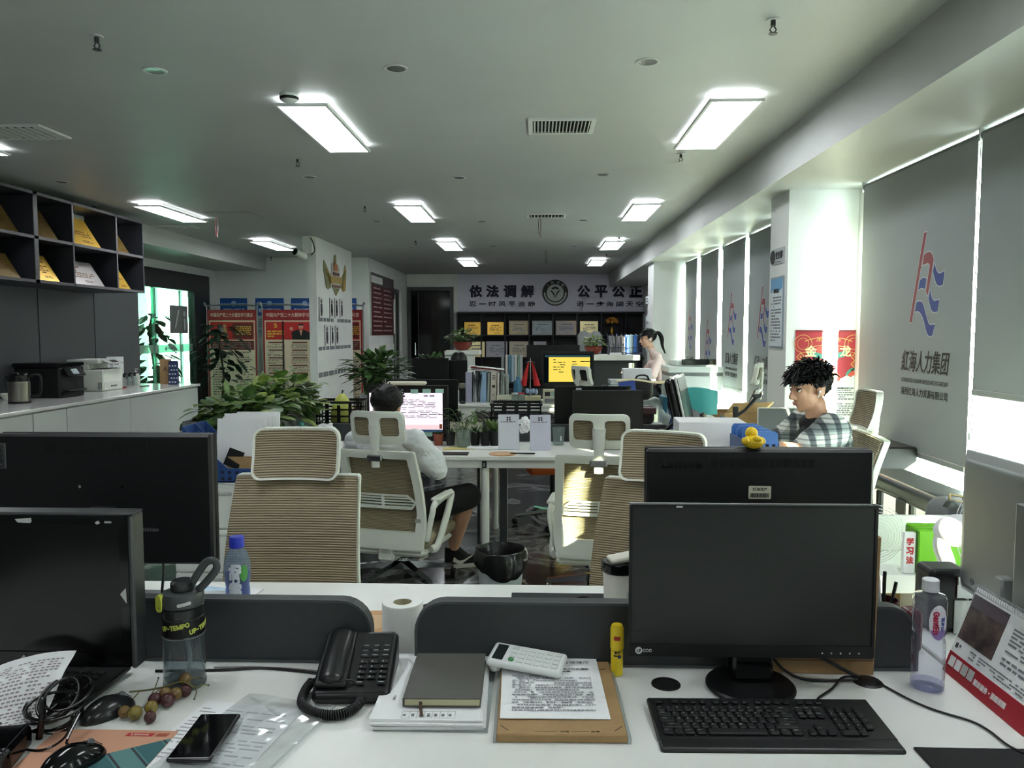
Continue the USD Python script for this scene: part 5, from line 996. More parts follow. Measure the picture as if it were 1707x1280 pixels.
# black baskets
def basket(label, x, y, z, w, d, h, rows=4):
    t = thing('basket', label, 'basket', (x, y, z)); hole = lambda W, c, r_: union_all([rrect(W/c-.022, h/r_-.016, .005, -W/2+(i+.5)*W/c, .012+(j+.5)*(h-.02)/r_) for i in range(c) for j in range(r_)])
    a = fl(sbox(-w/2, 0, w/2, h).difference(hole(w, 4, rows)), 0, .006); b = fl(sbox(-d/2, 0, d/2, h).difference(hole(d, 3, rows)), 0, .006)
    part(t, 'front_grid', xf(a, (0, -d/2, 0)), BPLAS); part(t, 'back_grid', xf(a, (0, d/2-.006, 0)), BPLAS)
    part(t, 'side_grid', xf(b, (-w/2+.006, 0, 0), (0, 0, 90)), BPLAS); part(t, 'side_grid', xf(b, (w/2, 0, 0), (0, 0, 90)), BPLAS); part(t, 'bottom', bb(-w/2, w/2, -d/2, d/2, 0, .005), BPLAS)
    part(t, 'rim', cat(bb(-w/2-.008, w/2+.008, -d/2-.008, -d/2, h-.012, h+.004), bb(-w/2-.008, w/2+.008, d/2, d/2+.008, h-.012, h+.004), bb(-w/2-.008, -w/2, -d/2, d/2, h-.012, h+.004), bb(w/2, w/2+.008, -d/2, d/2, h-.012, h+.004)), BPLAS)
c = at_y(559, 690, 5.48); basket('black plastic basket holding a pale green pomelo, left of the seated man', c[0]+.05, 5.50, .751, .325, .24, .258, 5)
t = thing('pomelo', 'pale green pear-shaped pomelo in the black basket', 'fruit', (c[0]+.05, 5.48, .80)); part(t, 'fruit', lathe([(0, 0), (.05, .01), (.082, .06), (.084, .11), (.07, .17), (.045, .225), (.022, .255), (0, .262)], 24), mat('pomelo_green', '#b7b95a', .45, noise=(18, '#a3aa4a')), smooth=True); part(t, 'stem', tb([(0, 0, .258), (.008, 0, .285)], .006, 6), LM)
c = at_y(861, 690, 5.50); basket('black plastic basket behind the two table signs', c[0], 5.52, .751, .355, .24, .243, 5)
# aqua bottle and tissue behind the tan headrest
x, y, z = at_y(535, 700, 4.72); t = thing('sports_bottle', 'aqua sports bottle behind the tan headrest at left', 'bottle', at_y(502.5, 728, 4.85)[:2].tolist()+[.751])
AQ = mat('aqua_plastic', '#6fc0b2', .3); part(t, 'body', lathe([(0, 0), (.046, 0), (.048, .01), (.048, .10), (.03, .125)], 22), AQ, smooth=40); part(t, 'cap', cat(cyl((0, 0, .125), .040, .03, 20, .004), cyl((0, 0, .155), .02, .025, 16, .003)), AQ); part(t, 'strap', tb(curve([(-.04, 0, .14), (-.062, 0, .13), (-.06, 0, .07), (-.05, 0, .06)], 12), .004, 6), AQ)
c = at_y(541, 720, 4.85); crumpled('tissue', 'pulled-up white tissue behind the tan headrest', (c[0], 4.85, .79), .07, 8, sc=(1.2, .7, .9)); t = thing('tissue_box', 'pale tissue box behind the tan headrest', 'tissue box', (c[0], 4.86, .751)); part(t, 'box', bb(-.10, .10, -.055, .055, 0, .045, .004), PAPER); part(t, 'slot', bb(-.05, .05, -.012, .012, .045, .046), GINK)
# blue document tray and its pedestal
t = thing('pedestal', 'white drawer pedestal behind the tan chair at left, under the blue tray', 'cabinet', (-1.56, 3.98, 0))
part(t, 'body', bb(-.24, .24, -.25, .25, .0, .75, .003), DESK)
for z0, z1 in ((.07, .30), (.31, .52), (.53, .73)): d_ = part(t, 'drawer', bb(-.235, .235, -.268, -.2505, z0, z1, .003), DESK); part(d_, 'handle', bb(-.06, .06, -.274, -.268, z1-.03, z1-.018), LGREY)
t = thing('document_tray', 'blue perforated document tray full of papers at left', 'file holder', (-1.56, 3.90, .751))
prof = Polygon([(-.2, 0), (.16, 0), (.16, .07), (0.02, .07), (-.08, .16), (-.2, .28)])
hl = union_all([rrect(.016, .016, .002, -.185+.036*i, .02+.032*j) for i in range(10) for j in range(8)]); sd = prof.difference(hl.intersection(prof.buffer(-.012)))
part(t, 'side_panel', fl(prof, -.14, .006), BLUE); part(t, 'side_panel', fl(sd, .0, .006), BLUE); part(t, 'side_panel', fl(sd, .12, .006), BLUE)
part(t, 'perforations', fl(hl.intersection(prof.buffer(-.012)), -.142, .002), mat('hole_dark', '#0f1a33', .7)); part(t, 'bottom', bb(-.2, .16, -.14, .126, 0, .006), BLUE); part(t, 'end_panel', bb(-.206, -.2, -.14, .126, 0, .28), BLUE)
t = thing('paper_pile', 'thick upright wad of white papers in the blue tray', 'papers', (-1.52, 3.98, .76))
for k in range(9): part(t, 'sheet', xf(bb(-.10, .13, 0, .006, 0, .30+.006*(k % 4)), (.01*((k*7) % 5)-.02, -.13+k*.024, 0), (-7, 0, (k*5) % 4-2)), PAPER)
part(t, 'envelope', xf(bb(-.07, .07, 0, .02, 0, .11), (.02, -.16, 0), (-4, 0, 0)), KRAFT); part(t, 'black_card', xf(bb(-.05, .03, 0, .004, .06, .15), (-.04, -.17, 0), (-10, 20, 0)), BPLAS)
solo('cable', tb(curve([(-1.75, 3.70, .758), (-1.62, 3.72, .757), (-1.5, 3.69, .757), (-1.38, 3.73, .757), (-1.33, 3.8, .757)], 24), .004, 6), mat('white_cable', '#c9cbc8', .5), 'white cable in front of the blue tray', 'cable')

# ---------------------------------------------------------------- bin, things under the desks
t = thing('waste_bin', 'pale waste bin lined with a black plastic bag in front of the second-row desk', 'bin', (-.195, 4.12, 0))
part(t, 'body', lathe([(0, 0), (.10, 0), (.104, .01), (.13, .30), (.125, .305), (.10, .02), (0, .02)], 36), mat('bin_pale', '#b4bdbe', .4))
th = np.linspace(0, 2*math.pi, 60, endpoint=False); P = []
for i, (r_, z) in enumerate(((.085, .14), (.110, .27), (.130, .328), (.141, .318), (.146, .28), (.145, .245), (.142, .215))):
    for a in th: n_ = meshkit.noise(np.array([[math.cos(a)*4, math.sin(a)*4, i*.8]]), 2)[0]-.5; P.append(((r_+n_*.018)*math.cos(a), (r_+n_*.018)*math.sin(a), z+n_*.03*(1 if i > 2 else .15)+(.03*math.sin(a*2+1) if i > 4 else 0)))
F = []
for i in range(6):
    for j in range(60): k = (j+1) % 60; F += [[i*60+j, i*60+k, (i+1)*60+k], [i*60+j, (i+1)*60+k, (i+1)*60+j]]
part(t, 'bag', TM(P, F), mat('black_bag', '#0c0c0d', .22, bump=(60, .6)), smooth=50)
x = at_z(812, 880, 0); solo('desk_support', cat(bb(-.25, -.20, 5.2, 5.3, 0, .72), bb(-.42, -.40, 5.4, 5.5, 0, .72)), mat('dark_support', '#3f4447', .4), 'dark steel support under the middle of the second-row desk', 'desk support')
# ---------------------------------------------------------------- third row and beyond
Z3 = .751
def x3(px, y): return float(at_y(px, 640, y)[0])
def binder(x0, x1, y, h, col, label, lean=0, spine=None, z=Z3, d=.26):
    w = x1-x0; t = thing('binder', label, 'binder', ((x0+x1)/2, y, z), 0, group='binders and folders standing in a row on the third desk')
    R = lambda m: xf(m, (0, 0, 0), (0, lean, 0)); m = mat('binder_'+col[1:], col, .55)
    part(t, 'cover', R(cat(bb(-w/2, w/2, 0, .004, 0, h), bb(-w/2, -w/2+.004, .004, d, 0, h), bb(w/2-.004, w/2, .004, d, 0, h))), m); part(t, 'pages', R(bb(-w/2+.005, w/2-.005, .006, d-.01, .004, h-.012)), PAPER)
    if spine: part(t, 'ring', R(xf(lathe([(.008, -.001), (.011, 0), (.008, .001)], 16), (0, -.001, .08), (90, 0, 0))), INK); part(t, 'spine_print', R(fl(union_all([mv(rrect(.03, .03), 0, .17), mv(scribble(.03, .05, 3, 3), 0, h-.06)]), -.001, .001)), INK)
B = [(776, 787, .32, '#a5a5bd', 'lavender box file at the left end of the binder row', 0, None), (788, 791.5, .31, '#8d9296', 'thin grey folder beside the lavender box file', 3, None), (792, 795, .30, '#b9bfc2', 'thin pale folder leaning beside the grey one', -3, None), (796, 799, .30, '#4b5258', 'thin dark folder left of the light blue binder', 6, None), (800.5, 811, .32, '#8fabcb', 'light blue binder in the middle of the row', 0, None), (812, 815.5, .31, '#9aa39c', 'thin greenish grey folder right of the light blue binder', 2, None), (817, 827, .325, '#c3beb1', 'cream lever-arch binder with a black ring and label', 2, 1), (829, 832.5, .31, '#cfc9c4', 'thin cream folder right of the lever-arch binder', 0, None), (834, 838, .30, '#85908f', 'grey-green folder near the right end of the row', 2, None), (839, 842, .29, '#b9bdb9', 'pale folder near the right end of the row', -2, None), (843, 847, .29, '#9aa5a0', 'grey folder at the right end of the row', 0, None)]
for a, b, h, c, l, ln, sp in B: binder(x3(a, 8.22), x3(b, 8.22)-.002, 8.22, h, c, l, ln, sp)
r = random.Random(3)
t = thing('magazine_stack', 'untidy stack of papers and magazines lying on top of the binders', 'papers', (x3(812, 8.3), 8.33, Z3+.33))
for k in range(6): part(t, 'magazine', xf(bb(-.15, .15, -.10, .10, 0, .006), (r.uniform(-.05, .05), r.uniform(-.02, .02), k*.0075), (0, 3+k*.8, r.uniform(-15, 15))), [PAPER, GINK, PAPER, RED, PAPER, LGREY][k])
for k, (px, c, l) in enumerate(((838, '#8a8f92', 'grey folder, first of the rear row of files'), (845, '#c4c6c4', 'white folder, second of the rear row of files'), (850, '#4f7d93', 'teal binder of the rear row of files'), (855, '#9fb3c4', 'pale blue binder of the rear row of files'), (860, '#c9c9c6', 'white binder of the rear row of files'), (865, '#7d9a8c', 'green folder of the rear row of files'), (869, '#a9adaf', 'grey folder at the right end of the rear row of files'))):
    binder(x3(px-2.2, 9.0), x3(px+1.6, 9.0), 8.98, .31, c, l, 0, None, Z3+.17, .20)
solo('file_shelf', cat(bb(x3(833, 9.0), x3(872, 9.0), 8.93, 9.22, .905, .92), *[bb(x-.01, x+.01, 8.95, 9.2, .751, .905) for x in (x3(835, 9.0), x3(870, 9.0))]), DGREY, 'dark riser carrying the rear row of files', 'shelf')
t = thing('drawer_box', 'small white drawer box left of the binders', 'box', (x3(756, 8.2), 8.2, Z3)); part(t, 'body', bb(-.06, .06, 0, .12, 0, .13, .003), WPLAS); d_ = part(t, 'drawer', bb(-.05, .05, -.003, 0, .02, .10, .001), LGREY); part(d_, 'knob', ball((0, -.007, .06), .007, 1), INK); part(t, 'clutter', cat(*[xf(bx((0, 0, 0), (.03, .03, .05), .004), (-.035+.022*i, .04+.01*(i % 2), .155), (0, 15*i-20, 0)) for i in range(4)]), mat('clutter_mix', '#6a6660', .6))
solo('speaker', bb(-.035, .035, 0, .09, 0, .15, .006), BPLAS, 'small black speaker left of the lavender box file', 'speaker', (x3(770, 8.2), 8.2, Z3)); solo('tissue_canister', bb(-.032, .032, 0, .06, 0, .05, .004), mat('canister_olive', '#6f6e60', .5), 'small olive box on top of the black speaker', 'box', (x3(770, 8.2), 8.21, Z3+.151))
solo('computer_mouse', cat(ball((0, 0, .0), (.03, .05, .028)), bx((0, 0, .003), (.05, .08, .006))), BPLAS, 'black mouse in front of the lavender box file', 'mouse', (x3(771, 8.05), 8.06, Z3+.001), smooth=True)
t = thing('pen_organizer', 'cream perforated desk organizer in front of the folders', 'organizer', (x3(842, 8.08), 8.08, Z3)); part(t, 'body', bb(-.09, .09, 0, .10, 0, .085, .004), mat('organizer_cream', '#b9b8a4', .5)); part(t, 'perforations', fl(union_all([Point(-.07+.022*i, .018+.018*j).buffer(.006) for i in range(7) for j in range(2)]), -.002, .002), INK)
for k, (px, l) in enumerate(((858, 'clear glass jar right of the cream organizer'), (869, 'clear plastic jar with a red lid mark in front of the blue bottle'))):
    t = thing('glass_jar', l, 'jar', (x3(px, 8.1), 8.1, Z3)); part(t, 'jar', lathe([(0, .002), (.035, .002), (.037, .08), (.03, .095), (.033, .097), (.04, .08), (.038, 0), (0, 0)], 18), CLR, smooth=40); part(t, 'lid', cyl((0, 0, .097), .034, .012, 18), [LGREY, RED][k])
t = thing('water_bottle', 'translucent blue bottle behind the glass jars', 'bottle', (x3(863, 8.3), 8.3, Z3+.06)); part(t, 'body', lathe([(0, 0), (.04, 0), (.043, .02), (.043, .13), (.03, .17), (.016, .18)], 20), clearmat('blue_clear', '#7fc0dc', solid=.45, col='#5f9fc0'), smooth=40); part(t, 'cap', cyl((0, 0, .18), .02, .03, 14), mat('cap_blue', '#3f6f9c', .4))
solo('box_riser', bb(x3(855, 8.3), x3(902, 8.3), 8.22, 8.42, .751, .81, .003), mat('cream_card', '#b7b291', .6), 'cream cardboard box under the blue bottle and table flags', 'box')
t = thing('table_flag', 'pair of small red table flags on a silver stand', 'flag', (x3(884, 8.3), 8.30, Z3+.06))
part(t, 'pole', cat(cyl((0, 0, 0), .035, .012, 16), tb([(0, 0, 0), (0, 0, .41)], .007, 8), tb([(0, 0, .38), (-.05, 0, .36)], .003, 6), tb([(0, 0, .38), (.05, 0, .36)], .003, 6)), CHROME)
for s in (-1, 1): part(t, 'flag', sheet(lambda u, v, s=s: (s*(.012+.07*u*(0.35+.65*v)+.03*v), .012*math.sin(5*u+3*v)*(.3+v), .37-.26*v-.03*u*(1-v)), 10, 10, .0015), mat('flag_red', '#b5161b', .7), smooth=True)
solo('crystal_ornament', cat(*[ball((x3(884+i*5, 8.26)-0, 8.26, .86+.01*(i % 2)), (.02, .018, .03), 1) for i in range(-1, 3)]), mat('crystal_blue', '#8fa6c4', .15, metallic=.2) if False else mat('crystal_blue', '#8fa6c4', .15), 'pale blue crystal ornaments in front of the table flags', 'ornament', kind=None)
t = thing('tape_dispenser', 'cream desk organizer with dark slots beside the dark monitor, third row', 'organizer', (x3(917, 8.05), 8.05, Z3)); part(t, 'body', bb(-.075, .085, 0, .12, 0, .145, .003), mat('organizer_cream', '#b9b8a4', .5)); part(t, 'slot', bb(-.055, .0, -.002, 0, .08, .125), INK); part(t, 'slot', bb(-.055, .075, -.002, 0, .01, .055), MGREY); part(t, 'slot', bb(.01, .075, -.002, 0, .08, .125), mat('slot_teal', '#8fa7a2', .5))
t = thing('desk_phone', 'small grey desk phone under the yellow screen', 'telephone', (x3(985, 8.2), 8.2, Z3+.0)); part(t, 'body', xf(bx((0, 0, .03), (.12, .13, .03), .006), rot=(15, 0, 0)), LGREY); part(t, 'display', xf(bx((0, .02, .047), (.07, .05, .002)), rot=(15, 0, 0)), SCREEN); part(t, 'handset', xf(bx((-.045, 0, .058), (.03, .13, .02), .008), rot=(15, 0, 0)), BPLAS)
def book(name, l, x, y, z, w, d, h, m, rz=0): t = thing(name, l, 'book', (x, y, z), rz, 'stack of books and files right of the white headrest'); part(t, 'cover', cat(bb(-w/2, w/2, 0, d, 0, .003), bb(-w/2, w/2, 0, d, h-.003, h), bb(-w/2, -w/2+.003, 0, d, .003, h-.003)), m); part(t, 'pages', bb(-w/2+.003, w/2-.004, .004, d-.004, .0035, h-.0035), PAPER)
z = Z3
for k, (h, c, l) in enumerate(((.03, '#3d4f63', 'dark blue book at the bottom of the stack right of the yellow screen'), (.025, '#6f97c4', 'light blue book, second from the bottom of that stack'), (.03, '#4b5c58', 'dark green book, third from the bottom of that stack'), (.02, '#b06a64', 'pinkish red book in the middle of that stack'), (.035, '#b9b3a8', 'pale book above the pinkish red one'), (.02, '#5f9c94', 'teal book near the top of that stack'), (.05, '#8c9297', 'grey sheaf of papers on top of that stack'))):
    book('book', l, x3(1032, 8.7)+.004*(k % 3), 8.62+.01*(k % 2), z, .21, .26, h, mat('book_'+c[1:], c, .6), (k*3) % 5-2); z += h+.0008
# row four: raised counter, bowls of plants, files
solo('monitor_post', bb(-.035, .035, 0, .06, 0, .84, .01), BPLAS, 'black upright post behind the yellow screen', 'post', (x3(1008.5, 9.6), 9.6, 0))
def X4(px, y=11.3): return float(at_y(px, 580, y)[0])
t = thing('raised_counter', 'white raised counter top on a dark panel in front of the shelving', 'counter'); part(t, 'top', bb(X4(935), X4(1066), 11.2, 11.75, 1.09, 1.17, .004), DESK); part(t, 'front_panel', bb(X4(940), X4(1062), 11.3, 11.34, 0, 1.09), DGREY)
t = thing('raised_counter', 'white back panel under the left bowl of plants', 'counter'); part(t, 'top', bb(X4(742), X4(800), 11.2, 11.6, 1.17, 1.23, .004), DESK); part(t, 'front_panel', bb(X4(742), X4(792), 11.25, 11.29, 0, 1.17), DESK)
BOWL = [(0, 0), (.07, .005), (.12, .06), (.135, .12), (.128, .125), (.11, .11), (0, .105)]; BM = mat('red_brown_bowl', '#7b2f24', .25)
bush('bowl_plant', 'green plant in a red-brown bowl on the white counter, left of the orange flower', (X4(990), 11.4, 1.171), (.17, .13, .12), 120, .075, .045, LY, 21, BOWL, BM, .11, .04, name2='bowl')
bush('bowl_plant', 'green plant in a red-brown bowl at left, in front of the gold plaques', (X4(770), 11.4, 1.231), (.25, .15, .14), 170, .085, .045, LG, 22, [(a*1.1, b) for a, b in BOWL], BM, .11, .05, name2='bowl')
c = at_y(716, 592, 9.6); solo('plant_stand', bb(c[0]-.12, c[0]+.12, 9.48, 9.72, 0, .75, .01), DGREY, 'dark stand under the low green plant', 'stand'); bush('low_plant', 'low green plant peeking out above the wide dark monitor', (c[0], 9.6, .752), (.22, .12, .10), 60, .10, .05, LM, 23, [(0, 0), (.08, 0), (.1, .33), (.09, .33), (0, .32)], mat('pot_dark', '#2a2b2c', .5), .33, .03)
t = thing('shell_chair', 'grey chair back with a heart-shaped top in front of the certificates', 'chair', (X4(983, 12.2), 12.2, 0)); hp = Polygon([(-.16, 1.10), (-.17, 1.44), (-.14, 1.49), (-.07, 1.50), (0, 1.455), (.07, 1.50), (.14, 1.49), (.17, 1.44), (.16, 1.10)]).buffer(.02)
part(t, 'backrest', fl(hp, 0, .03), mat('shell_grey', '#8b8e90', .5)); part(t, 'seat', bb(-.2, .2, -.02, .4, .78, .84, .02), mat('shell_grey', '#8b8e90', .5)); part(t, 'pedestal', cat(cyl((0, .15, 0), .18, .03, 18), cyl((0, .15, .03), .03, .75, 12), bb(-.02, .02, .0, .03, .82, 1.15)), BPLAS)
r = random.Random(6)
for k in range(12):
    px = 1017+k*2.3; solo('magazine', xf(bb(-.008, .008, 0, .2, 0, .27-.01*(k % 3)), rot=(0, r.uniform(-3, 3), 0)), mat(['mag_a', 'mag_b', 'mag_c'][k % 3], ['#8e8b92', '#b9b4b2', '#6f6a70'][k % 3], .6), 'grey magazine in the wire file rack, %s from its left end' % ['first', 'second', 'third', 'fourth', 'fifth', 'sixth', 'seventh', 'eighth', 'ninth', 'tenth', 'eleventh', 'twelfth'][k], 'magazine', (X4(px), 11.42, 1.18), group='magazines in the wire rack on the counter')
t = thing('file_rack', 'dark blue wire rack holding magazines and blue files on the counter', 'rack', (X4(1016), 11.36, 1.171)); w = X4(1072)-X4(1016)
part(t, 'base', bb(-.01, w, 0, .30, 0, .006), mat('rack_blue', '#1c2244', .4)); part(t, 'wire', cat(*[tb([(i*w/7, 0, 0), (i*w/7, 0, .27 if i > 3 else .12), (i*w/7, .3, .3), (i*w/7, .3, 0)], .007, 6) for i in range(8)], tb([(0, 0, .10), (w, 0, .10)], .007, 6), tb([(0, 0, .03), (w, 0, .03)], .007, 6)), mat('rack_blue', '#1c2244', .4))
for k, (px, c, l) in enumerate(((1047, '#2a55a8', 'blue file box in the wire rack, left of the white one'), (1054, '#bcd0dc', 'pale file box in the wire rack beside the woman'), (1060, '#2f62ad', 'blue file box in the wire rack nearest the woman'))):
    solo('file_box', bb(-.027, .027, 0, .22, 0, .28, .003), mat('file_%d' % k, c, .5), l, 'file box', (X4(px), 11.40, 1.18))
solo('paper_tray', bb(-.08, .08, 0, .12, 0, .03, .003), PAPER, 'white paper pile at the foot of the wire rack', 'papers', (X4(1026), 11.22, 1.171))
t = thing('armchair_cover', 'black rounded chair top behind the white panel at left', 'chair', (X4(765, 10.9), 10.9, 0)); part(t, 'backrest', xf(lathe([(0, 0), (.11, 0), (.12, .02), (.11, .10), (.07, .15), (0, .17)], 20), (0, 0, 1.06)), BPLAS, smooth=40); part(t, 'pedestal', cat(cyl((0, 0, 0), .2, .04, 16), cyl((0, 0, .04), .03, 1.03, 10)), BPLAS)
# big floor copier near the windows
t = thing('floor_copier', 'large white floor copier by the windows with a black lid handle', 'copier', (1.84, 9.0, 0))
part(t, 'body', bb(-.30, .32, 0, .55, .02, .99, .01), mat('copier_white', '#c9cfcb', .4)); part(t, 'scanner', bb(-.31, .33, -.01, .55, 1.03, 1.10, .008), mat('copier_white', '#c9cfcb', .4)); part(t, 'seam', bb(-.30, .32, .01, .54, .99, 1.03), MGREY)
part(t, 'feeder', bb(-.22, .24, .05, .5, 1.10, 1.17, .012), mat('copier_white', '#c9cfcb', .4)); part(t, 'feeder_lid', bb(-.15, .25, .02, .08, 1.12, 1.185, .008), BGLOSS)
for z in (.2, .42, .64): part(t, 'drawer', bb(-.29, .31, -.012, -.0, z, z+.2, .003), mat('copier_white', '#c9cfcb', .4))
part(t, 'control_panel', xf(bx((-.42, .05, 1.0), (.2, .18, .03), .006), rot=(0, -8, 0)), MGREY); part(t, 'output_tray', bb(-.50, -.30, .02, .35, .90, .915, .003), MGREY)
# ---------------------------------------------------------------- right-hand desk: things around the young man
def onr(px, py, y): p = at_y(px, py, y); return float(p[0]), float(p[1]), float(p[2])
solo('white_box', bb(-.155, .155, 0, .22, 0, .335, .004), mat('white_card', '#d9d7dd', .5), 'large white cardboard box left of the yellow duck', 'box', (onr(1191, 740, 3.55)[0]-.01, 3.55, .751), -4)
t = thing('document_tray', 'blue perforated file holder of four slots behind the yellow duck', 'file holder', (onr(1272, 740, 3.16)[0], 3.16, .751))
for k in range(4):
    pr = Polygon([(-.06, 0), (.06, 0), (.06, .335-.0*k), (.045, .345), (-.05, .345), (-.06, .33)]); hs = union_all([rrect(.015, .015, .001, -.035+.026*i, .20+.028*j) for i in range(4) for j in range(4)])
    part(t, 'slot_panel', fl(pr.difference(hs), k*.09, .006), mat('blue_slot', '#3d66a8', .4)); 
    if k == 0: part(t, 'backing', fl(hs, .004, .001), mat('hole_dark', '#0f1a33', .7))
part(t, 'side_panel', bb(-.066, -.06, 0, .276, 0, .30), BLUE); part(t, 'side_panel', bb(.06, .066, 0, .276, 0, .30), BLUE); part(t, 'bottom', bb(-.06, .06, 0, .276, 0, .005), BLUE)
x, y, z = onr(1178, 714, 4.4); t = thing('thermos_cup', 'black insulated cup behind the white box', 'cup', (x, 4.4, .751)); part(t, 'body', lathe([(0, 0), (.028, 0), (.032, .01), (.032, .13), (.028, .14)], 20), BGLOSS, smooth=40); part(t, 'lid', lathe([(.029, .142), (.033, .146), (.033, .19), (.028, .2), (0, .2)], 20), BGLOSS, smooth=40); part(t, 'ring', lathe([(.0325, .128), (.0335, .134), (.0325, .14)], 20), CHROME); part(t, 'emblem', xf(lathe([(.009, -.001), (.012, 0), (.009, .001)], 14), (0, -.033, .09), (90, 0, 0)), CHROME)
x, y, z = onr(1205, 700, 4.9); t = thing('laptop', 'dark grey laptop lid standing tilted right of the black cup', 'laptop', (x+.05, 4.86, .751), 30); part(t, 'lid', xf(bb(-.11, .11, 0, .01, 0, .21, .003), rot=(-14, 16, 0)), mat('laptop_grey', '#3d4144', .4)); part(t, 'keyboard_half', bb(-.15, .15, -.2, -.02, 0, .012, .003), mat('laptop_grey', '#3d4144', .4))
solo('file_carton', bb(-.10, .12, 0, .22, 0, .17, .004), LGREY, 'pale carton under the teal sheets', 'box', (onr(1160, 700, 5.35)[0], 5.3, .751))
solo('teal_sheet', sheet(lambda u, v: (-.16+.32*u, .03*math.sin(6*u), .0+.16*v+.03*math.sin(3*u)*v), 10, 6, .003), mat('teal_cloth', '#3f9a98', .6), 'teal plastic sheet between the edge-on monitor and the tan chair', 'sheet', (onr(1158, 680, 5.4)[0], 5.42, .925), 0, smooth=True)
solo('grey_folder', xf(bb(-.12, .12, 0, .006, -.075, .075), rot=(-20, 30, 0)), mat('folder_grey', '#5f5d60', .6), 'grey folder leaning on the teal sheet', 'folder', (onr(1170, 680, 5.2)[0], 5.2, .87))
t = thing('snack_pack', 'orange and white snack packet behind the edge-on monitor', 'packet', (onr(1156, 700, 4.9)[0]-.01, 4.9, .751), 20); part(t, 'pack', xf(ball((0, 0, 0), (.06, .035, .028)), (0, 0, .028), (0, 0, 0)), mat('pack_orange', '#d8963a', .4, noise=(14, '#d9d6c8')), smooth=True); part(t, 'seal', bb(.055, .075, -.02, .02, .02, .034, .002), PAPER)
t = thing('cardboard_box', 'open brown cardboard box in front of the lowered blind', 'box', (1.45, 5.62, .48), 12); 
for a in (((-.16, .16, -.14, -.136), 0), ((-.16, .16, .136, .14), 0), ((-.16, -.156, -.136, .136), 0), ((.156, .16, -.136, .136), 0)): q = a[0]; part(t, 'side_panel', bb(q[0], q[1], q[2], q[3], 0, .45), KRAFT)
part(t, 'flap', xf(bb(-.15, .15, -.14, -.004, 0, .004), (0, -.14, .45), (-35, 0, 0)), KRAFT); part(t, 'flap', xf(bb(0, .13, -.13, .13, 0, .004), (.16, 0, .45), (0, 35, 0)), KRAFT); part(t, 'bottom', bb(-.156, .156, -.136, .136, 0, .004), KRAFT)
solo('side_table', cat(bb(1.28, 1.66, 5.42, 5.83, .45, .478, .004), *[bb(x-.015, x+.015, y-.015, y+.015, 0, .45) for x in (1.31, 1.63) for y in (5.45, 5.8)]), DGREY, 'dark low table under the brown cardboard box', 'table')
t = thing('camera_tripod', 'folded black tripod with a phone clamp in front of the cardboard box', 'tripod', (onr(1225, 700, 4.75)[0], 4.75, .751)); part(t, 'column', cat(bb(-.022, .022, -.02, .02, 0, .20, .004), cyl((0, 0, .2), .012, .06, 10)), BPLAS); part(t, 'arm', tb([(-.0, 0, .23), (.06, 0, .27), (.13, 0, .35)], [.012, .009, .012], 8), BPLAS); part(t, 'clamp', cat(xf(bx((-.05, 0, .27), (.035, .03, .10), .006), rot=(0, -30, 0)), bx((.13, 0, .36), (.05, .03, .02), .004), bx((.0, -.01, .27), (.03, .03, .05), .005)), BPLAS); part(t, 'foot', bb(-.05, .05, -.05, .05, 0, .012, .003), BPLAS)
t = thing('armrest_post', 'black rounded armrest of the grey chair, in front of the pillar', 'armrest'); part(t, 'pad', bb(1.44, 1.50, 4.94, 5.0, .62, .86, .028), BPLAS); part(t, 'upright', bb(1.452, 1.488, 4.955, 4.985, .0, .62), LGREY)
# bags and parcels right of the big dark monitors
t = thing('plastic_bag', 'bulging white plastic bag with a dark bag behind the right dark monitor', 'bag', (onr(1090, 690, 5.75)[0], 5.7, .751))
b = trimesh.creation.icosphere(3, 1.0); v = b.vertices; v = v*(.75+.5*meshkit.fbm(v*2+4, 3, 4))[:, None]*np.array([.13, .12, .13]); v[:, 2] -= v[:, 2].min(); part(t, 'bag', TM(v, b.faces), clearmat('bag_white', '#eef3f2', solid=.75, col='#c9d3d2', rough=.2), smooth=True)
t = thing('handbag', 'small dark handbag beside the white plastic bag', 'bag', (onr(1077, 672, 5.55)[0], 5.5, .85)); part(t, 'bag', dome_box(.10, .09, .13, .03), mat('dark_bag', '#241a1c', .4), smooth=40); part(t, 'flap', bb(-.05, .06, -.052, -.04, .07, .12, .006), mat('bag_brown', '#4b2f30', .4))
solo('parcel', bb(-.16, .10, 0, .20, 0, .098, .003), mat('parcel_white', '#bfc2c4', .5), 'pale parcel under the dark handbag', 'box', (onr(1085, 700, 5.4)[0], 5.4, .751))
solo('blue_parcel', bb(-.04, .04, 0, .10, 0, .06, .003), mat('parcel_blue', '#7f9cc4', .5), 'small light blue parcel in front of the pale one', 'box', (onr(1070, 702, 5.25)[0]+.0, 5.285, .751))
solo('cream_sheet', sheet(lambda u, v: (-.23+.46*u, -.06+.14*v, .012*math.sin(7*u)+.012*u*v), 14, 5, .003), mat('cream_wrap', '#b3a877', .6), 'crumpled cream wrapping paper lying over the dark monitor', 'paper', (onr(1080, 645, 5.6)[0], 5.60, 1.145), 0, smooth=True)
solo('blue_book', bb(-.014, .014, 0, .2, 0, .28, .002), mat('book_teal', '#2d6d8a', .5), 'upright teal book left of the edge-on monitor', 'book', (onr(1114, 700, 5.7)[0]-.04, 5.6, .751)); solo('blue_folder', bb(-.016, .016, 0, .2, 0, .27, .002), mat('book_navy', '#27457c', .5), 'upright navy folder left of the edge-on monitor', 'folder', (onr(1120, 700, 5.7)[0]-.02, 5.62, .751))
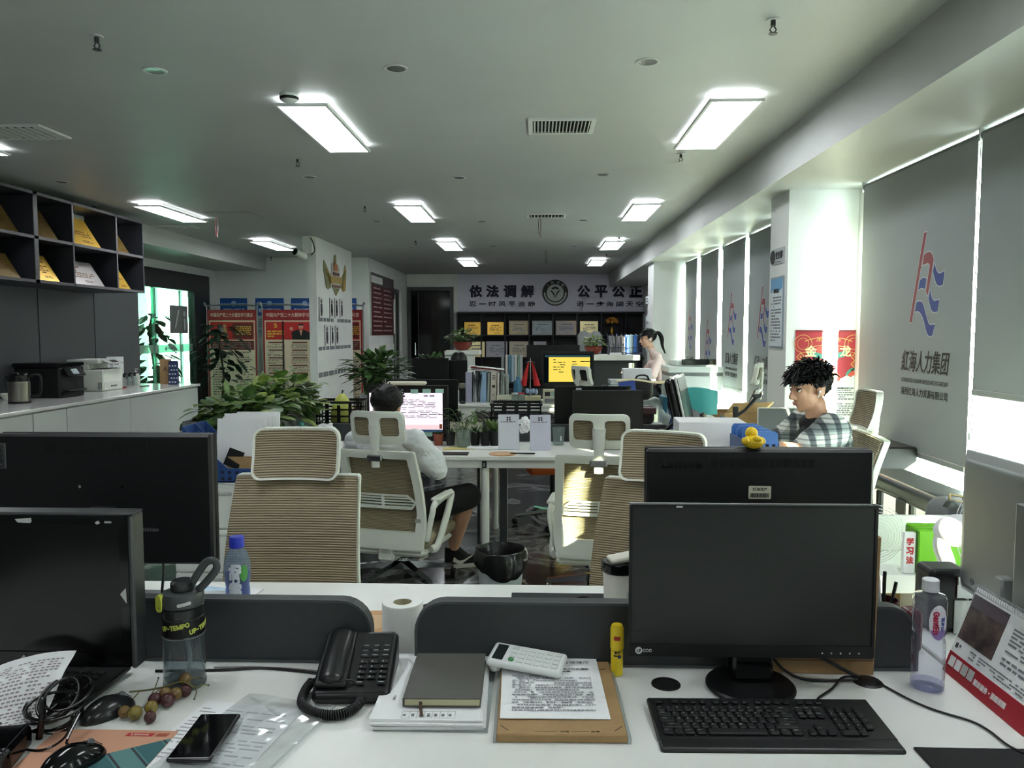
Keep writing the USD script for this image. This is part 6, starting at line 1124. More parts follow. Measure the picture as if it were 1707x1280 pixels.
t = thing('backpack', 'black backpack beside the blue envelope, in front of the woman', 'bag', (onr(1070, 640, 8.5)[0], 8.55, .751)); part(t, 'bag', dome_box(.26, .16, .24, .07), mat('backpack_black', '#0d0d0f', .7), smooth=40); part(t, 'strap', tb(curve([(-.08, -.05, .2), (-.05, -.07, .27), (.05, -.07, .27), (.08, -.05, .2)], 12), .01, 6), BPLAS)
solo('blue_envelope', xf(bb(-.10, .08, 0, .02, 0, .22, .002), rot=(-6, -8, 0)), mat('envelope_blue', '#24438f', .5), 'blue and white carton left of the black backpack', 'box', (onr(1053, 640, 8.45)[0]-.02, 8.40, .752)); solo('white_carton', bb(-.15, .17, 0, .16, 0, .33, .003), mat('white_card', '#d9d7dd', .5), 'white carton behind the black backpack', 'box', (onr(1060, 640, 8.9)[0], 8.85, .751))
# ---------------------------------------------------------------- first row: things on the foreground desk
ZD = .7505
TIS = mat('toilet_paper', '#e3e3e0', .9, bump=(200, .3))
t = thing('toilet_roll', 'roll of white toilet paper standing in the gap between the desk dividers', 'toilet paper', (-.314, 1.765, ZD))
part(t, 'roll', lathe([(.021, .001), (.046, 0), (.048, .003), (.048, .115), (.046, .118), (.022, .117)], 40), TIS, smooth=40); part(t, 'core', lathe([(.0215, .116), (.020, .117), (.0195, .002)], 28), mat('paper_core', '#b8b294', .8), smooth=40)
# big water bottle
t = thing('sports_bottle', 'clear water bottle with black band, dark lid and yellow-green clip, in front of the divider', 'bottle', (-.748, 1.575, ZD))
CLW = clearmat('bottle_wall', '#eef2f3', gl=.3, solid=.05, col='#cfd6d8'); LID = mat('lid_grey', '#3b4041', .4); LIME = mat('lime_plastic', '#b9c24a', .4)
part(t, 'body', lathe([(.0, .002), (.038, .002), (.0425, .006), (.0425, .148), (.040, .152)], 36), CLW, smooth=40)
part(t, 'thick_base', lathe([(0, 0), (.041, 0), (.0432, .004), (.0432, .014), (.038, .018), (0, .016)], 36), clearmat('base_clear', '#b9c2c4', solid=.2, col='#9aa3a5'), smooth=40)
part(t, 'water', lathe([(0, .019), (.0405, .019), (.0405, .112), (0, .112)], 32), clearmat('water_grey', '#d5dde0', gl=.25, solid=.05, col='#aab4b8'))
part(t, 'water_line', lathe([(.0415, .1115), (.0428, .112), (.0415, .1125)], 36), LGREY)
b_ = part(t, 'band', lathe([(.0429, .116), (.0434, .117), (.0434, .150), (.0429, .151)], 36), BPLAS)
def wrap(g, r, a0, z, tilt=0):
    g = affinity.rotate(g, tilt, origin=(0, 0)); m = ext(g, .0006); v, f = trimesh.remesh.subdivide_to_size(np.asarray(m.vertices), np.asarray(m.faces), .006); v = np.array(v); a = a0 + v[:, 0]/r
    return TM(np.c_[(r+v[:, 2])*np.cos(a), (r+v[:, 2])*np.sin(a), z+v[:, 1]], f)
part(b_, 'lettering', wrap(glyphs('UP-TEMPO', .0105, 'latin', bold=4, w=.062), .0436, math.radians(-90), .139, 9), mat('lime_print', '#b4bd52', .5)); part(b_, 'lettering', wrap(glyphs('UP-TEMPO', .0105, 'latin', bold=4, w=.062), .0436, math.radians(-10), .131, 9), mat('lime_print', '#b4bd52', .5))
part(t, 'neck_ring', lathe([(.039, .152), (.041, .153), (.041, .172), (.039, .173)], 32), mat('neck_dark', '#1d2021', .2))
part(t, 'lid', lathe([(.040, .174), (.043, .177), (.043, .196), (.040, .203), (.02, .206), (0, .206)], 36), LID, smooth=40)
part(t, 'spout_cap', lathe([(0, .206), (.022, .206), (.024, .209), (.024, .222), (.018, .228), (0, .228)], 24), mat('spout_dark', '#26292a', .2), smooth=40)
c_ = part(t, 'clip', xf(fl(rrect(.016, .03, .007), 0, .006), (-.036, -.03, .190), (0, 0, -35)), LIME); part(c_, 'clip_ring', xf(fl(rrect(.022, .036, .010).difference(rrect(.014, .026, .006)), -.002, .003), (-.036, -.031, .186), (0, 0, -35)), LIME)
part(t, 'badge', wrap(rrect(.028, .007, .003), .0434, math.radians(-62), .187, 8), LGREY)
part(t, 'carry_loop', tb(curve([(.012, .0, .206), (.03, .0, .235), (.052, .0, .265), (.070, 0, .268), (.074, 0, .252), (.056, 0, .228), (.034, 0, .205)], 40), .0055, 8, flat=1.5), LID, smooth=True)
part(t, 'straw', tb(curve([(.0, 0, .15), (.006, 0, .10), (.012, 0, .06), (.004, .005, .02)], 16), .005, 8), clearmat('straw_clear', '#e4e8e8', solid=.35, col='#d2d6d6'))
# blue drink bottle
x, y, z = at_y(396, 960, 1.90); t = thing('drink_bottle', 'plastic bottle of blue drink with blue cap behind the left divider', 'bottle', (x, 1.90, ZD))
part(t, 'bottle', lathe([(0, 0), (.026, .0), (.030, .006), (.030, .10), (.0285, .105), (.031, .12), (.033, .150), (.0315, .17), (.0255, .19), (.0165, .205), (.0155, .215)], 30), clearmat('blue_drink_wall', '#cfe0f4', solid=.12, col='#b8cbe6'), smooth=40)
part(t, 'drink', lathe([(0, .004), (.028, .004), (.0285, .10), (.027, .105), (.0295, .12), (.0305, .14), (0, .14)], 26), mat('blue_liquid', '#2d3fae', .1, transmission_weight=.6, ior=1.33), smooth=40)
part(t, 'cap', lathe([(.018, .206), (.0185, .208), (.0185, .23), (.0165, .2335), (0, .2335)], 24), mat('cap_royal', '#2a39b8', .35), smooth=40)
part(t, 'label_text', wrap(affinity.rotate(glyphs('脉动', .032, bold=4, w=.085), 90, origin=(0, 0)), .0338, math.radians(-80), .128), mat('label_white', '#dfe4ee', .5))
part(t, 'label_splash', cat(wrap(Point(0, 0).buffer(.012), .0306, math.radians(-125), .048), wrap(affinity.scale(Point(0, 0).buffer(.014), .8, 1.5), .0325, math.radians(-40), .145)), mat('label_green', '#4f9a4a', .5))
# telephone
PX0, PY0 = -.383, 1.565
t = thing('telephone', 'black corded desk telephone on the foreground desk', 'telephone', (PX0, PY0, ZD), 4)
def wedge(x0, x1, y0, y1, z0, z1, b, base=0.0):
    S = m3.Manifold.sphere(b, 14); m = m3.Manifold.batch_hull([S.translate([x, y, z]) for x in (x0+b, x1-b) for y, zt in ((y0+b, z0), (y1-b, z1)) for z in (base+b, zt-b)]).to_mesh(); return TM(m.vert_properties[:, :3], m.tri_verts)
PHB = mat('phone_black', '#141517', .32, bump=(300, .05)); PHK = mat('phone_key', '#1e2022', .35)
part(t, 'body', wedge(-.075, .085, -.075, .105, .030, .085, .014), PHB, smooth=40)
sl = (.085-.030)/.18; zs = lambda y: .030+(y+.075)*sl
tilt = math.degrees(math.atan(sl)); R_ = lambda m, y, dz=0: xf(m, (0, y, zs(y)+dz), (tilt, 0, 0))
part(t, 'cradle', R_(xf(dome_box(.066, .165, .014, .0065), (-.038, 0, -.004)), .015), PHB, smooth=40)
hm = m3.Manifold.batch_hull([m3.Manifold.sphere(.021, 18).scale([1.25, 1, .8]).translate([-.038, y, z]) for y, z in ((-.045, .046), (.085, .082))] + [m3.Manifold.sphere(.016, 18).scale([1.3, 1, .7]).translate([-.038, .02, .074])]).to_mesh()
h_ = part(t, 'handset', TM(hm.vert_properties[:, :3], hm.tri_verts), PHB, smooth=50); part(h_, 'logo', xf(cyl((0, 0, 0), .0055, .001, 18), (-.038, .066, .0925), (16, 0, 0)), mat('logo_white', '#d4d6d4', .5))
keys = [(c, r) for r in range(8) for c in range(3)]
for c, r in keys:
    if r == 7 and c == 1: continue
    yy = .052-.0145*r-(.004 if r > 2 else 0); k_ = part(t, 'key', R_(xf(bx((0, 0, .002), (.0165, .0075, .004), .0015), (.020+.022*c, 0, 0)), yy), PHK)
    s = '123456789*0#'[(r-3)*3+c] if 3 <= r < 7 else None
    g = glyphs(s, .0048, 'latin', bold=2, px=48) if s else sbox(-.005, -.0009, .005, .0009)
    part(k_, 'key_mark', R_(xf(up(affinity.translate(g, 0, 0), .0041, .0003), (.017+.022*c if s else .020+.022*c, 0, 0)), yy), mat('key_print', '#9b9ea0', .6))
part(t, 'display_recess', R_(xf(bx((.042, 0, .0005), (.072, .020, .003), .001), (0, 0, 0)), .079), BGLOSS); part(t, 'maker_mark', R_(xf(bx((.045, 0, .0008), (.024, .0018, .001)), (0, 0, 0)), .096), LGREY)
# coiled cord
def coil(path, R, r, turns, n=12):
    p = curve(path, 160); s = np.r_[0, np.cumsum(np.linalg.norm(np.diff(p, axis=0), axis=1))]; L = s[-1]; q = np.linspace(0, L, turns*n); pp = np.c_[[np.interp(q, s, p[:, i]) for i in range(3)]].T; tg = np.gradient(pp, axis=0); out = []; a = None
    for i in range(len(pp)):
        tt = tg[i]/np.linalg.norm(tg[i]); 
        if a is None: a, b = frame_of(tt)
        else: a = a-tt*(a@tt); a /= np.linalg.norm(a); b = np.cross(tt, a)
        w = 2*math.pi*i/n; out.append(pp[i]+R*(math.cos(w)*a+math.sin(w)*b))
    return tb(out, r, 5)
part(t, 'coiled_cord', coil([(-.085, -.005, .022), (-.095, -.03, .012), (-.088, -.085, .011), (-.05, -.125, .011), (-.005, -.13, .011), (.022, -.10, .012), (.026, -.07, .016)], .0082, .0021, 62), CABLE, smooth=True)
part(t, 'cord_end', cat(tb(curve([(.026, -.07, .016), (.01, -.05, .04), (-.02, -.06, .045), (-.038, -.058, .046)], 14), .0022, 6), tb(curve([(-.085, -.005, .022), (-.074, .01, .02)], 6), .004, 6)), CABLE)
solo('desk_cable', tb(curve([(-.84, 1.63, ZD+.003), (-.70, 1.64, ZD+.003), (-.62, 1.652, ZD+.003), (-.55, 1.645, ZD+.003), (-.455, 1.625, ZD+.003)], 30), .0028, 6), CABLE, 'thin black cable along the foot of the left divider', 'cable')
solo('desk_cable', tb(curve([(-.72, 1.655, ZD+.002), (-.64, 1.66, ZD+.002), (-.55, 1.655, ZD+.002), (-.46, 1.64, ZD+.002)], 20), .0014, 5), mat('grey_cable', '#6f6668', .5), 'thinner grey cable along the foot of the left divider', 'cable')
# papers and notebook
t = thing('paper_stack', 'stack of white printed papers under the grey notebook', 'papers', (-.208, 1.548, ZD), 1)
r = random.Random(5)
for k in range(8): part(t, 'sheet', xf(bb(-.105, .105, -.149, .149, 0, .0024), (r.uniform(-.004, .004), r.uniform(-.004, .004), k*.0026), (0, 0, r.uniform(-1.2, 1.2))), PAPER)
part(t, 'table_print', up(union_all([sbox(-.05+i*.0145, -.142, -.0495+i*.0145, -.115) for i in range(8)] + [sbox(-.05, -.142, .0515, -.1415), sbox(-.05, -.1155, .0515, -.115)] + [mv(affinity.rotate(scribble(.012, .006, 1, i, 1, .008, .9), 90), -.0425+i*.0145, -.13) for i in range(7)]), .0212, .0002), GINK)
part(t, 'print', up(mv(affinity.rotate(glyphs('附件1', .006, w=.02), 90), -.075, -.06), .0212, .0002), INK)
t = thing('notebook', 'dark grey hardcover notebook with a brown ribbon on the white papers', 'notebook', (-.184, 1.552, ZD+.0225), 1)
NB = mat('notebook_cover', '#55554f', .6, noise=(60, '#504f4a')); part(t, 'cover', cat(bb(-.075, .075, -.106, .106, .0155, .018, .001), bb(-.075, .075, -.106, .106, 0, .002, .001), bb(-.077, -.0735, -.106, .106, 0, .018, .0015)), NB); part(t, 'pages', bb(-.073, .072, -.103, .103, .0022, .0154), mat('page_cream', '#c3bd9a', .8)); part(t, 'ribbon', tb([(-.042, -.102, .010), (-.041, -.113, .004), (-.036, -.135, .0006), (-.034, -.142, .0006)], .003, 4, flat=.25), mat('ribbon_brown', '#4a3526', .7))
solo('clear_folder', bb(-.106, .11, -.157, .157, 0, .001), clearmat('folder_clear', '#eef2f2', solid=.25, col='#d4d8da'), 'clear plastic folder edge beside the white papers', 'folder', (-.200, 1.552, ZD-.0002+.0), 0)
t = thing('kraft_folder', 'brown kraft file box in a clear sleeve under the printed letter', 'file folder', (.045, 1.522, ZD), 1)
part(t, 'folder', bb(-.120, .120, -.158, .158, 0, .016, .002), KRAFT); [part(t, 'clear_sleeve', m_, clearmat('folder_clear', '#eef2f2', solid=.25, col='#d4d8da')) for m_ in (bb(-.126, -.1205, -.16, .16, 0, .010), bb(.1205, .127, -.16, .16, 0, .010))]
part(t, 'corner_slit', cat(xf(bb(-.012, .012, -.0007, .0007, .0161, .0164), (-.106, -.135, 0), (0, 0, -50)), xf(bb(-.012, .012, -.0007, .0007, .0161, .0164), (.106, -.135, 0), (0, 0, 50)), xf(bb(-.014, .014, -.001, .001, .0161, .0164), (.095, .115, 0), (0, 0, 12))), INK)
part(t, 'print', up(union_all([mv(glyphs('归档', .006, w=.016), .005, -.147), mv(glyphs('页号', .006, w=.016), .062, -.147), sbox(-.05, -.1475, -.008, -.147), sbox(.018, -.1475, .05, -.147)]), .0162, .0003), mat('kraft_ink', '#4b3a2a', .7))
t = thing('printed_letter', 'printed letter with a heading lying on the kraft folder', 'paper', (.033, 1.562, ZD+.0165), 1.5)
part(t, 'sheet', sheet(lambda u, v: (-.105+.21*u, -.145+.285*v, .0015+.004*max(0, .25-v)*(1-u)*4*.4), 8, 12, .0008), PAPER)
part(t, 'heading', up(mv(glyphs('人力资源和社会保障厅', .0145, w=.15), .012, .10), .0036, .0003), mat('heading_ink', '#6f7074', .7)); part(t, 'rule', up(sbox(-.06, .088, .09, .0886), .0036, .0003), GINK)
part(t, 'subject', up(union_all([mv(glyphs('关于做好社会保险有关工作的通知', .0075, bold=1, w=.14), .012, .068), mv(glyphs('各市州人社局', .0065, bold=1, w=.06), .012, .056)]), .0036, .0003), INK)
part(t, 'print', up(mv(scribble(.165, .16, 15, 77, .85, .0065, .38), 0, -.04), .0038, .0002), mat('letter_ink', '#7d8086', .7))
t = thing('calculator', 'white calculator with a dark screen propped on the printed letter', 'calculator', (-.020, 1.636, ZD+.029), -13)
part(t, 'body', xf(dome_box(.165, .084, .017, .008), rot=(6, 4, 0)), mat('calculator_white', '#dcdfdd', .35), smooth=40); Rc = lambda m: xf(m, (0, 0, .0), (6, 4, 0))
part(t, 'display', Rc(bb(-.072, -.048, -.032, .03, .0165, .0178, .001)), mat('calc_screen', '#23282a', .15))
for i in range(6):
    for j in range(4): 
        if (i, j) == (0, 0): continue
        part(t, 'key', Rc(bx((-.03+i*.019, -.025+j*.0165, .0178), (.0155, .0125, .0022), .001)), mat('calc_key', '#d2d6d3', .4))
part(t, 'key', Rc(cyl((-.03, -.025, .017), .0065, .0026, 16)), mat('calc_green', '#4d8a58', .4), label='round green calculator key')
part(t, 'rear_foot', Rc(ball((-.066, -.02, -.003), (.016, .018, .016))), mat('calculator_white', '#dcdfdd', .35), smooth=True)
t = thing('glue_stick', 'yellow glue stick standing beside the kraft folder', 'glue stick', (.177, 1.652, ZD)); GY_ = mat('glue_yellow', '#e0c41f', .35)
part(t, 'body', cyl((0, 0, 0), .0135, .058, 24, .002), GY_, smooth=40); part(t, 'cap', lathe([(.0138, .058), (.0145, .060), (.0145, .104), (.0125, .110), (.011, .1125), (0, .113)], 24), GY_, smooth=40)
part(t, 'red_badge', wrap(rrect(.014, .009), .0148, math.radians(-95), .086), mat('badge_red', '#a52a22', .5)); part(t, 'print', wrap(union_all([mv(glyphs('得力', .006, bold=3), 0, .004), mv(glyphs('固体胶', .004, bold=2), -.001, -.003)]), .0140, math.radians(-95), .050), INK); part(t, 'seal', wrap(Point(0, 0).buffer(.004), .0140, math.radians(-72), .045), BLUE)
# grommet, cables, keyboard
t = thing('cable_grommet', 'black round cable grommet in the desk left of the monitor base', 'grommet', (.277, 1.607, ZD)); part(t, 'ring', lathe([(.024, .0003), (.0245, .0025), (.030, .0025), (.031, 0)], 30), BPLAS, smooth=40); part(t, 'hole', cyl((0, 0, 0), .024, .0006, 26), mat('hole_black', '#020202', .9))
t = thing('cable_grommet', 'black round cable grommet with cables running into it, right of the monitor base', 'grommet', (.712, 1.632, ZD)); part(t, 'cover', lathe([(0, .005), (.026, .004), (.031, 0)], 28), BPLAS, smooth=40)
def dcab(l, pts, r): solo('desk_cable', tb(curve(pts, 48), r, 6), CABLE, l, 'cable', smooth=True)
dcab('thick black cable from the monitor to the right grommet', [(.50, 1.655, .815), (.56, 1.652, .813), (.61, 1.648, .800), (.66, 1.642, .775), (.695, 1.636, ZD+.008)], .004)
dcab('thin black cable from the monitor base to the right grommet', [(.52, 1.665, ZD+.035), (.545, 1.652, ZD+.012), (.575, 1.634, ZD+.004), (.62, 1.628, ZD+.004), (.69, 1.630, ZD+.006)], .003)
dcab('keyboard cable looping to the right grommet', [(.567, 1.512, ZD+.012), (.575, 1.545, ZD+.004), (.62, 1.59, ZD+.004), (.66, 1.632, ZD+.010), (.70, 1.638, ZD+.007)], .0026)
dcab('long thin cable from the right grommet to the mouse pad', [(.735, 1.612, ZD+.003), (.76, 1.55, ZD+.003), (.79, 1.505, ZD+.003), (.835, 1.465, ZD+.003), (.85, 1.43, ZD+.003), (.855, 1.37, ZD+.004), (.88, 1.33, ZD+.006)], .0022)
def keyboard(label, loc, rz, w=.437, d=.168, marks=True):
    t = thing('keyboard', label, 'keyboard', loc, rz); sl = 4.5; R = lambda m: xf(m, rot=(sl, 0, 0))
    part(t, 'case', R(cat(bb(-w/2, w/2, -d/2+.032, d/2, .002, .014, .003), xf(dome_box(w, .036, .013, .006), (0, -d/2+.017, .001)))), mat('keyboard_black', '#141516', .38), smooth=40)
    part(t, 'foot', cat(bb(-w/2+.03, -w/2+.06, d/2-.03, d/2-.01, 0, .014), bb(w/2-.06, w/2-.03, d/2-.03, d/2-.01, 0, .014)), BPLAS)
    rows = [[(1, .25)] + [(1, .0)]*4 + [(-.3, 0)] + [(1, 0)]*4 + [(-.3, 0)] + [(1, 0)]*4]
    kb = mat('keycap', '#1b1c1d', .35); U = .0172; x0 = -w/2+.012; km = mat('keycap_print', '#8d9092', .6)
    lay = [('main', 0, [1]*13 + [2]), ('main', 1, [1.5]+[1]*12+[1.5]), ('main', 2, [1.75]+[1]*11+[2.25]), ('main', 3, [2.25]+[1]*10+[2.75]), ('main', 4, [1.25, 1, 1.25, 1.25, 6.5, 1.25, 1.25, 1.25])]
    yk = lambda r: d/2-.046-r*.0185
    let = ['`1234567890-=', 'QWERTYUIOP[]\\', 'ASDFGHJKL', 'ZXCVBNM,./', '']
    def key(x, y, wd, hd=.0158, z=.0165, m=None):
        k = part(t, 'key', R(bx((x, y, z), (wd, hd, .006), .0022)), kb)
        if m is not None: part(k, 'key_mark', R(up(mv(m, x-wd*.18 if wd < .03 else x, y+.002), z+.0031, .0002)), km)
    for _, r, ws in lay:
        x = x0; n = 0
        for i, wd in enumerate(ws):
            m = None
            if wd == 1 and marks:
                off = {0: 0, 1: 1, 2: 1, 3: 1, 4: 9}[r]; s = let[r][i-off+0] if 0 <= i-off < len(let[r]) else None
                m = glyphs(s, .0040 if s.isalnum() else .0026, 'latin', bold=2, px=40) if s else None
            elif marks and wd < 5: m = sbox(-.004, -.0007, .004, .0007)
            key(x+wd*U/2, yk(r), wd*U-.0028, m=m); x += wd*U
        if r in (0, 1): 
            for i in range(3): key(x+.008+U*(i+.5), yk(r), U-.0028, m=sbox(-.004, -.0007, .004, .0007) if marks else None)
        if r == 3: key(x+.008+U*1.5, yk(r), U-.0028)
        if r == 4: 
            for i in range(3): key(x+.008+U*(i+.5), yk(r), U-.0028)
        for i in range(4):
            if r < 4 or i in (0, 2): key(x+.016+U*(i+3.5) if not (r == 4 and i == 0) else x+.016+U*4, yk(r), (U if not (r == 4 and i == 0) else 2*U)-.0028, m=(glyphs('789456123'[r*3-3+i], .004, 'latin', bold=2, px=40) if 1 <= r <= 3 and i < 3 and marks else None))
    for i in range(16): key(x0+.0095+U*i*1.07+(i > 0)*.012+(i > 4)*.008+(i > 8)*.008+(i > 12)*.008, d/2-.020, U-.004, .011)
    return t
keyboard('black keyboard with white letters in front of the widescreen monitor', (.441, 1.427, ZD), 1)
keyboard('black keyboard under the monitor at the left edge', (-1.115, 1.562, ZD), -6, marks=False)
t = thing('mouse_pad', 'black mouse pad at the lower right corner', 'mouse pad', (.80, 1.25, ZD)); part(t, 'pad', bb(-.118, .115, -.11, .115, 0, .003, .0015), mat('pad_black', '#0f1012', .8)); part(t, 'hem', cat(bb(-.118, .115, .1152, .1165, 0, .0026), bb(-.1195, -.1182, -.11, .115, 0, .0026)), mat('pad_hem', '#1b1c1e', .7))
# gan bottle
t = thing('water_bottle', 'empty clear mineral water bottle with white cap at the right end of the divider', 'bottle', (.827, 1.612, ZD), 20)
prof = [(.0, .002), (.030, .002), (.0335, .008), (.0335, .104), (.030, .112), (.030, .116), (.0335, .124), (.0335, .192), (.030, .2), (.015, .205), (.0135, .211)]
m = lathe(prof, 48); v = np.array(m.vertices); rr_ = np.hypot(v[:, 0], v[:, 1]); a = np.arctan2(v[:, 1], v[:, 0]); k = 1+.05*np.cos(4*a)*np.clip((rr_-.015)/.018, 0, 1)+.018*np.cos(12*a)*np.clip((rr_-.02)/.01, 0, 1); v[:, :2] *= k[:, None]
part(t, 'bottle', TM(v, m.faces), clearmat('pet_clear', '#f3f4fa', gl=.3, solid=.05, col='#d4d6e6'), smooth=40); part(t, 'cap', cat(cyl((0, 0, .212), .0165, .022, 26, .002), cyl((0, 0, .209), .017, .004, 26)), mat('cap_white', '#dadbe0', .4), smooth=40)
part(t, 'base', lathe([(0, .004), (.02, .003), (.031, .002), (.033, .012), (.0315, .013)], 30), clearmat('pet_base', '#dcdef0', solid=.15, col='#b8bad8'), smooth=40)
l_ = part(t, 'label', wrap(affinity.scale(Point(0, 0).buffer(.03, 24), .62, 1.22), .0352, math.radians(-108), .152), mat('label_pale', '#e2e0ea', .5)); part(l_, 'label_violet', wrap(affinity.scale(Point(0, 0).buffer(.03, 24), .60, 1.2).intersection(sbox(-.05, -.05, .05, -.016)), .0359, math.radians(-108), .152), mat('label_purple', '#8f76b4', .5))
part(l_, 'lettering', wrap(affinity.rotate(glyphs('GantEn', .012, 'latin', bold=4, w=.048), -90, origin=(0, 0)), .0366, math.radians(-117), .152), mat('label_red', '#b4274a', .5)); part(l_, 'lettering', wrap(affinity.rotate(glyphs('百岁山', .008, bold=2, w=.028), -90, origin=(0, 0)), .0366, math.radians(-95), .150), mat('label_blue', '#3b4a9a', .5))
# desk calendars
def deskcal(label, y0, y1, x=.905):
    w = y1-y0; t = thing('desk_calendar', label, 'calendar', (x, (y0+y1)/2, ZD), -90, group='spiral desk calendars with city photos at the right edge')
    R = lambda m: xf(m, rot=(-20, 0, 0))
    part(t, 'front_board', R(bb(-w/2, w/2, 0, .003, 0, .20)), PAPER); part(t, 'back_board', xf(bb(-w/2, w/2, -.003, 0, 0, .19), (0, .138, 0), (20, 0, 0)), LGREY); part(t, 'base_board', bb(-w/2, w/2, .003, .138, 0, .002), RED)
    part(t, 'red_strip', R(fl(sbox(-w/2, 0, w/2, .048), -.001, .001)), mat('calendar_crimson', '#a3202e', .5)); part(t, 'slogan', R(fl(mv(glyphs('精准服务·温暖相随', .013, bold=2, w=.11), .02, .024), -.002, .001)), mat('slogan_white', '#d9cfd0', .6))
    for i in range(4): part(t, 'code_patch', R(fl(rrect(.020, .022, .001, -w/2+.02+.024*i, .030), -.0018, .001)), [PAPER, PAPER, LGREY, LGREY][i])
    ph = usdkit.material(stage, '/World/Looks/city_night', {'tc': ('texture_coordinate', {}), 'v': ('voronoi_texture', {'scale': 170.0}), 'n': ('noise_texture', {'scale': 26.0, 'detail': 5.0}), 'r': ('rgb_ramp', {'ramp': [(.0, lin('#c08a5a')), (.12, lin('#4b3a3c')), (.4, lin('#2c2528'))]}), 'q': ('rgb_ramp', {'ramp': [(.35, lin('#120f14')), (.7, lin('#7c6a60'))]}), 'm': ('mix_color', {'blend_type': 'screen', 'fac': .55}), 'p': ('principled_bsdf', {'roughness': .35})}, [('tc.object', 'v.vector'), ('tc.object', 'n.vector'), ('v.distance', 'r.fac'), ('n.fac', 'q.fac'), ('r.color', 'm.a'), ('q.color', 'm.b'), ('m.result', 'p.base_color')], surface='p.BSDF') if 'city_night' not in _MAT else _MAT['city_night']; _MAT['city_night'] = ph
    p_ = part(t, 'city_photo', R(fl(sbox(-w/2+.004, .082, -.012, .185), -.001, .001)), ph); part(p_, 'photo_sky', R(fl(sbox(-w/2+.004, .158, -.012, .185), -.0015, .0005)), mat('dusk_sky', '#5a4f58', .4))
    part(t, 'print', R(fl(union_all([mv(scribble(w*.38, .055, 7, 15, .95, .03, .45), w*.24, .14), mv(scribble(w*.3, .02, 2, 4, .95, .02, .5), w*.2, .095), mv(scribble(w*.7, .02, 3, 8, .7, .008, .45), .02, .065)]), -.001, .0005)), GINK)
    part(t, 'month_mark', R(fl(mv(glyphs('8', .012, 'latin', bold=1), -w/2+.015, .066), -.002, .001)), INK); part(t, 'month_mark', R(fl(mv(glyphs('月', .006), -w/2+.026, .068), -.002, .001)), INK)
    part(t, 'spiral', cat(*[xf(lathe([(.008, -.0008), (.0092, 0), (.008, .0008)], 10), (-w/2+.008+i*(w-.016)/34, .066, .188), (0, 90, 0)) for i in range(35)]), mat('spiral_silver', '#b9bcbe', .3, .6))
deskcal('desk calendar with a night city photo, right beside the water bottle', 1.415, 1.70); deskcal('desk calendar with a night city photo, cut off by the right picture edge', 1.125, 1.41)
# silver all-in-one
ALU = mat('silver_aluminium', '#a9abab', .32, .75)
t = thing('all_in_one_computer', 'silver all-in-one computer seen from behind at the right edge', 'computer', (1.05, 1.572, ZD), 90)
R = lambda m: xf(xf(m, (0, 0, -.12)), (0, 0, .12), (0, 0, 0))
hb = m3.Manifold.batch_hull([m3.Manifold.sphere(.004, 10).translate([x, 0, z]) for x in (-.321, .321) for z in (.124, .462)] + [m3.Manifold.sphere(.02, 16).scale([1, .35, 1]).translate([x, .013, z]) for x in (-.29, .29) for z in (.155, .43)]).to_mesh()
part(t, 'shell', TM(hb.vert_properties[:, :3], hb.tri_verts), ALU, smooth=25); part(t, 'screen', bb(-.318, .318, -.0055, -.004, .128, .458), SCREEN)
part(t, 'stand', cat(cat(*[m_ for m_ in [xf(ext(rrect(.17, .022, .010), .40), (-.065, .060, .0))]]), bb(-.15, .02, -.10, .10, 0, .006, .002)), ALU, smooth=30); part(t, 'cable_port', xf(cyl((0, 0, 0), .008, .003, 16), (.25, .018, .16), (-90, 0, 0)), MGREY); part(t, 'stand_bracket', bb(.085, .115, .02, .05, .11, .22, .004), ALU)
# flat kraft parcel between monitor and divider
t = thing('cardboard_parcel', 'flat brown cardboard parcel standing behind the widescreen monitor', 'box', (.612, 1.676, ZD), 0); part(t, 'carton', xf(bb(-.13, .128, -.008, .009, 0, .31, .002), rot=(0, 1.5, 0)), KRAFT); part(t, 'tape_seam', bb(-.128, .126, -.0095, -.008, .030, .034), mat('tape_brown', '#6e5232', .4))
# lidded cup, mat, coil strap, hand fan, papers on the far half
x = float(at_y(1033, 970, 2.0)[0]); t = thing('travel_mug', 'white mug with a black flip lid left of the widescreen monitor', 'cup', (x, 2.0, ZD)); part(t, 'body', lathe([(0, 0), (.036, 0), (.040, .006), (.044, .120), (.043, .122)], 30), mat('mug_white', '#d8d6cd', .35), smooth=40); part(t, 'lid', lathe([(.044, .122), (.048, .125), (.048, .146), (.045, .150), (0, .150)], 30), BGLOSS, smooth=40); part(t, 'flip_cap', xf(dome_box(.075, .055, .014, .006), (.008, 0, .151), (0, -8, 12)), mat('mug_cap', '#d4d1c4', .4), smooth=40); part(t, 'label', wrap(rrect(.016, .02, .002), .0425, math.radians(-60), .07), LGREY)
t = thing('mouse_pad', 'dark printed mouse pad on the far half of the foreground desk', 'mouse pad', (.06, 2.05, ZD)); part(t, 'pad', bb(-.13, .17, -.09, .12, 0, .003, .001), mat('pad_dark', '#17181c', .8)); part(t, 'print', up(mv(glyphs('ONLY FOR YOU', .018, 'latin', w=.12), -.02, .055), .0031, .0003), mat('pad_print', '#4d5156', .7))
t = thing('coil_strap', 'coiled black strap with a copper buckle on the dark mouse pad', 'strap', (.128, 2.07, ZD+.0035)); part(t, 'coil', cat(*[xf(lathe([(.034-.004*k, 0), (.036-.004*k, .004), (.034-.004*k, .014), (.031-.004*k, .012)], 26), (0, 0, .002*k)) for k in range(3)]), CABLE); part(t, 'buckle', xf(fl(rrect(.012, .017, .003).difference(rrect(.006, .010, .001)), 0, .002), (.004, -.037, .012)), mat('copper', '#b0764e', .3, .9))
handfan('tan round hand fan with black handle behind the left divider', (-.42, 1.93, ZD), 42)
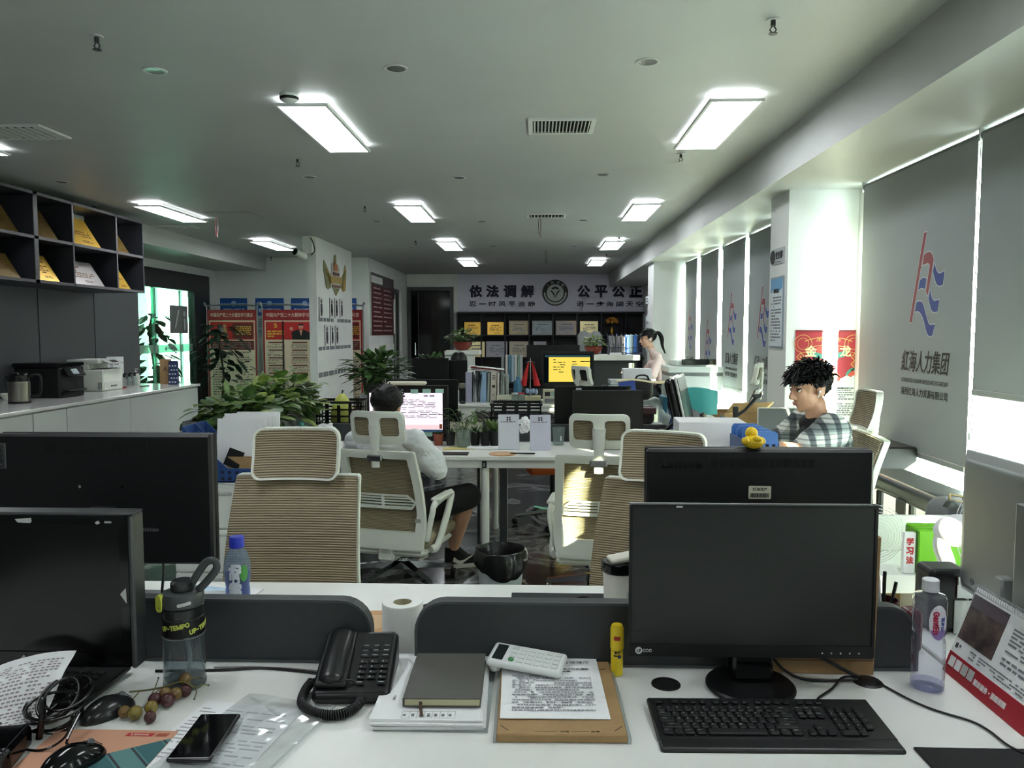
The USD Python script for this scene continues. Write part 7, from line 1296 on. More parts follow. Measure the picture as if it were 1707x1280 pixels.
t = thing('loose_papers', 'white and pale blue papers behind the left divider', 'papers', (-.93, 2.0, ZD), 0)
for k, (x, y, rz, m) in enumerate(((-.08, .03, 12, mat('blue_paper', '#b9d0e4', .7)), (.02, .06, -8, PAPER), (.0, .03, 5, PAPER), (-.04, .05, -15, mat('blue_paper', '#b9d0e4', .7)))): part(t, 'sheet', xf(bb(-.10, .10, -.13, .13, .001+k*.002, .0025+k*.002), (x, y, 0), (0, 0, rz)), m)
t = thing('paper_box', 'small white carton behind the big water bottle', 'box', (-.87, 1.88, ZD+.012), 8); part(t, 'carton', bb(-.09, .09, -.05, .06, 0, .065, .002), PAPER); part(t, 'lid_seam', bb(-.0905, .0905, -.0505, .0605, .048, .0488), LGREY)
t = thing('laptop', 'closed dark grey laptop left behind the divider', 'laptop', (-1.18, 2.0, ZD), 0); part(t, 'base', bb(-.16, .16, -.11, .12, 0, .010, .003), DGREY); part(t, 'lid', bb(-.16, .16, -.11, .12, .0105, .018, .003), mat('laptop_lid', '#4a4d50', .4))
t = thing('monitor_cable', tb and 'black cable hanging from the large monitor behind the divider', 'cable'); part(t, 'cable', tb(curve([(-1.02, 1.985, .99), (-1.0, 2.0, .88), (-1.005, 2.0, .80), (-1.0, 2.03, ZD+.025)], 16), .0035, 6), CABLE); part(t, 'plug', bb(-1.028, -1.012, 1.978, 1.992, .985, 1.01, .002), BPLAS)
# ------------------------------------------------ lower left corner
GRD = mat('grape_dark', '#3a1e22', .18, noise=(40, '#5a3436'), subsurface_weight=.1, subsurface_scale=.003); GRG = mat('grape_green', '#8a8038', .18, noise=(35, '#6b5a30'), subsurface_weight=.15, subsurface_scale=.004); GRM = mat('grape_mixed', '#6a4a30', .18, noise=(35, '#7d6d3a'), subsurface_weight=.1, subsurface_scale=.004)
g_ = [(-.801, 1.430, 0, .0115, GRM, 'brownish green grape at the left end of the row'), (-.775, 1.422, 0, .0135, GRG, 'largest green grape, second from the left'), (-.741, 1.412, 0, .0110, GRD, 'dark purple grape nearest the camera'), (-.757, 1.448, 0, .0125, GRG, 'green grape with a dark tip in the middle'), (-.765, 1.478, 0, .0130, GRD, 'dark grape behind the green ones, at left'), (-.737, 1.475, 0, .0135, GRD, 'round reddish grape right of the dark one'), (-.757, 1.505, 0, .0125, GRM, 'brown grape on the stem, at left of the upper cluster'), (-.735, 1.505, 0, .0125, GRM, 'brown grape on the stem, middle of the upper cluster'), (-.722, 1.520, 0, .0125, GRD, 'dark grape at the right of the upper cluster'), (-.728, 1.535, .018, .0120, GRM, 'pinkish brown grape on top of the upper cluster')]
for x, y, dz, r_, m, l in g_:
    t = thing('grape', l, 'grape', (x, y, ZD+dz), 0, group='loose grapes beside the water bottle'); part(t, 'berry', ball((0, 0, r_*1.02), (r_, r_, r_*1.04), 3), m, smooth=True); part(t, 'blossom_scar', ball((r_*.35, -r_*.93, r_*1.0), .0014, 1), INK)
t = thing('bare_vine', 'bare branching grape stem lying beside the water bottle', 'stem'); SG = mat('stem_green', '#6f7340', .6, noise=(30, '#5a3f2a'))
part(t, 'main_stem', tb(curve([(-.835, 1.512, ZD+.012), (-.80, 1.517, ZD+.014), (-.765, 1.52, ZD+.020), (-.73, 1.523, ZD+.030), (-.70, 1.515, ZD+.022)], 20), [.0016]*16+[.002]*5 if False else .0018, 6), SG)
for p in ([(-.815, 1.515, ZD+.013), (-.817, 1.497, ZD+.008), (-.823, 1.484, ZD+.004)], [(-.785, 1.519, ZD+.018), (-.790, 1.54, ZD+.022), (-.798, 1.56, ZD+.02)], [(-.785, 1.519, ZD+.018), (-.783, 1.50, ZD+.012), (-.781, 1.485, ZD+.006)], [(-.76, 1.521, ZD+.022), (-.765, 1.50, ZD+.025), (-.77, 1.49, ZD+.02)], [(-.72, 1.522, ZD+.03), (-.705, 1.53, ZD+.036), (-.698, 1.54, ZD+.03)], [(-.71, 1.518, ZD+.025), (-.692, 1.505, ZD+.02), (-.69, 1.49, ZD+.01)], [(-.70, 1.515, ZD+.022), (-.685, 1.52, ZD+.026), (-.678, 1.53, ZD+.02)]):
    s_ = part(t, 'twig', tb(curve(p, 8), .0012, 5), SG); part(s_, 'tip', ball(p[-1], .002, 1), mat('stem_tip', '#4a3524', .7))
def mouse(label, loc, rz, m):
    t = thing('computer_mouse', label, 'mouse', loc, rz); b = trimesh.creation.icosphere(3, 1.0); v = b.vertices*np.array([.031, .055, .036]); v[:, 0] *= 1-.12*np.clip(v[:, 1]/.055, -1, 1)*0+.0; v[:, 2] = np.where(v[:, 2] < 0, v[:, 2]*.05, v[:, 2]*(1-.25*np.clip(v[:, 1]/.055, 0, 1)))
    part(t, 'body', TM(v, b.faces), m, smooth=60); part(t, 'button_split', tb([(0, .018, .0338), (0, .036, .0262), (0, .05, .0135)], .0007, 4), INK); part(t, 'wheel', xf(cyl((-.003, 0, 0), .006, .006, 14, axis='x'), (0, .03, .027)), MGREY)
mouse('black mouse beside the grapes, with silver sheen', (-.842, 1.445, ZD), -28, mat('mouse_dark', '#1a1b1d', .22)); mouse('black mouse at the bottom edge of the picture, on the printed pad', (-.80, 1.262, ZD+.0035), -35, BGLOSS)
MPV = usdkit.material(stage, '/World/Looks/pad_art', {'tc': ('texture_coordinate', {}), 'w': ('wave_texture', {'scale': 5.0, 'bands_direction': 'diagonal', 'distortion': 3.0}), 'r': ('rgb_ramp', {'ramp': [(.2, lin('#2f5f63')), (.45, lin('#4d7c7c')), (.55, lin('#2a2c36')), (.7, lin('#54807f'))], 'interpolate': False}), 'p': ('principled_bsdf', {'roughness': .7})}, [('tc.object', 'w.vector'), ('w.fac', 'r.fac'), ('r.color', 'p.base_color')], surface='p.BSDF')
t = thing('mouse_pad', 'salmon and teal printed mouse pad under the lower mouse', 'mouse pad', (-.77, 1.275, ZD)); part(t, 'pad', bb(-.13, .10, -.10, .105, 0, .003, .001), mat('pad_salmon', '#c79479', .7)); part(t, 'teal_art', up(Polygon([(-.02, -.1), (-.06, -.02), (.095, .075), (.1, .075), (.1, -.1)]), .003, .0003), MPV)
q_ = part(t, 'brand_patch', up(affinity.skew(rrect(.05, .011, .001, .035, .088), xs=12), .0031, .0003), RED); part(q_, 'lettering', up(mv(glyphs('Lenovo', .007, 'latin', bold=3, w=.034), .035, .088), .0035, .0002), mat('salmon_print', '#dcb9a4', .6)); part(t, 'brand_patch', up(affinity.skew(rrect(.022, .011, .001, .077, .088), xs=12), .0031, .0003), mat('patch_brick', '#a8553f', .6))
t = thing('document', 'white document with lines of text under the clear sleeve', 'paper', (-.60, 1.385, ZD), -9); part(t, 'sheet', bb(-.085, .125, -.15, .105, .0, .002), PAPER); part(t, 'print', up(union_all([mv(scribble(.19, .2, 16, 91, .9, .03, .3), .02, -.02)]), .0021, .0003), mat('pale_print', '#a9aaad', .7))
t = thing('clear_sleeve', 'crinkled clear plastic sleeve lying over the document', 'sleeve', (-.525, 1.375, ZD+.003), -14); 
part(t, 'film', sheet(lambda u, v: (-.10+.20*u, -.17+.30*v, .002+.006*meshkit.fbm(np.array([[u*4, v*5, 2.]]), 3)[0]), 40, 40), clearmat('film_clear', '#f4f6f6', gl=.3, rough=.08, solid=.16, col='#cfd2d2'), smooth=True); part(t, 'seam', bb(.097, .100, -.17, .13, .001, .004), clearmat('folder_clear', '#eef2f2', solid=.25, col='#d4d8da'))
t = thing('smartphone', 'black smartphone lying on the clear sleeve at the bottom edge', 'phone', (-.601, 1.338, ZD+.010), 3); part(t, 'body', xf(dome_box(.077, .158, .009, .004), rot=(0, 0, 0)), BGLOSS, smooth=40); part(t, 'screen', up(rrect(.070, .150, .006), .0091, .0004), mat('phone_screen', '#07080a', .08)); part(t, 'side_button', bb(.0385, .0395, .01, .04, .003, .006), BPLAS)
# cables heap and headset case, folded papers
r = random.Random(12); HE = mat('cable_gloss', '#0b0b0c', .18)
t = thing('cable_bundle', 'tangled bundle of glossy black cables at the lower left', 'cable')
for k in range(9):
    c0 = np.array([-.905+r.uniform(-.02, .02), 1.385+r.uniform(-.02, .02), ZD+.012+.007*k]); a0 = r.uniform(0, 6); rx, ry = r.uniform(.03, .055), r.uniform(.025, .05); tl = r.uniform(-.5, .5)
    part(t, 'loop', tb([c0+np.array([rx*math.cos(a0+a), ry*math.sin(a0+a), .012*math.sin(a+a0)+tl*.02*math.cos(a)]) for a in np.linspace(0, 5.6, 28)], .0028, 6), HE, smooth=True)
part(t, 'tie', tb([(-.905, 1.33, ZD+.01), (-.90, 1.335, ZD+.05), (-.905, 1.345, ZD+.078)], .006, 8), HE)
part(t, 'trailing_cable', tb(curve([(-.86, 1.40, ZD+.05), (-.845, 1.36, ZD+.045), (-.84, 1.31, ZD+.02), (-.825, 1.29, ZD+.022)], 16), .0022, 6), HE); part(t, 'trailing_cable', tb(curve([(-.94, 1.31, ZD+.004), (-.88, 1.30, ZD+.006), (-.85, 1.32, ZD+.02), (-.86, 1.36, ZD+.04)], 16), .0022, 6), HE)
t = thing('headset_case', 'glossy black box under the cable bundle at the lower left', 'box', (-.965, 1.265, ZD), 12); part(t, 'case', xf(dome_box(.13, .10, .045, .012), (0, 0, 0)), BGLOSS, smooth=40); part(t, 'strap', bb(-.012, .012, -.051, .051, .0455, .047), BPLAS)
t = thing('folded_papers', 'folded printed papers standing half open at the lower left edge', 'papers', (-1.02, 1.37, ZD), 0)
for k in range(3): 
    f = lambda u, v, k=k: (-.09+.165*u+.012*k, -.13+.20*u*.55+.16*v*(1-.2*u), .004+.006*k+.085*v*(.75+.4*u)+.02*math.sin(3*u)*v+.004*math.sin(9*v+k))
    s_ = part(t, 'sheet', sheet(f, 14, 12, .0006), PAPER, smooth=True)
cells = []
for i in range(20):
    for j in range(20):
        if r.random() < .8:
            u0, v0 = .08+i*.043, .08+j*.042; q = [np.array(f(u, v))+np.array([0, -.0012, .0016]) for u, v in ((u0, v0), (u0+.03, v0), (u0+.03, v0+.016), (u0, v0+.016))]; cells.append(TM(q+[p+np.array([0, 0, .0002]) for p in q], [[0, 1, 2], [0, 2, 3], [4, 5, 6], [4, 6, 7]]))
part(s_, 'print', cat(cells), mat('pink_print', '#8a7a80', .7), kind='stuff')
# ------------------------------------------------ right-hand clutter by the window
t = thing('low_cabinet', 'white open low cabinet by the window with green files on top', 'cabinet', (1.36, 2.72, 0)); part(t, 'top', bb(-.30, .36, -.18, .22, .655, .675, .003), DESK)
for x in (-.30, .03, .345): part(t, 'upright', bb(x, x+.015, -.18, .22, 0, .655), DESK)
part(t, 'back_panel', bb(-.30, .36, .21, .22, 0, .655), KRAFT); part(t, 'front_lip', bb(-.30, .36, -.19, -.18, .64, .70, .002), DESK); part(t, 'rear_upstand', bb(-.17, .30, .19, .21, .676, .81, .002), DESK)
part(t, 'shelf_board', bb(-.285, .345, -.17, .21, .32, .335), DESK)
GR = mat('green_file', '#74c41c', .25)
for k in range(3): t = thing('green_file', ['bright green plastic file, front one on the low cabinet', 'bright green plastic file, middle one on the low cabinet', 'bright green plastic file, rear one on the low cabinet'][k], 'file', (1.395, 2.62+.035*k, .677), 0, 'bright green files on the low cabinet'); part(t, 'cover', bb(-.095, .11-.0*k, 0, .028, 0, .150+.002*k, .003), GR); part(t, 'spine_edge', bb(-.0965, -.0952, .002, .026, .002, .148), mat('green_dark', '#4f8f14', .4))
t = thing('leaflet', 'white leaflet with red lettering left of the green files', 'leaflet', (1.275, 2.63, .677)); part(t, 'sheet', bb(-.02, .018, 0, .02, 0, .14), PAPER); part(t, 'lettering', fl(union_all([mv(glyphs('学', .026, bold=3), .0, .11), mv(glyphs('习', .026, bold=3), 0, .078), mv(glyphs('法', .026, bold=3), 0, .046)]), -.001, .001), RED)
t = thing('padded_bench', 'long black padded bench along the window under the large blind', 'bench', (2.0, 4.02, 0)); part(t, 'pad', xf(dome_box(.24, .92, .10, .035), (0, 0, .62), (0, 0, 0)), mat('bench_black', '#15181b', .35), smooth=40)
for s in (-1, 1): part(t, 'leg', cat(tb([(-.09, s*.28, 0), (-.09, s*.28, .62)], .02, 8), tb([(.09, s*.28, 0), (.09, s*.28, .62)], .02, 8), tb([(-.09, s*.28, .35), (.09, s*.28, .35)], .014, 6)), BPLAS)
part(t, 'clamp', bb(-.125, -.115, -.08, .02, .55, .64, .004), BPLAS)
t = thing('black_case', 'tall black equipment case standing by the window under the blind', 'case', (2.20, 4.98, 0)); part(t, 'case', bb(-.15, .12, -.25, .25, .0, .80, .01), mat('case_black', '#1b1e1f', .5)); part(t, 'stud', cat(*[ball((-.151, y, .72), .006, 1) for y in (-.2, 0, .2)]), CHROME)
t = thing('grey_backpack', 'grey bag with a metal buckle beside the silver computer', 'bag', (1.62, 3.05, .0)); part(t, 'bag', xf(dome_box(.26, .24, .84, .06), rot=(0, 6, 0)), mat('grey_bag', '#6d7072', .7), smooth=40); part(t, 'buckle', xf(fl(rrect(.06, .03, .006).difference(rrect(.045, .016, .003)), 0, .006), (-.02, -.10, .87), (-30, 10, 0)), mat('bronze', '#8c7d5c', .35, .8)); part(t, 'strap', tb(curve([(-.04, -.06, .83), (-.04, -.11, .86), (.03, -.13, .80), (.06, -.13, .7)], 12), .012, 6, flat=.4), mat('strap_grey', '#55585a', .7))
t = thing('desk_fan', 'white desk fan seen from the side, left of the silver computer', 'fan', (1.26, 2.36, .0)); FW = mat('fan_white', '#dcdbe0', .35)
part(t, 'motor_head', ball((.03, 0, .895), (.075, .05, .05), 3), FW, smooth=True); part(t, 'neck', tb(curve([(-.01, 0, .90), (-.022, 0, .85), (.0, 0, .78), (.012, 0, .64)], 16), [.02]*4+[.024]*8+[.03]*4 if False else .024, 10), FW, smooth=True)
part(t, 'cage', cat(*[xf(lathe([(.02+.013*i, -.0015), (.022+.013*i, 0), (.02+.013*i, .0015)], 32), (.085+.012*(1-(i/8)**2), 0, .88), (0, 90, 0)) for i in range(9)]), FW); part(t, 'pole', cat(cyl((.012, 0, .02), .018, .63, 12), cyl((.012, 0, 0), .13, .025, 28)), FW)
t = thing('desk_fan', 'white fan with a round ribbed cage right behind the widescreen monitor', 'fan', (1.025, 2.36, 0)); part(t, 'cage', cat(*[xf(lathe([(.012+.0095*i, -.0012), (.014+.0095*i, 0), (.012+.0095*i, .0012)], 30), (0, -.03-.02*(1-(i/8)**2), .89), (90, 0, 0)) for i in range(9)]), FW); part(t, 'motor_head', ball((0, .04, .89), (.035, .05, .035), 3), FW, smooth=True); part(t, 'pole', cat(cyl((0, .03, .02), .017, .84, 12), cyl((0, .03, 0), .13, .025, 28)), FW)
t = thing('card_reader', 'black box with rounded top and silver side on the side desk', 'device', (1.03, 1.955, ZD), 0); part(t, 'body', xf(dome_box(.10, .09, .16, .016), (0, 0, 0)), BPLAS, smooth=40); part(t, 'silver_side', bb(.012, .052, -.049, -.046, .09, .145, .004), CHROME); part(t, 'grey_base', bb(.008, .055, -.0485, -.046, .0, .085, .003), LGREY)
t = thing('pen_holder', 'dark red pen holder behind the rounded divider end', 'pen holder', (.815, 1.80, ZD)); part(t, 'cup', lathe([(.0, 0), (.032, 0), (.034, .125), (.031, .125), (.029, .004), (0, .004)], 20), mat('maroon_acrylic', '#4a1420', .15), smooth=40)
for k in range(4): part(t, 'pen', tb([(.0, .0, .01), (.03*math.cos(k*1.4+.3), .02*math.sin(k*1.4), .165+.01*k)], .004, 6), [BPLAS, PAPER, BPLAS, INK][k])
t = thing('maroon_case', 'small maroon case beside the pen holder', 'case', (.885, 1.81, ZD)); part(t, 'case', xf(dome_box(.04, .05, .10, .012)), mat('maroon_case_red', '#4f1722', .3), smooth=40); part(t, 'clasp', bb(-.006, .006, -.0265, -.024, .05, .06), CHROME)
# ---------------------------------------------------------------- people
MS = m3.Manifold
def bones(bs, seg=18):
    """union of hulls; each bone is a list of (point, radius) or (point, (rx, ry, rz))"""
    out = []
    for b in bs:
        out.append(MS.batch_hull([MS.sphere(1.0, seg).scale([q]*3 if np.isscalar(q) else list(q)).translate(list(map(float, p))) for p, q in b]))
    return MS.batch_boolean(out, m3.OpType.Add)
def skin_mesh(man, edge=.012, it=8):
    m = man.refine_to_length(edge).to_mesh(); t = TM(m.vert_properties[:, :3], m.tri_verts); t.merge_vertices(); trimesh.smoothing.filter_taubin(t, lamb=.5, nu=.53, iterations=it); return t
def head_solid(female=False):
    w = .95 if female else 1.0
    e = lambda p, r: MS.sphere(1.0, 28).scale(list(r)).translate(list(p))
    parts_ = [e((0, -.008, .035), (.073*w, .094, .086)), e((0, .028, -.03), (.058*w, .064, .062)), MS.batch_hull([e((0, .030, -.06), (.048*w, .05, .04)), e((0, .066, -.088), (.020, .016, .016)), e((0, .06, .0), (.052*w, .035, .04))]),
        MS.batch_hull([e((0, .082, .028), (.008, .008, .01)), e((0, .109, -.018), (.011, .010, .010)), e((.013, .092, -.026), (.008, .009, .007)), e((-.013, .092, -.026), (.008, .009, .007))]), MS.batch_hull([e((.03, .074, .034), (.018, .013, .008)), e((-.03, .074, .034), (.018, .013, .008))]),
        MS.batch_hull([e((.016, .086, -.052), (.008, .007, .006)), e((-.016, .086, -.052), (.008, .007, .006)), e((0, .093, -.052), (.008, .006, .008))])]
    for s in (-1, 1): parts_ += [e((s*.076*w, -.012, -.004), (.010, .021, .032)), e((s*.080*w, -.02, .008), (.008, .016, .020))]
    return MS.batch_boolean(parts_, m3.OpType.Add)
def hpose(c, yaw=0, pitch=0, roll=0, k=1.0):
    return np.c_[R3((0, 0, yaw)) @ R3((pitch, roll, 0)) * k, np.asarray(c, float)]
def hp(P, pts): return (np.atleast_2d(pts) @ P[:, :3].T) + P[:, 3]
def tmesh(P, m): return TM(hp(P, np.asarray(m.vertices)), m.faces)
def face_parts(t, P, lips='#b27d69', brow=True):
    for s in (-1, 1):
        ey = part(t, 'eye', tmesh(P, ball((s*.031, .0765, .012), (.013, .010, .0075), 2)), mat('eye_white', '#cfc9c2', .3), smooth=True); part(ey, 'iris', tmesh(P, ball((s*.031, .0845, .011), (.0058, .0035, .0058), 2)), INK, smooth=True)
        part(t, 'eyelid', tmesh(P, ball((s*.031, .0775, .0175), (.0145, .0105, .0045), 2)), mat('eyelid_dark', '#5d4034', .5), smooth=True)
        part(t, 'eyebrow', tmesh(P, tb(curve([(s*.014, .088, .034), (s*.03, .085, .040), (s*.048, .074, .036)], 10), [.0028]*11 if False else .0028, 6, flat=.8)), HAIR)
    part(t, 'lips', tmesh(P, cat(ball((0, .0945, -.0495), (.020, .006, .0042), 2), ball((0, .0935, -.0570), (.017, .006, .0050), 2))), mat('lips', lips, .4), smooth=True)
def hair_cap(P, seed, tight=1.0, front=.055, fringe=.072, noise=.014, locks=120, ll=.05, back=-.03, tail=False):
    b = trimesh.creation.icosphere(5, 1.0); v = b.vertices*np.array([.084*tight, .106, .094])+np.array([0, -.014, .042]); 
    n = meshkit.fbm(b.vertices*5+seed, 3, seed)-.5; v = v+b.vertices*(n*2*noise)[:, None]
    fz = np.where(v[:, 1] > .02, fringe-.02*np.clip((v[:, 1]-.02)/.07, 0, 1), np.where(v[:, 1] > -.03, fringe-.045-(.02-v[:, 1])*.9, back-.045))
    low = v[:, 2] < fz; v[low, 2] = fz[low]+.0; q = b.vertices[low]; v[low, 0] *= .90; v[low, 1] = np.where(v[low, 1] > .02, v[low, 1]*.86, v[low, 1]*.95)
    ms = [TM(v, b.faces)]; r = random.Random(seed)
    for i in range(locks):
        d = np.array([r.gauss(0, 1), r.gauss(.25, 1), abs(r.gauss(.55, .6))]); d /= np.linalg.norm(d); p = d*np.array([.080*tight, .100, .090])+np.array([0, -.014, .042])
        if p[2] < fringe-.02 and p[1] > 0: continue
        tdir = d*.6+np.array([r.uniform(-.6, .6), r.uniform(.1, 1.0), r.uniform(-.35, .35)]); tdir /= np.linalg.norm(tdir)
        L = ll*r.uniform(.6, 1.2); ms.append(tb([p-d*.01, p+tdir*L*.5+d*.006, p+tdir*L+np.array([0, 0, -.25*L])], [.0065, .0045, .0008], 5))
    return tmesh(P, cat(ms))
def hand_bones(w, d, n, curl=35, k=1.0, mirror=1):
    """palm, four fingers and a thumb as bone lists; w wrist, d pointing direction, n palm normal"""
    w, d, n = (np.array(a, float) for a in (w, d, n)); d /= np.linalg.norm(d); n -= d*(n@d); n /= np.linalg.norm(n); s = np.cross(d, n)*mirror; B = []
    kn = [w+d*.082*k+s*(i-1.5)*.0195*k-d*abs(i-1.2)*.004*k for i in range(4)]
    B.append([(w, .023*k), (kn[0], .0125*k), (kn[3], .0115*k), (w+d*.04*k+s*.022*k, .014*k)])
    for i, (a, L) in enumerate(zip(kn, ((.038, .024, .019), (.043, .027, .020), (.040, .025, .019), (.031, .019, .017)))):
        p = a; an = 0
        for j, l in enumerate(L):
            an += math.radians(curl*(.6 if j == 0 else 1)); q = p+(d*math.cos(an)+n*math.sin(an))*l*k; B.append([(p, (.0098-.0010*j)*k), (q, (.0090-.0012*j)*k)]); p = q
    p = w+d*.022*k-s*.024*k; q = p+(d*.75-s*.62+n*.25)*.042*k; e = q+(d*.9-s*.25+n*.35)*.030*k; B += [[(p, .0135*k), (q, .0105*k)], [(q, .0102*k), (e, .0085*k)]]
    return B
PLAID = usdkit.material(stage, '/World/Looks/plaid_cloth', {'tc': ('texture_coordinate', {}), 'a': ('wave_texture', {'scale': 3.4, 'bands_direction': 'z', 'distortion': .9}), 'b': ('wave_texture', {'scale': 4.4, 'bands_direction': 'y', 'distortion': 1.0}), 'b2': ('wave_texture', {'scale': 17.0, 'bands_direction': 'y', 'distortion': .6}), 'c': ('wave_texture', {'scale': 15.0, 'bands_direction': 'z', 'distortion': .6}),
    'ra': ('rgb_ramp', {'ramp': [(.45, lin('#e0e3dd')), (.75, lin('#8a9594'))]}), 'rb': ('rgb_ramp', {'ramp': [(.5, lin('#ffffff')), (.75, lin('#6a727c'))]}), 'rc': ('rgb_ramp', {'ramp': [(.72, lin('#ffffff')), (.85, lin('#8d959a'))]}), 'm1': ('mix_color', {'blend_type': 'multiply', 'fac': .9}), 'm2': ('mix_color', {'blend_type': 'multiply', 'fac': .7}), 'm3': ('mix_color', {'blend_type': 'multiply', 'fac': .6}), 'p': ('principled_bsdf', {'roughness': .85})},
    [('tc.object', 'a.vector'), ('tc.object', 'b.vector'), ('tc.object', 'b2.vector'), ('tc.object', 'c.vector'), ('a.fac', 'ra.fac'), ('b.fac', 'rb.fac'), ('c.fac', 'rc.fac'), ('ra.color', 'm1.a'), ('rb.color', 'm1.b'), ('m1.result', 'm2.a'), ('rc.color', 'm2.b'), ('m2.result', 'p.base_color')], surface='p.BSDF')
SHIRT = mat('white_shirt', '#d9dde0', .85, bump=(45.0, .35)); BLKC = mat('black_cloth', '#0f1011', .9); PINK = mat('pink_shirt', '#e6cdc8', .8, bump=(40, .3)); DEN = mat('dark_trousers', '#1b1e24', .9)

def shoe(t, ankle, heel, toe, side=1):
    """low black and white sneaker; heel and toe are ground points"""
    h, o, a = (np.array(x, float) for x in (heel, toe, ankle)); d = (o-h)/np.linalg.norm(o-h); s = np.array([-d[1], d[0], 0]); z = np.array([0, 0, 1.])
    L = np.linalg.norm(o-h)
    S = skin_mesh(bones([[(h+d*.03+z*.018, .030), (h+d*L*.55+z*.015, .032), (o-d*.05+z*.014, .038), (o-d*.025+z*.016, .026), (h+d*.02+z*.012, .024)]]), .012, 2); v = np.array(S.vertices); v[:, 2] = np.clip(v[:, 2], .002, .034)
    st = part(t, 'shoe', TM(v, S.faces), mat('sole_white', '#cfcabd', .6), smooth=50, label='black and white low sneaker')
    U = bones([[(h+d*.03+z*.05, .030), (a+z*.02, .046), (h+d*L*.6+z*.045, .036)], [(h+d*L*.5+z*.05, .036), (o-d*.055+z*.038, .035), (o-d*.03+z*.032, .024)]]); part(st, 'upper', skin_mesh(U, .012, 5), BLKC, smooth=60)
    for q in (-1, 1):
        mid = h+d*L*.42+z*.058+s*q*.0375; ax = np.stack([d, z+s*q*(-.25), s*q], 1)
        sw = Polygon([(-.055, -.004), (-.02, -.020), (.0, -.020), (.075, .022), (.01, -.004), (-.012, -.006), (-.03, .004), (-.045, .02)]).buffer(.002)
        m = ext(sw, .006); part(st, 'side_mark', TM(np.asarray(m.vertices) @ ax.T + mid - s*q*.002, m.faces), mat('sole_white', '#cfcabd', .6))
    T = bones([[(o-d*.075+z*.053, (.024, .024, .015)), (o-d*.10+z*.066, (.022, .022, .014))]]); part(st, 'toe_panel', skin_mesh(T, .012, 2), mat('toe_white', '#d2d0c8', .6), smooth=60)

# man in the white shirt, seen from behind
t = thing('person', 'person in a loose white shirt and black shorts sitting with their back to the camera', 'person', (-.897, 4.476, 0), -14)
Hd = hpose((-.02, .10, 1.055), 0, -6)
bd = [[((0, .02, .42), (.15, .11, .09)), ((0, .02, .62), (.13, .09, .08))], [((0, .02, .62), (.13, .09, .08)), ((0, .03, .82), (.15, .09, .08))], [((-.15, .03, .86), .055), ((.15, .03, .86), .055), ((0, .045, .90), .06)], [((0, .045, .88), .055), ((.025, .085, .99), .052)]]
arms = []
for s, el, wr in ((1, (.275, .10, .69), (.17, .31, .775)), (-1, (-.26, .14, .69), (-.15, .31, .775))):
    arms += [[((s*.17, .03, .87), .058), (el, .042)], [(el, .042), (wr, .027)]]; arms += hand_bones(wr, (-s*.15, .25, .0), (0, 0, -1), 22, 1.0, s)
legs = []
for hipx, kn, an in ((.09, (.40, .38, .50), (.265, .42, .10)), (-.09, (-.16, .40, .48), (-.02, .42, .10))):
    legs += [[((hipx, -.02, .42), .085), (kn, .055)], [(kn, .052), (tuple((np.array(kn)*.6+np.array(an)*.4+np.array([0, -.02, 0]))), .054), (an, .034)], [(an, .034), ((an[0]+.02, an[1]+.03, .045), .032)]]
solid = MS.batch_boolean([bones(bd+arms+legs), head_solid().transform(Hd)], m3.OpType.Add)
body = part(t, 'body', skin_mesh(solid, .012, 6), SKIN, smooth=True); face_parts(t, Hd)
part(t, 'hair', hair_cap(Hd, 3, 1.16, noise=.004, locks=60, ll=.022, back=-.06), HAIR, smooth=60)
sh = [[((0, .02, .42), (.185, .13, .06)), ((0, .02, .60), (.175, .12, .08)), ((0, .02, .82), (.18, .115, .08))], [((-.185, .03, .855), .07), ((.185, .03, .855), .07), ((0, .045, .885), (.09, .075, .055))]]
for s, el in ((1, (.275, .10, .69)), (-1, (-.26, .14, .69))): el = np.array(el); sh += [[((s*.18, .03, .865), .072), (el*.5+np.array([s*.18, .03, .865])*.5, .082), (el+np.array([0, .02, .01]), .078)]]
S = skin_mesh(bones(sh), .012, 10); v = np.array(S.vertices); f_ = meshkit.fbm(v*np.array([9, 9, 14]), 3, 2)-.5; N = np.array(S.vertex_normals); part(t, 'shirt', TM(v+N*(f_*.045)[:, None], S.faces), SHIRT, smooth=True)
part(t, 'sleeve_cuff', tb([np.array([.285, .10, .675])+.072*np.array([.35*math.cos(a), .75*math.cos(a)*.3+.5*math.sin(a), .9*math.sin(a)*.6]) for a in np.linspace(0, 6.28, 24)], .005, 6), mat('cuff_grey', '#6d7276', .8))
so = [[((0, .02, .42), (.17, .12, .09))]]
for hipx, kn in ((.09, (.40, .38, .50)), (-.09, (-.16, .40, .48))): so += [[((hipx, .02, .42), .105), (tuple(np.array(kn)+np.array([-.0, -.03, -.015])), .082)]]
part(t, 'shorts', skin_mesh(bones(so), .014, 6), BLKC, smooth=True)
for an, he, to in (((.265, .42, .10), (.23, .38, 0), (.425, .52, 0)), ((-.02, .42, .10), (-.03, .37, 0), (.01, .62, 0))):
    part(t, 'sock', skin_mesh(bones([[((an[0], an[1], .09), .041), ((an[0]-.0, an[1], .155), .042)]]), .012, 3), mat('sock_white', '#cfcdc8', .9), smooth=True); shoe(t, an, he, to)

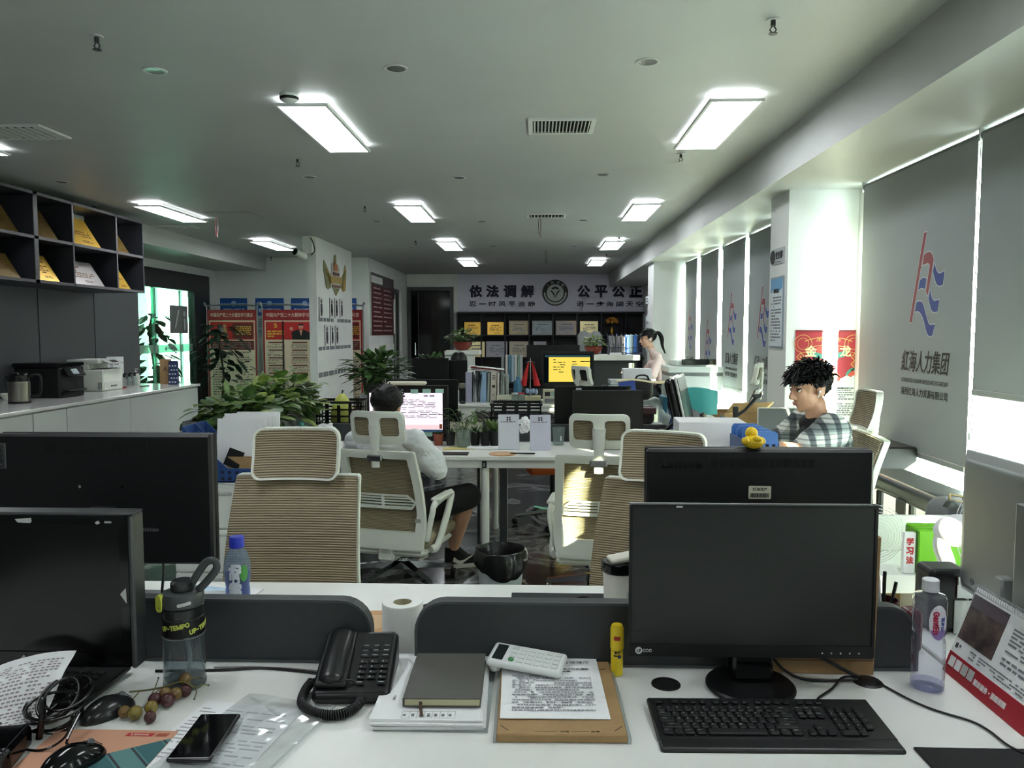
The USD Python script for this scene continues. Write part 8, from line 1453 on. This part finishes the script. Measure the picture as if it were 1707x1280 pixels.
# young man in the checked shirt
t = thing('person', 'person with tousled black hair in an open checked shirt, facing left at the desk', 'person', (1.42, 3.82, 0), 90)
Hd = hpose((-.02, .085, 1.222), 12, -12, 0, .98)
bd = [[((0, -.03, .58), (.15, .11, .09)), ((0, .0, .78), (.125, .09, .08))], [((0, .0, .78), (.125, .09, .08)), ((0, .02, .98), (.15, .085, .08))], [((-.155, .02, 1.03), .053), ((.155, .02, 1.03), .053), ((0, .03, 1.06), .058)], [((0, .035, 1.04), .052), ((-.018, .06, 1.15), .050)]]
LA = dict(sh=(-.175, .03, 1.04), el=(-.31, .20, .955), wr=(-.34, .42, .985)); RA = dict(sh=(.175, .03, 1.04), el=(.27, .20, .84), wr=(.15, .44, .80))
arms = []
for s, A in ((-1, LA), (1, RA)): arms += [[(A['sh'], .056), (A['el'], .040)], [(A['el'], .041), (tuple(np.array(A['el'])*.6+np.array(A['wr'])*.4), .037), (A['wr'], .026)]] + hand_bones(A['wr'], np.array(A['wr'])-np.array(A['el']), (0, 0, -1), 28, 1.0, s)
legs = []
for hx, kn, an in ((.09, (.13, .42, .54), (.12, .40, .09)), (-.09, (-.13, .42, .54), (-.14, .36, .09))): legs += [[((hx, 0, .56), .08), (kn, .056)], [(kn, .054), (an, .036)], [(an, .034), ((an[0], an[1]+.15, .04), .03)]]
solid = MS.batch_boolean([bones(bd+arms+legs), head_solid().transform(Hd)], m3.OpType.Add)
part(t, 'body', skin_mesh(solid, .010, 5), SKIN, smooth=True); face_parts(t, Hd)
part(t, 'hair', hair_cap(Hd, 7, 1.04, noise=.016, locks=420, ll=.048, fringe=.066, back=-.02), HAIR, smooth=60)
part(t, 'earbud', tmesh(Hd, cat(ball((-.088, .002, -.006), (.006, .007, .007), 2), tb([(-.090, .003, -.006), (-.088, .016, -.030)], .003, 6))), mat('earbud_white', '#dcdcda', .3))
tee = bones([[((0, -.02, .56), (.165, .125, .08)), ((0, .01, .78), (.15, .115, .08)), ((0, .025, .98), (.165, .105, .075))], [((-.14, .025, 1.03), .058), ((.14, .025, 1.03), .058), ((0, .04, 1.065), (.068, .065, .03))]])
part(t, 'tee_shirt', skin_mesh(tee, .013, 6), BLKC, smooth=True)
shirt = bones([[((0, -.04, .54), (.20, .15, .07)), ((0, -.01, .78), (.185, .14, .08)), ((0, .01, .98), (.195, .125, .08))], [((-.18, .02, 1.035), .075), ((.18, .02, 1.035), .075), ((0, .0, 1.065), (.10, .075, .045))]] + [[(A['sh'], .080), (tuple(np.array(A['sh'])*.45+np.array(A['el'])*.55), .080), (tuple(np.array(A['sh'])*.12+np.array(A['el'])*.88), .070)] for A in (LA, RA)])
cut = bones([[((-.10, .20, .4), .10), ((.08, .20, .4), .10), ((-.085, .15, 1.05), .10), ((.06, .15, 1.05), .10), ((0, .5, .8), .2)]]) + bones([[((-.02, .07, 1.08), .062), ((-.02, .10, 1.2), .07)]])
arm_keep = bones([[(A['sh'], .05), (tuple(np.array(A['el'])), .079)] for A in (LA, RA)])
S = skin_mesh((shirt - cut) + (shirt ^ arm_keep), .012, 6); v = np.array(S.vertices); f_ = meshkit.fbm(v*12, 3, 5)-.5; N = np.array(S.vertex_normals); part(t, 'checked_shirt', TM(v+N*(f_*.022)[:, None], S.faces), PLAID, smooth=True)
tr = [[((0, -.03, .55), (.17, .12, .09))]]
for hx, kn, an in ((.09, (.13, .42, .54), (.12, .40, .09)), (-.09, (-.13, .42, .54), (-.14, .36, .09))): tr += [[((hx, 0, .555), .095), (kn, .072)], [(kn, .070), ((an[0], an[1], .12), .055)]]
part(t, 'trousers', skin_mesh(bones(tr), .014, 6), DEN, smooth=True)
for x, y in ((.12, .40), (-.14, .36)): part(t, 'shoe', skin_mesh(bones([[((x, y-.03, .04), .04), ((x, y, .075), .045), ((x, y+.18, .032), .032)]]), .014, 4), BLKC, smooth=True)

# woman in pink at the far end
t = thing('person', 'person with a black ponytail and pale pink shirt at the far end of the room', 'person', (1.72, 10.5, 0), 92)
Hd = hpose((0, .215, 1.405), 4, -10, 0, 1.06)
bd = [[((0, 0, .74), (.15, .11, .09)), ((0, .04, .92), (.11, .085, .08))], [((0, .04, .92), (.11, .085, .08)), ((0, .09, 1.08), (.13, .08, .07))], [((-.14, .11, 1.16), .047), ((.14, .11, 1.16), .047), ((0, .13, 1.20), .05)], [((0, .14, 1.19), .047), ((0, .19, 1.33), .045)]]
arms = []
for s, el, wr in ((-1, (-.21, .20, .88), (-.14, .42, .98)), (1, (.2, .22, .88), (.12, .42, .98))): arms += [[((s*.15, .10, 1.12), .05), (el, .036)], [(el, .036), (wr, .024)]] + hand_bones(wr, (-s*.1, .3, .02), (0, 0, -1), 25, .92, s)
legs = []
for hx in (.08, -.08): legs += [[((hx, .02, .72), .08), ((hx*1.2, .42, .68), .055)], [((hx*1.2, .42, .68), .053), ((hx*1.2, .38, .18), .034)], [((hx*1.2, .38, .18), .033), ((hx*1.2, .50, .13), .028)]]
solid = MS.batch_boolean([bones(bd+arms+legs), head_solid(True).transform(Hd)], m3.OpType.Add)
part(t, 'body', skin_mesh(solid, .012, 5), mat('skin_fair', '#d3a88e', .5), smooth=True); face_parts(t, Hd, '#b0675f')
hair = part(t, 'hair', hair_cap(Hd, 11, 1.0, noise=.004, locks=30, ll=.03, fringe=.064, back=-.02), HAIR, smooth=60)
part(hair, 'ponytail', tmesh(Hd, tb(curve([(0, -.10, .06), (0, -.15, .05), (0, -.175, -.02), (0, -.17, -.12), (0, -.19, -.22)], 24), [.022]*2+list(np.linspace(.026, .030, 10))+list(np.linspace(.03, .008, 13)) if False else np.r_[np.linspace(.02, .03, 12), np.linspace(.03, .008, 13)], 12)), HAIR, smooth=True)
part(t, 'earbud', tmesh(Hd, ball((-.082, .0, -.008), (.010, .012, .014), 2)), mat('earbud_white', '#dcdcda', .3))
ps = [[((0, -.01, .72), (.18, .14, .07)), ((0, .04, .92), (.15, .12, .08)), ((0, .09, 1.08), (.155, .105, .07))], [((-.155, .11, 1.165), .06), ((.155, .11, 1.165), .06), ((0, .13, 1.215), (.075, .065, .04))], [((0, .145, 1.22), (.062, .057, .03)), ((0, .168, 1.275), (.058, .053, .012))]]
for s, el in ((-1, (-.21, .20, .88)), (1, (.2, .22, .88))): ps += [[((s*.155, .10, 1.12), .066), ((el[0]*.97, el[1]*.95, .93), .062)]]
S = skin_mesh(bones(ps), .013, 8); v = np.array(S.vertices); f_ = meshkit.fbm(v*np.array([10, 10, 7]), 3, 9)-.5; N = np.array(S.vertex_normals); part(t, 'pink_shirt', TM(v+N*(f_*.03)[:, None], S.faces), PINK, smooth=True)
tr = [[((0, 0, .71), (.165, .12, .09))]]
for hx in (.08, -.08): tr += [[((hx, .02, .71), .092), ((hx*1.2, .42, .68), .07)], [((hx*1.2, .42, .68), .068), ((hx*1.2, .38, .2), .05)]]
part(t, 'trousers', skin_mesh(bones(tr), .014, 5), DEN, smooth=True)
for hx in (.08, -.08): part(t, 'shoe', skin_mesh(bones([[((hx*1.2, .36, .13), .036), ((hx*1.2, .53, .125), .03)]]), .014, 3), BLKC, smooth=True)
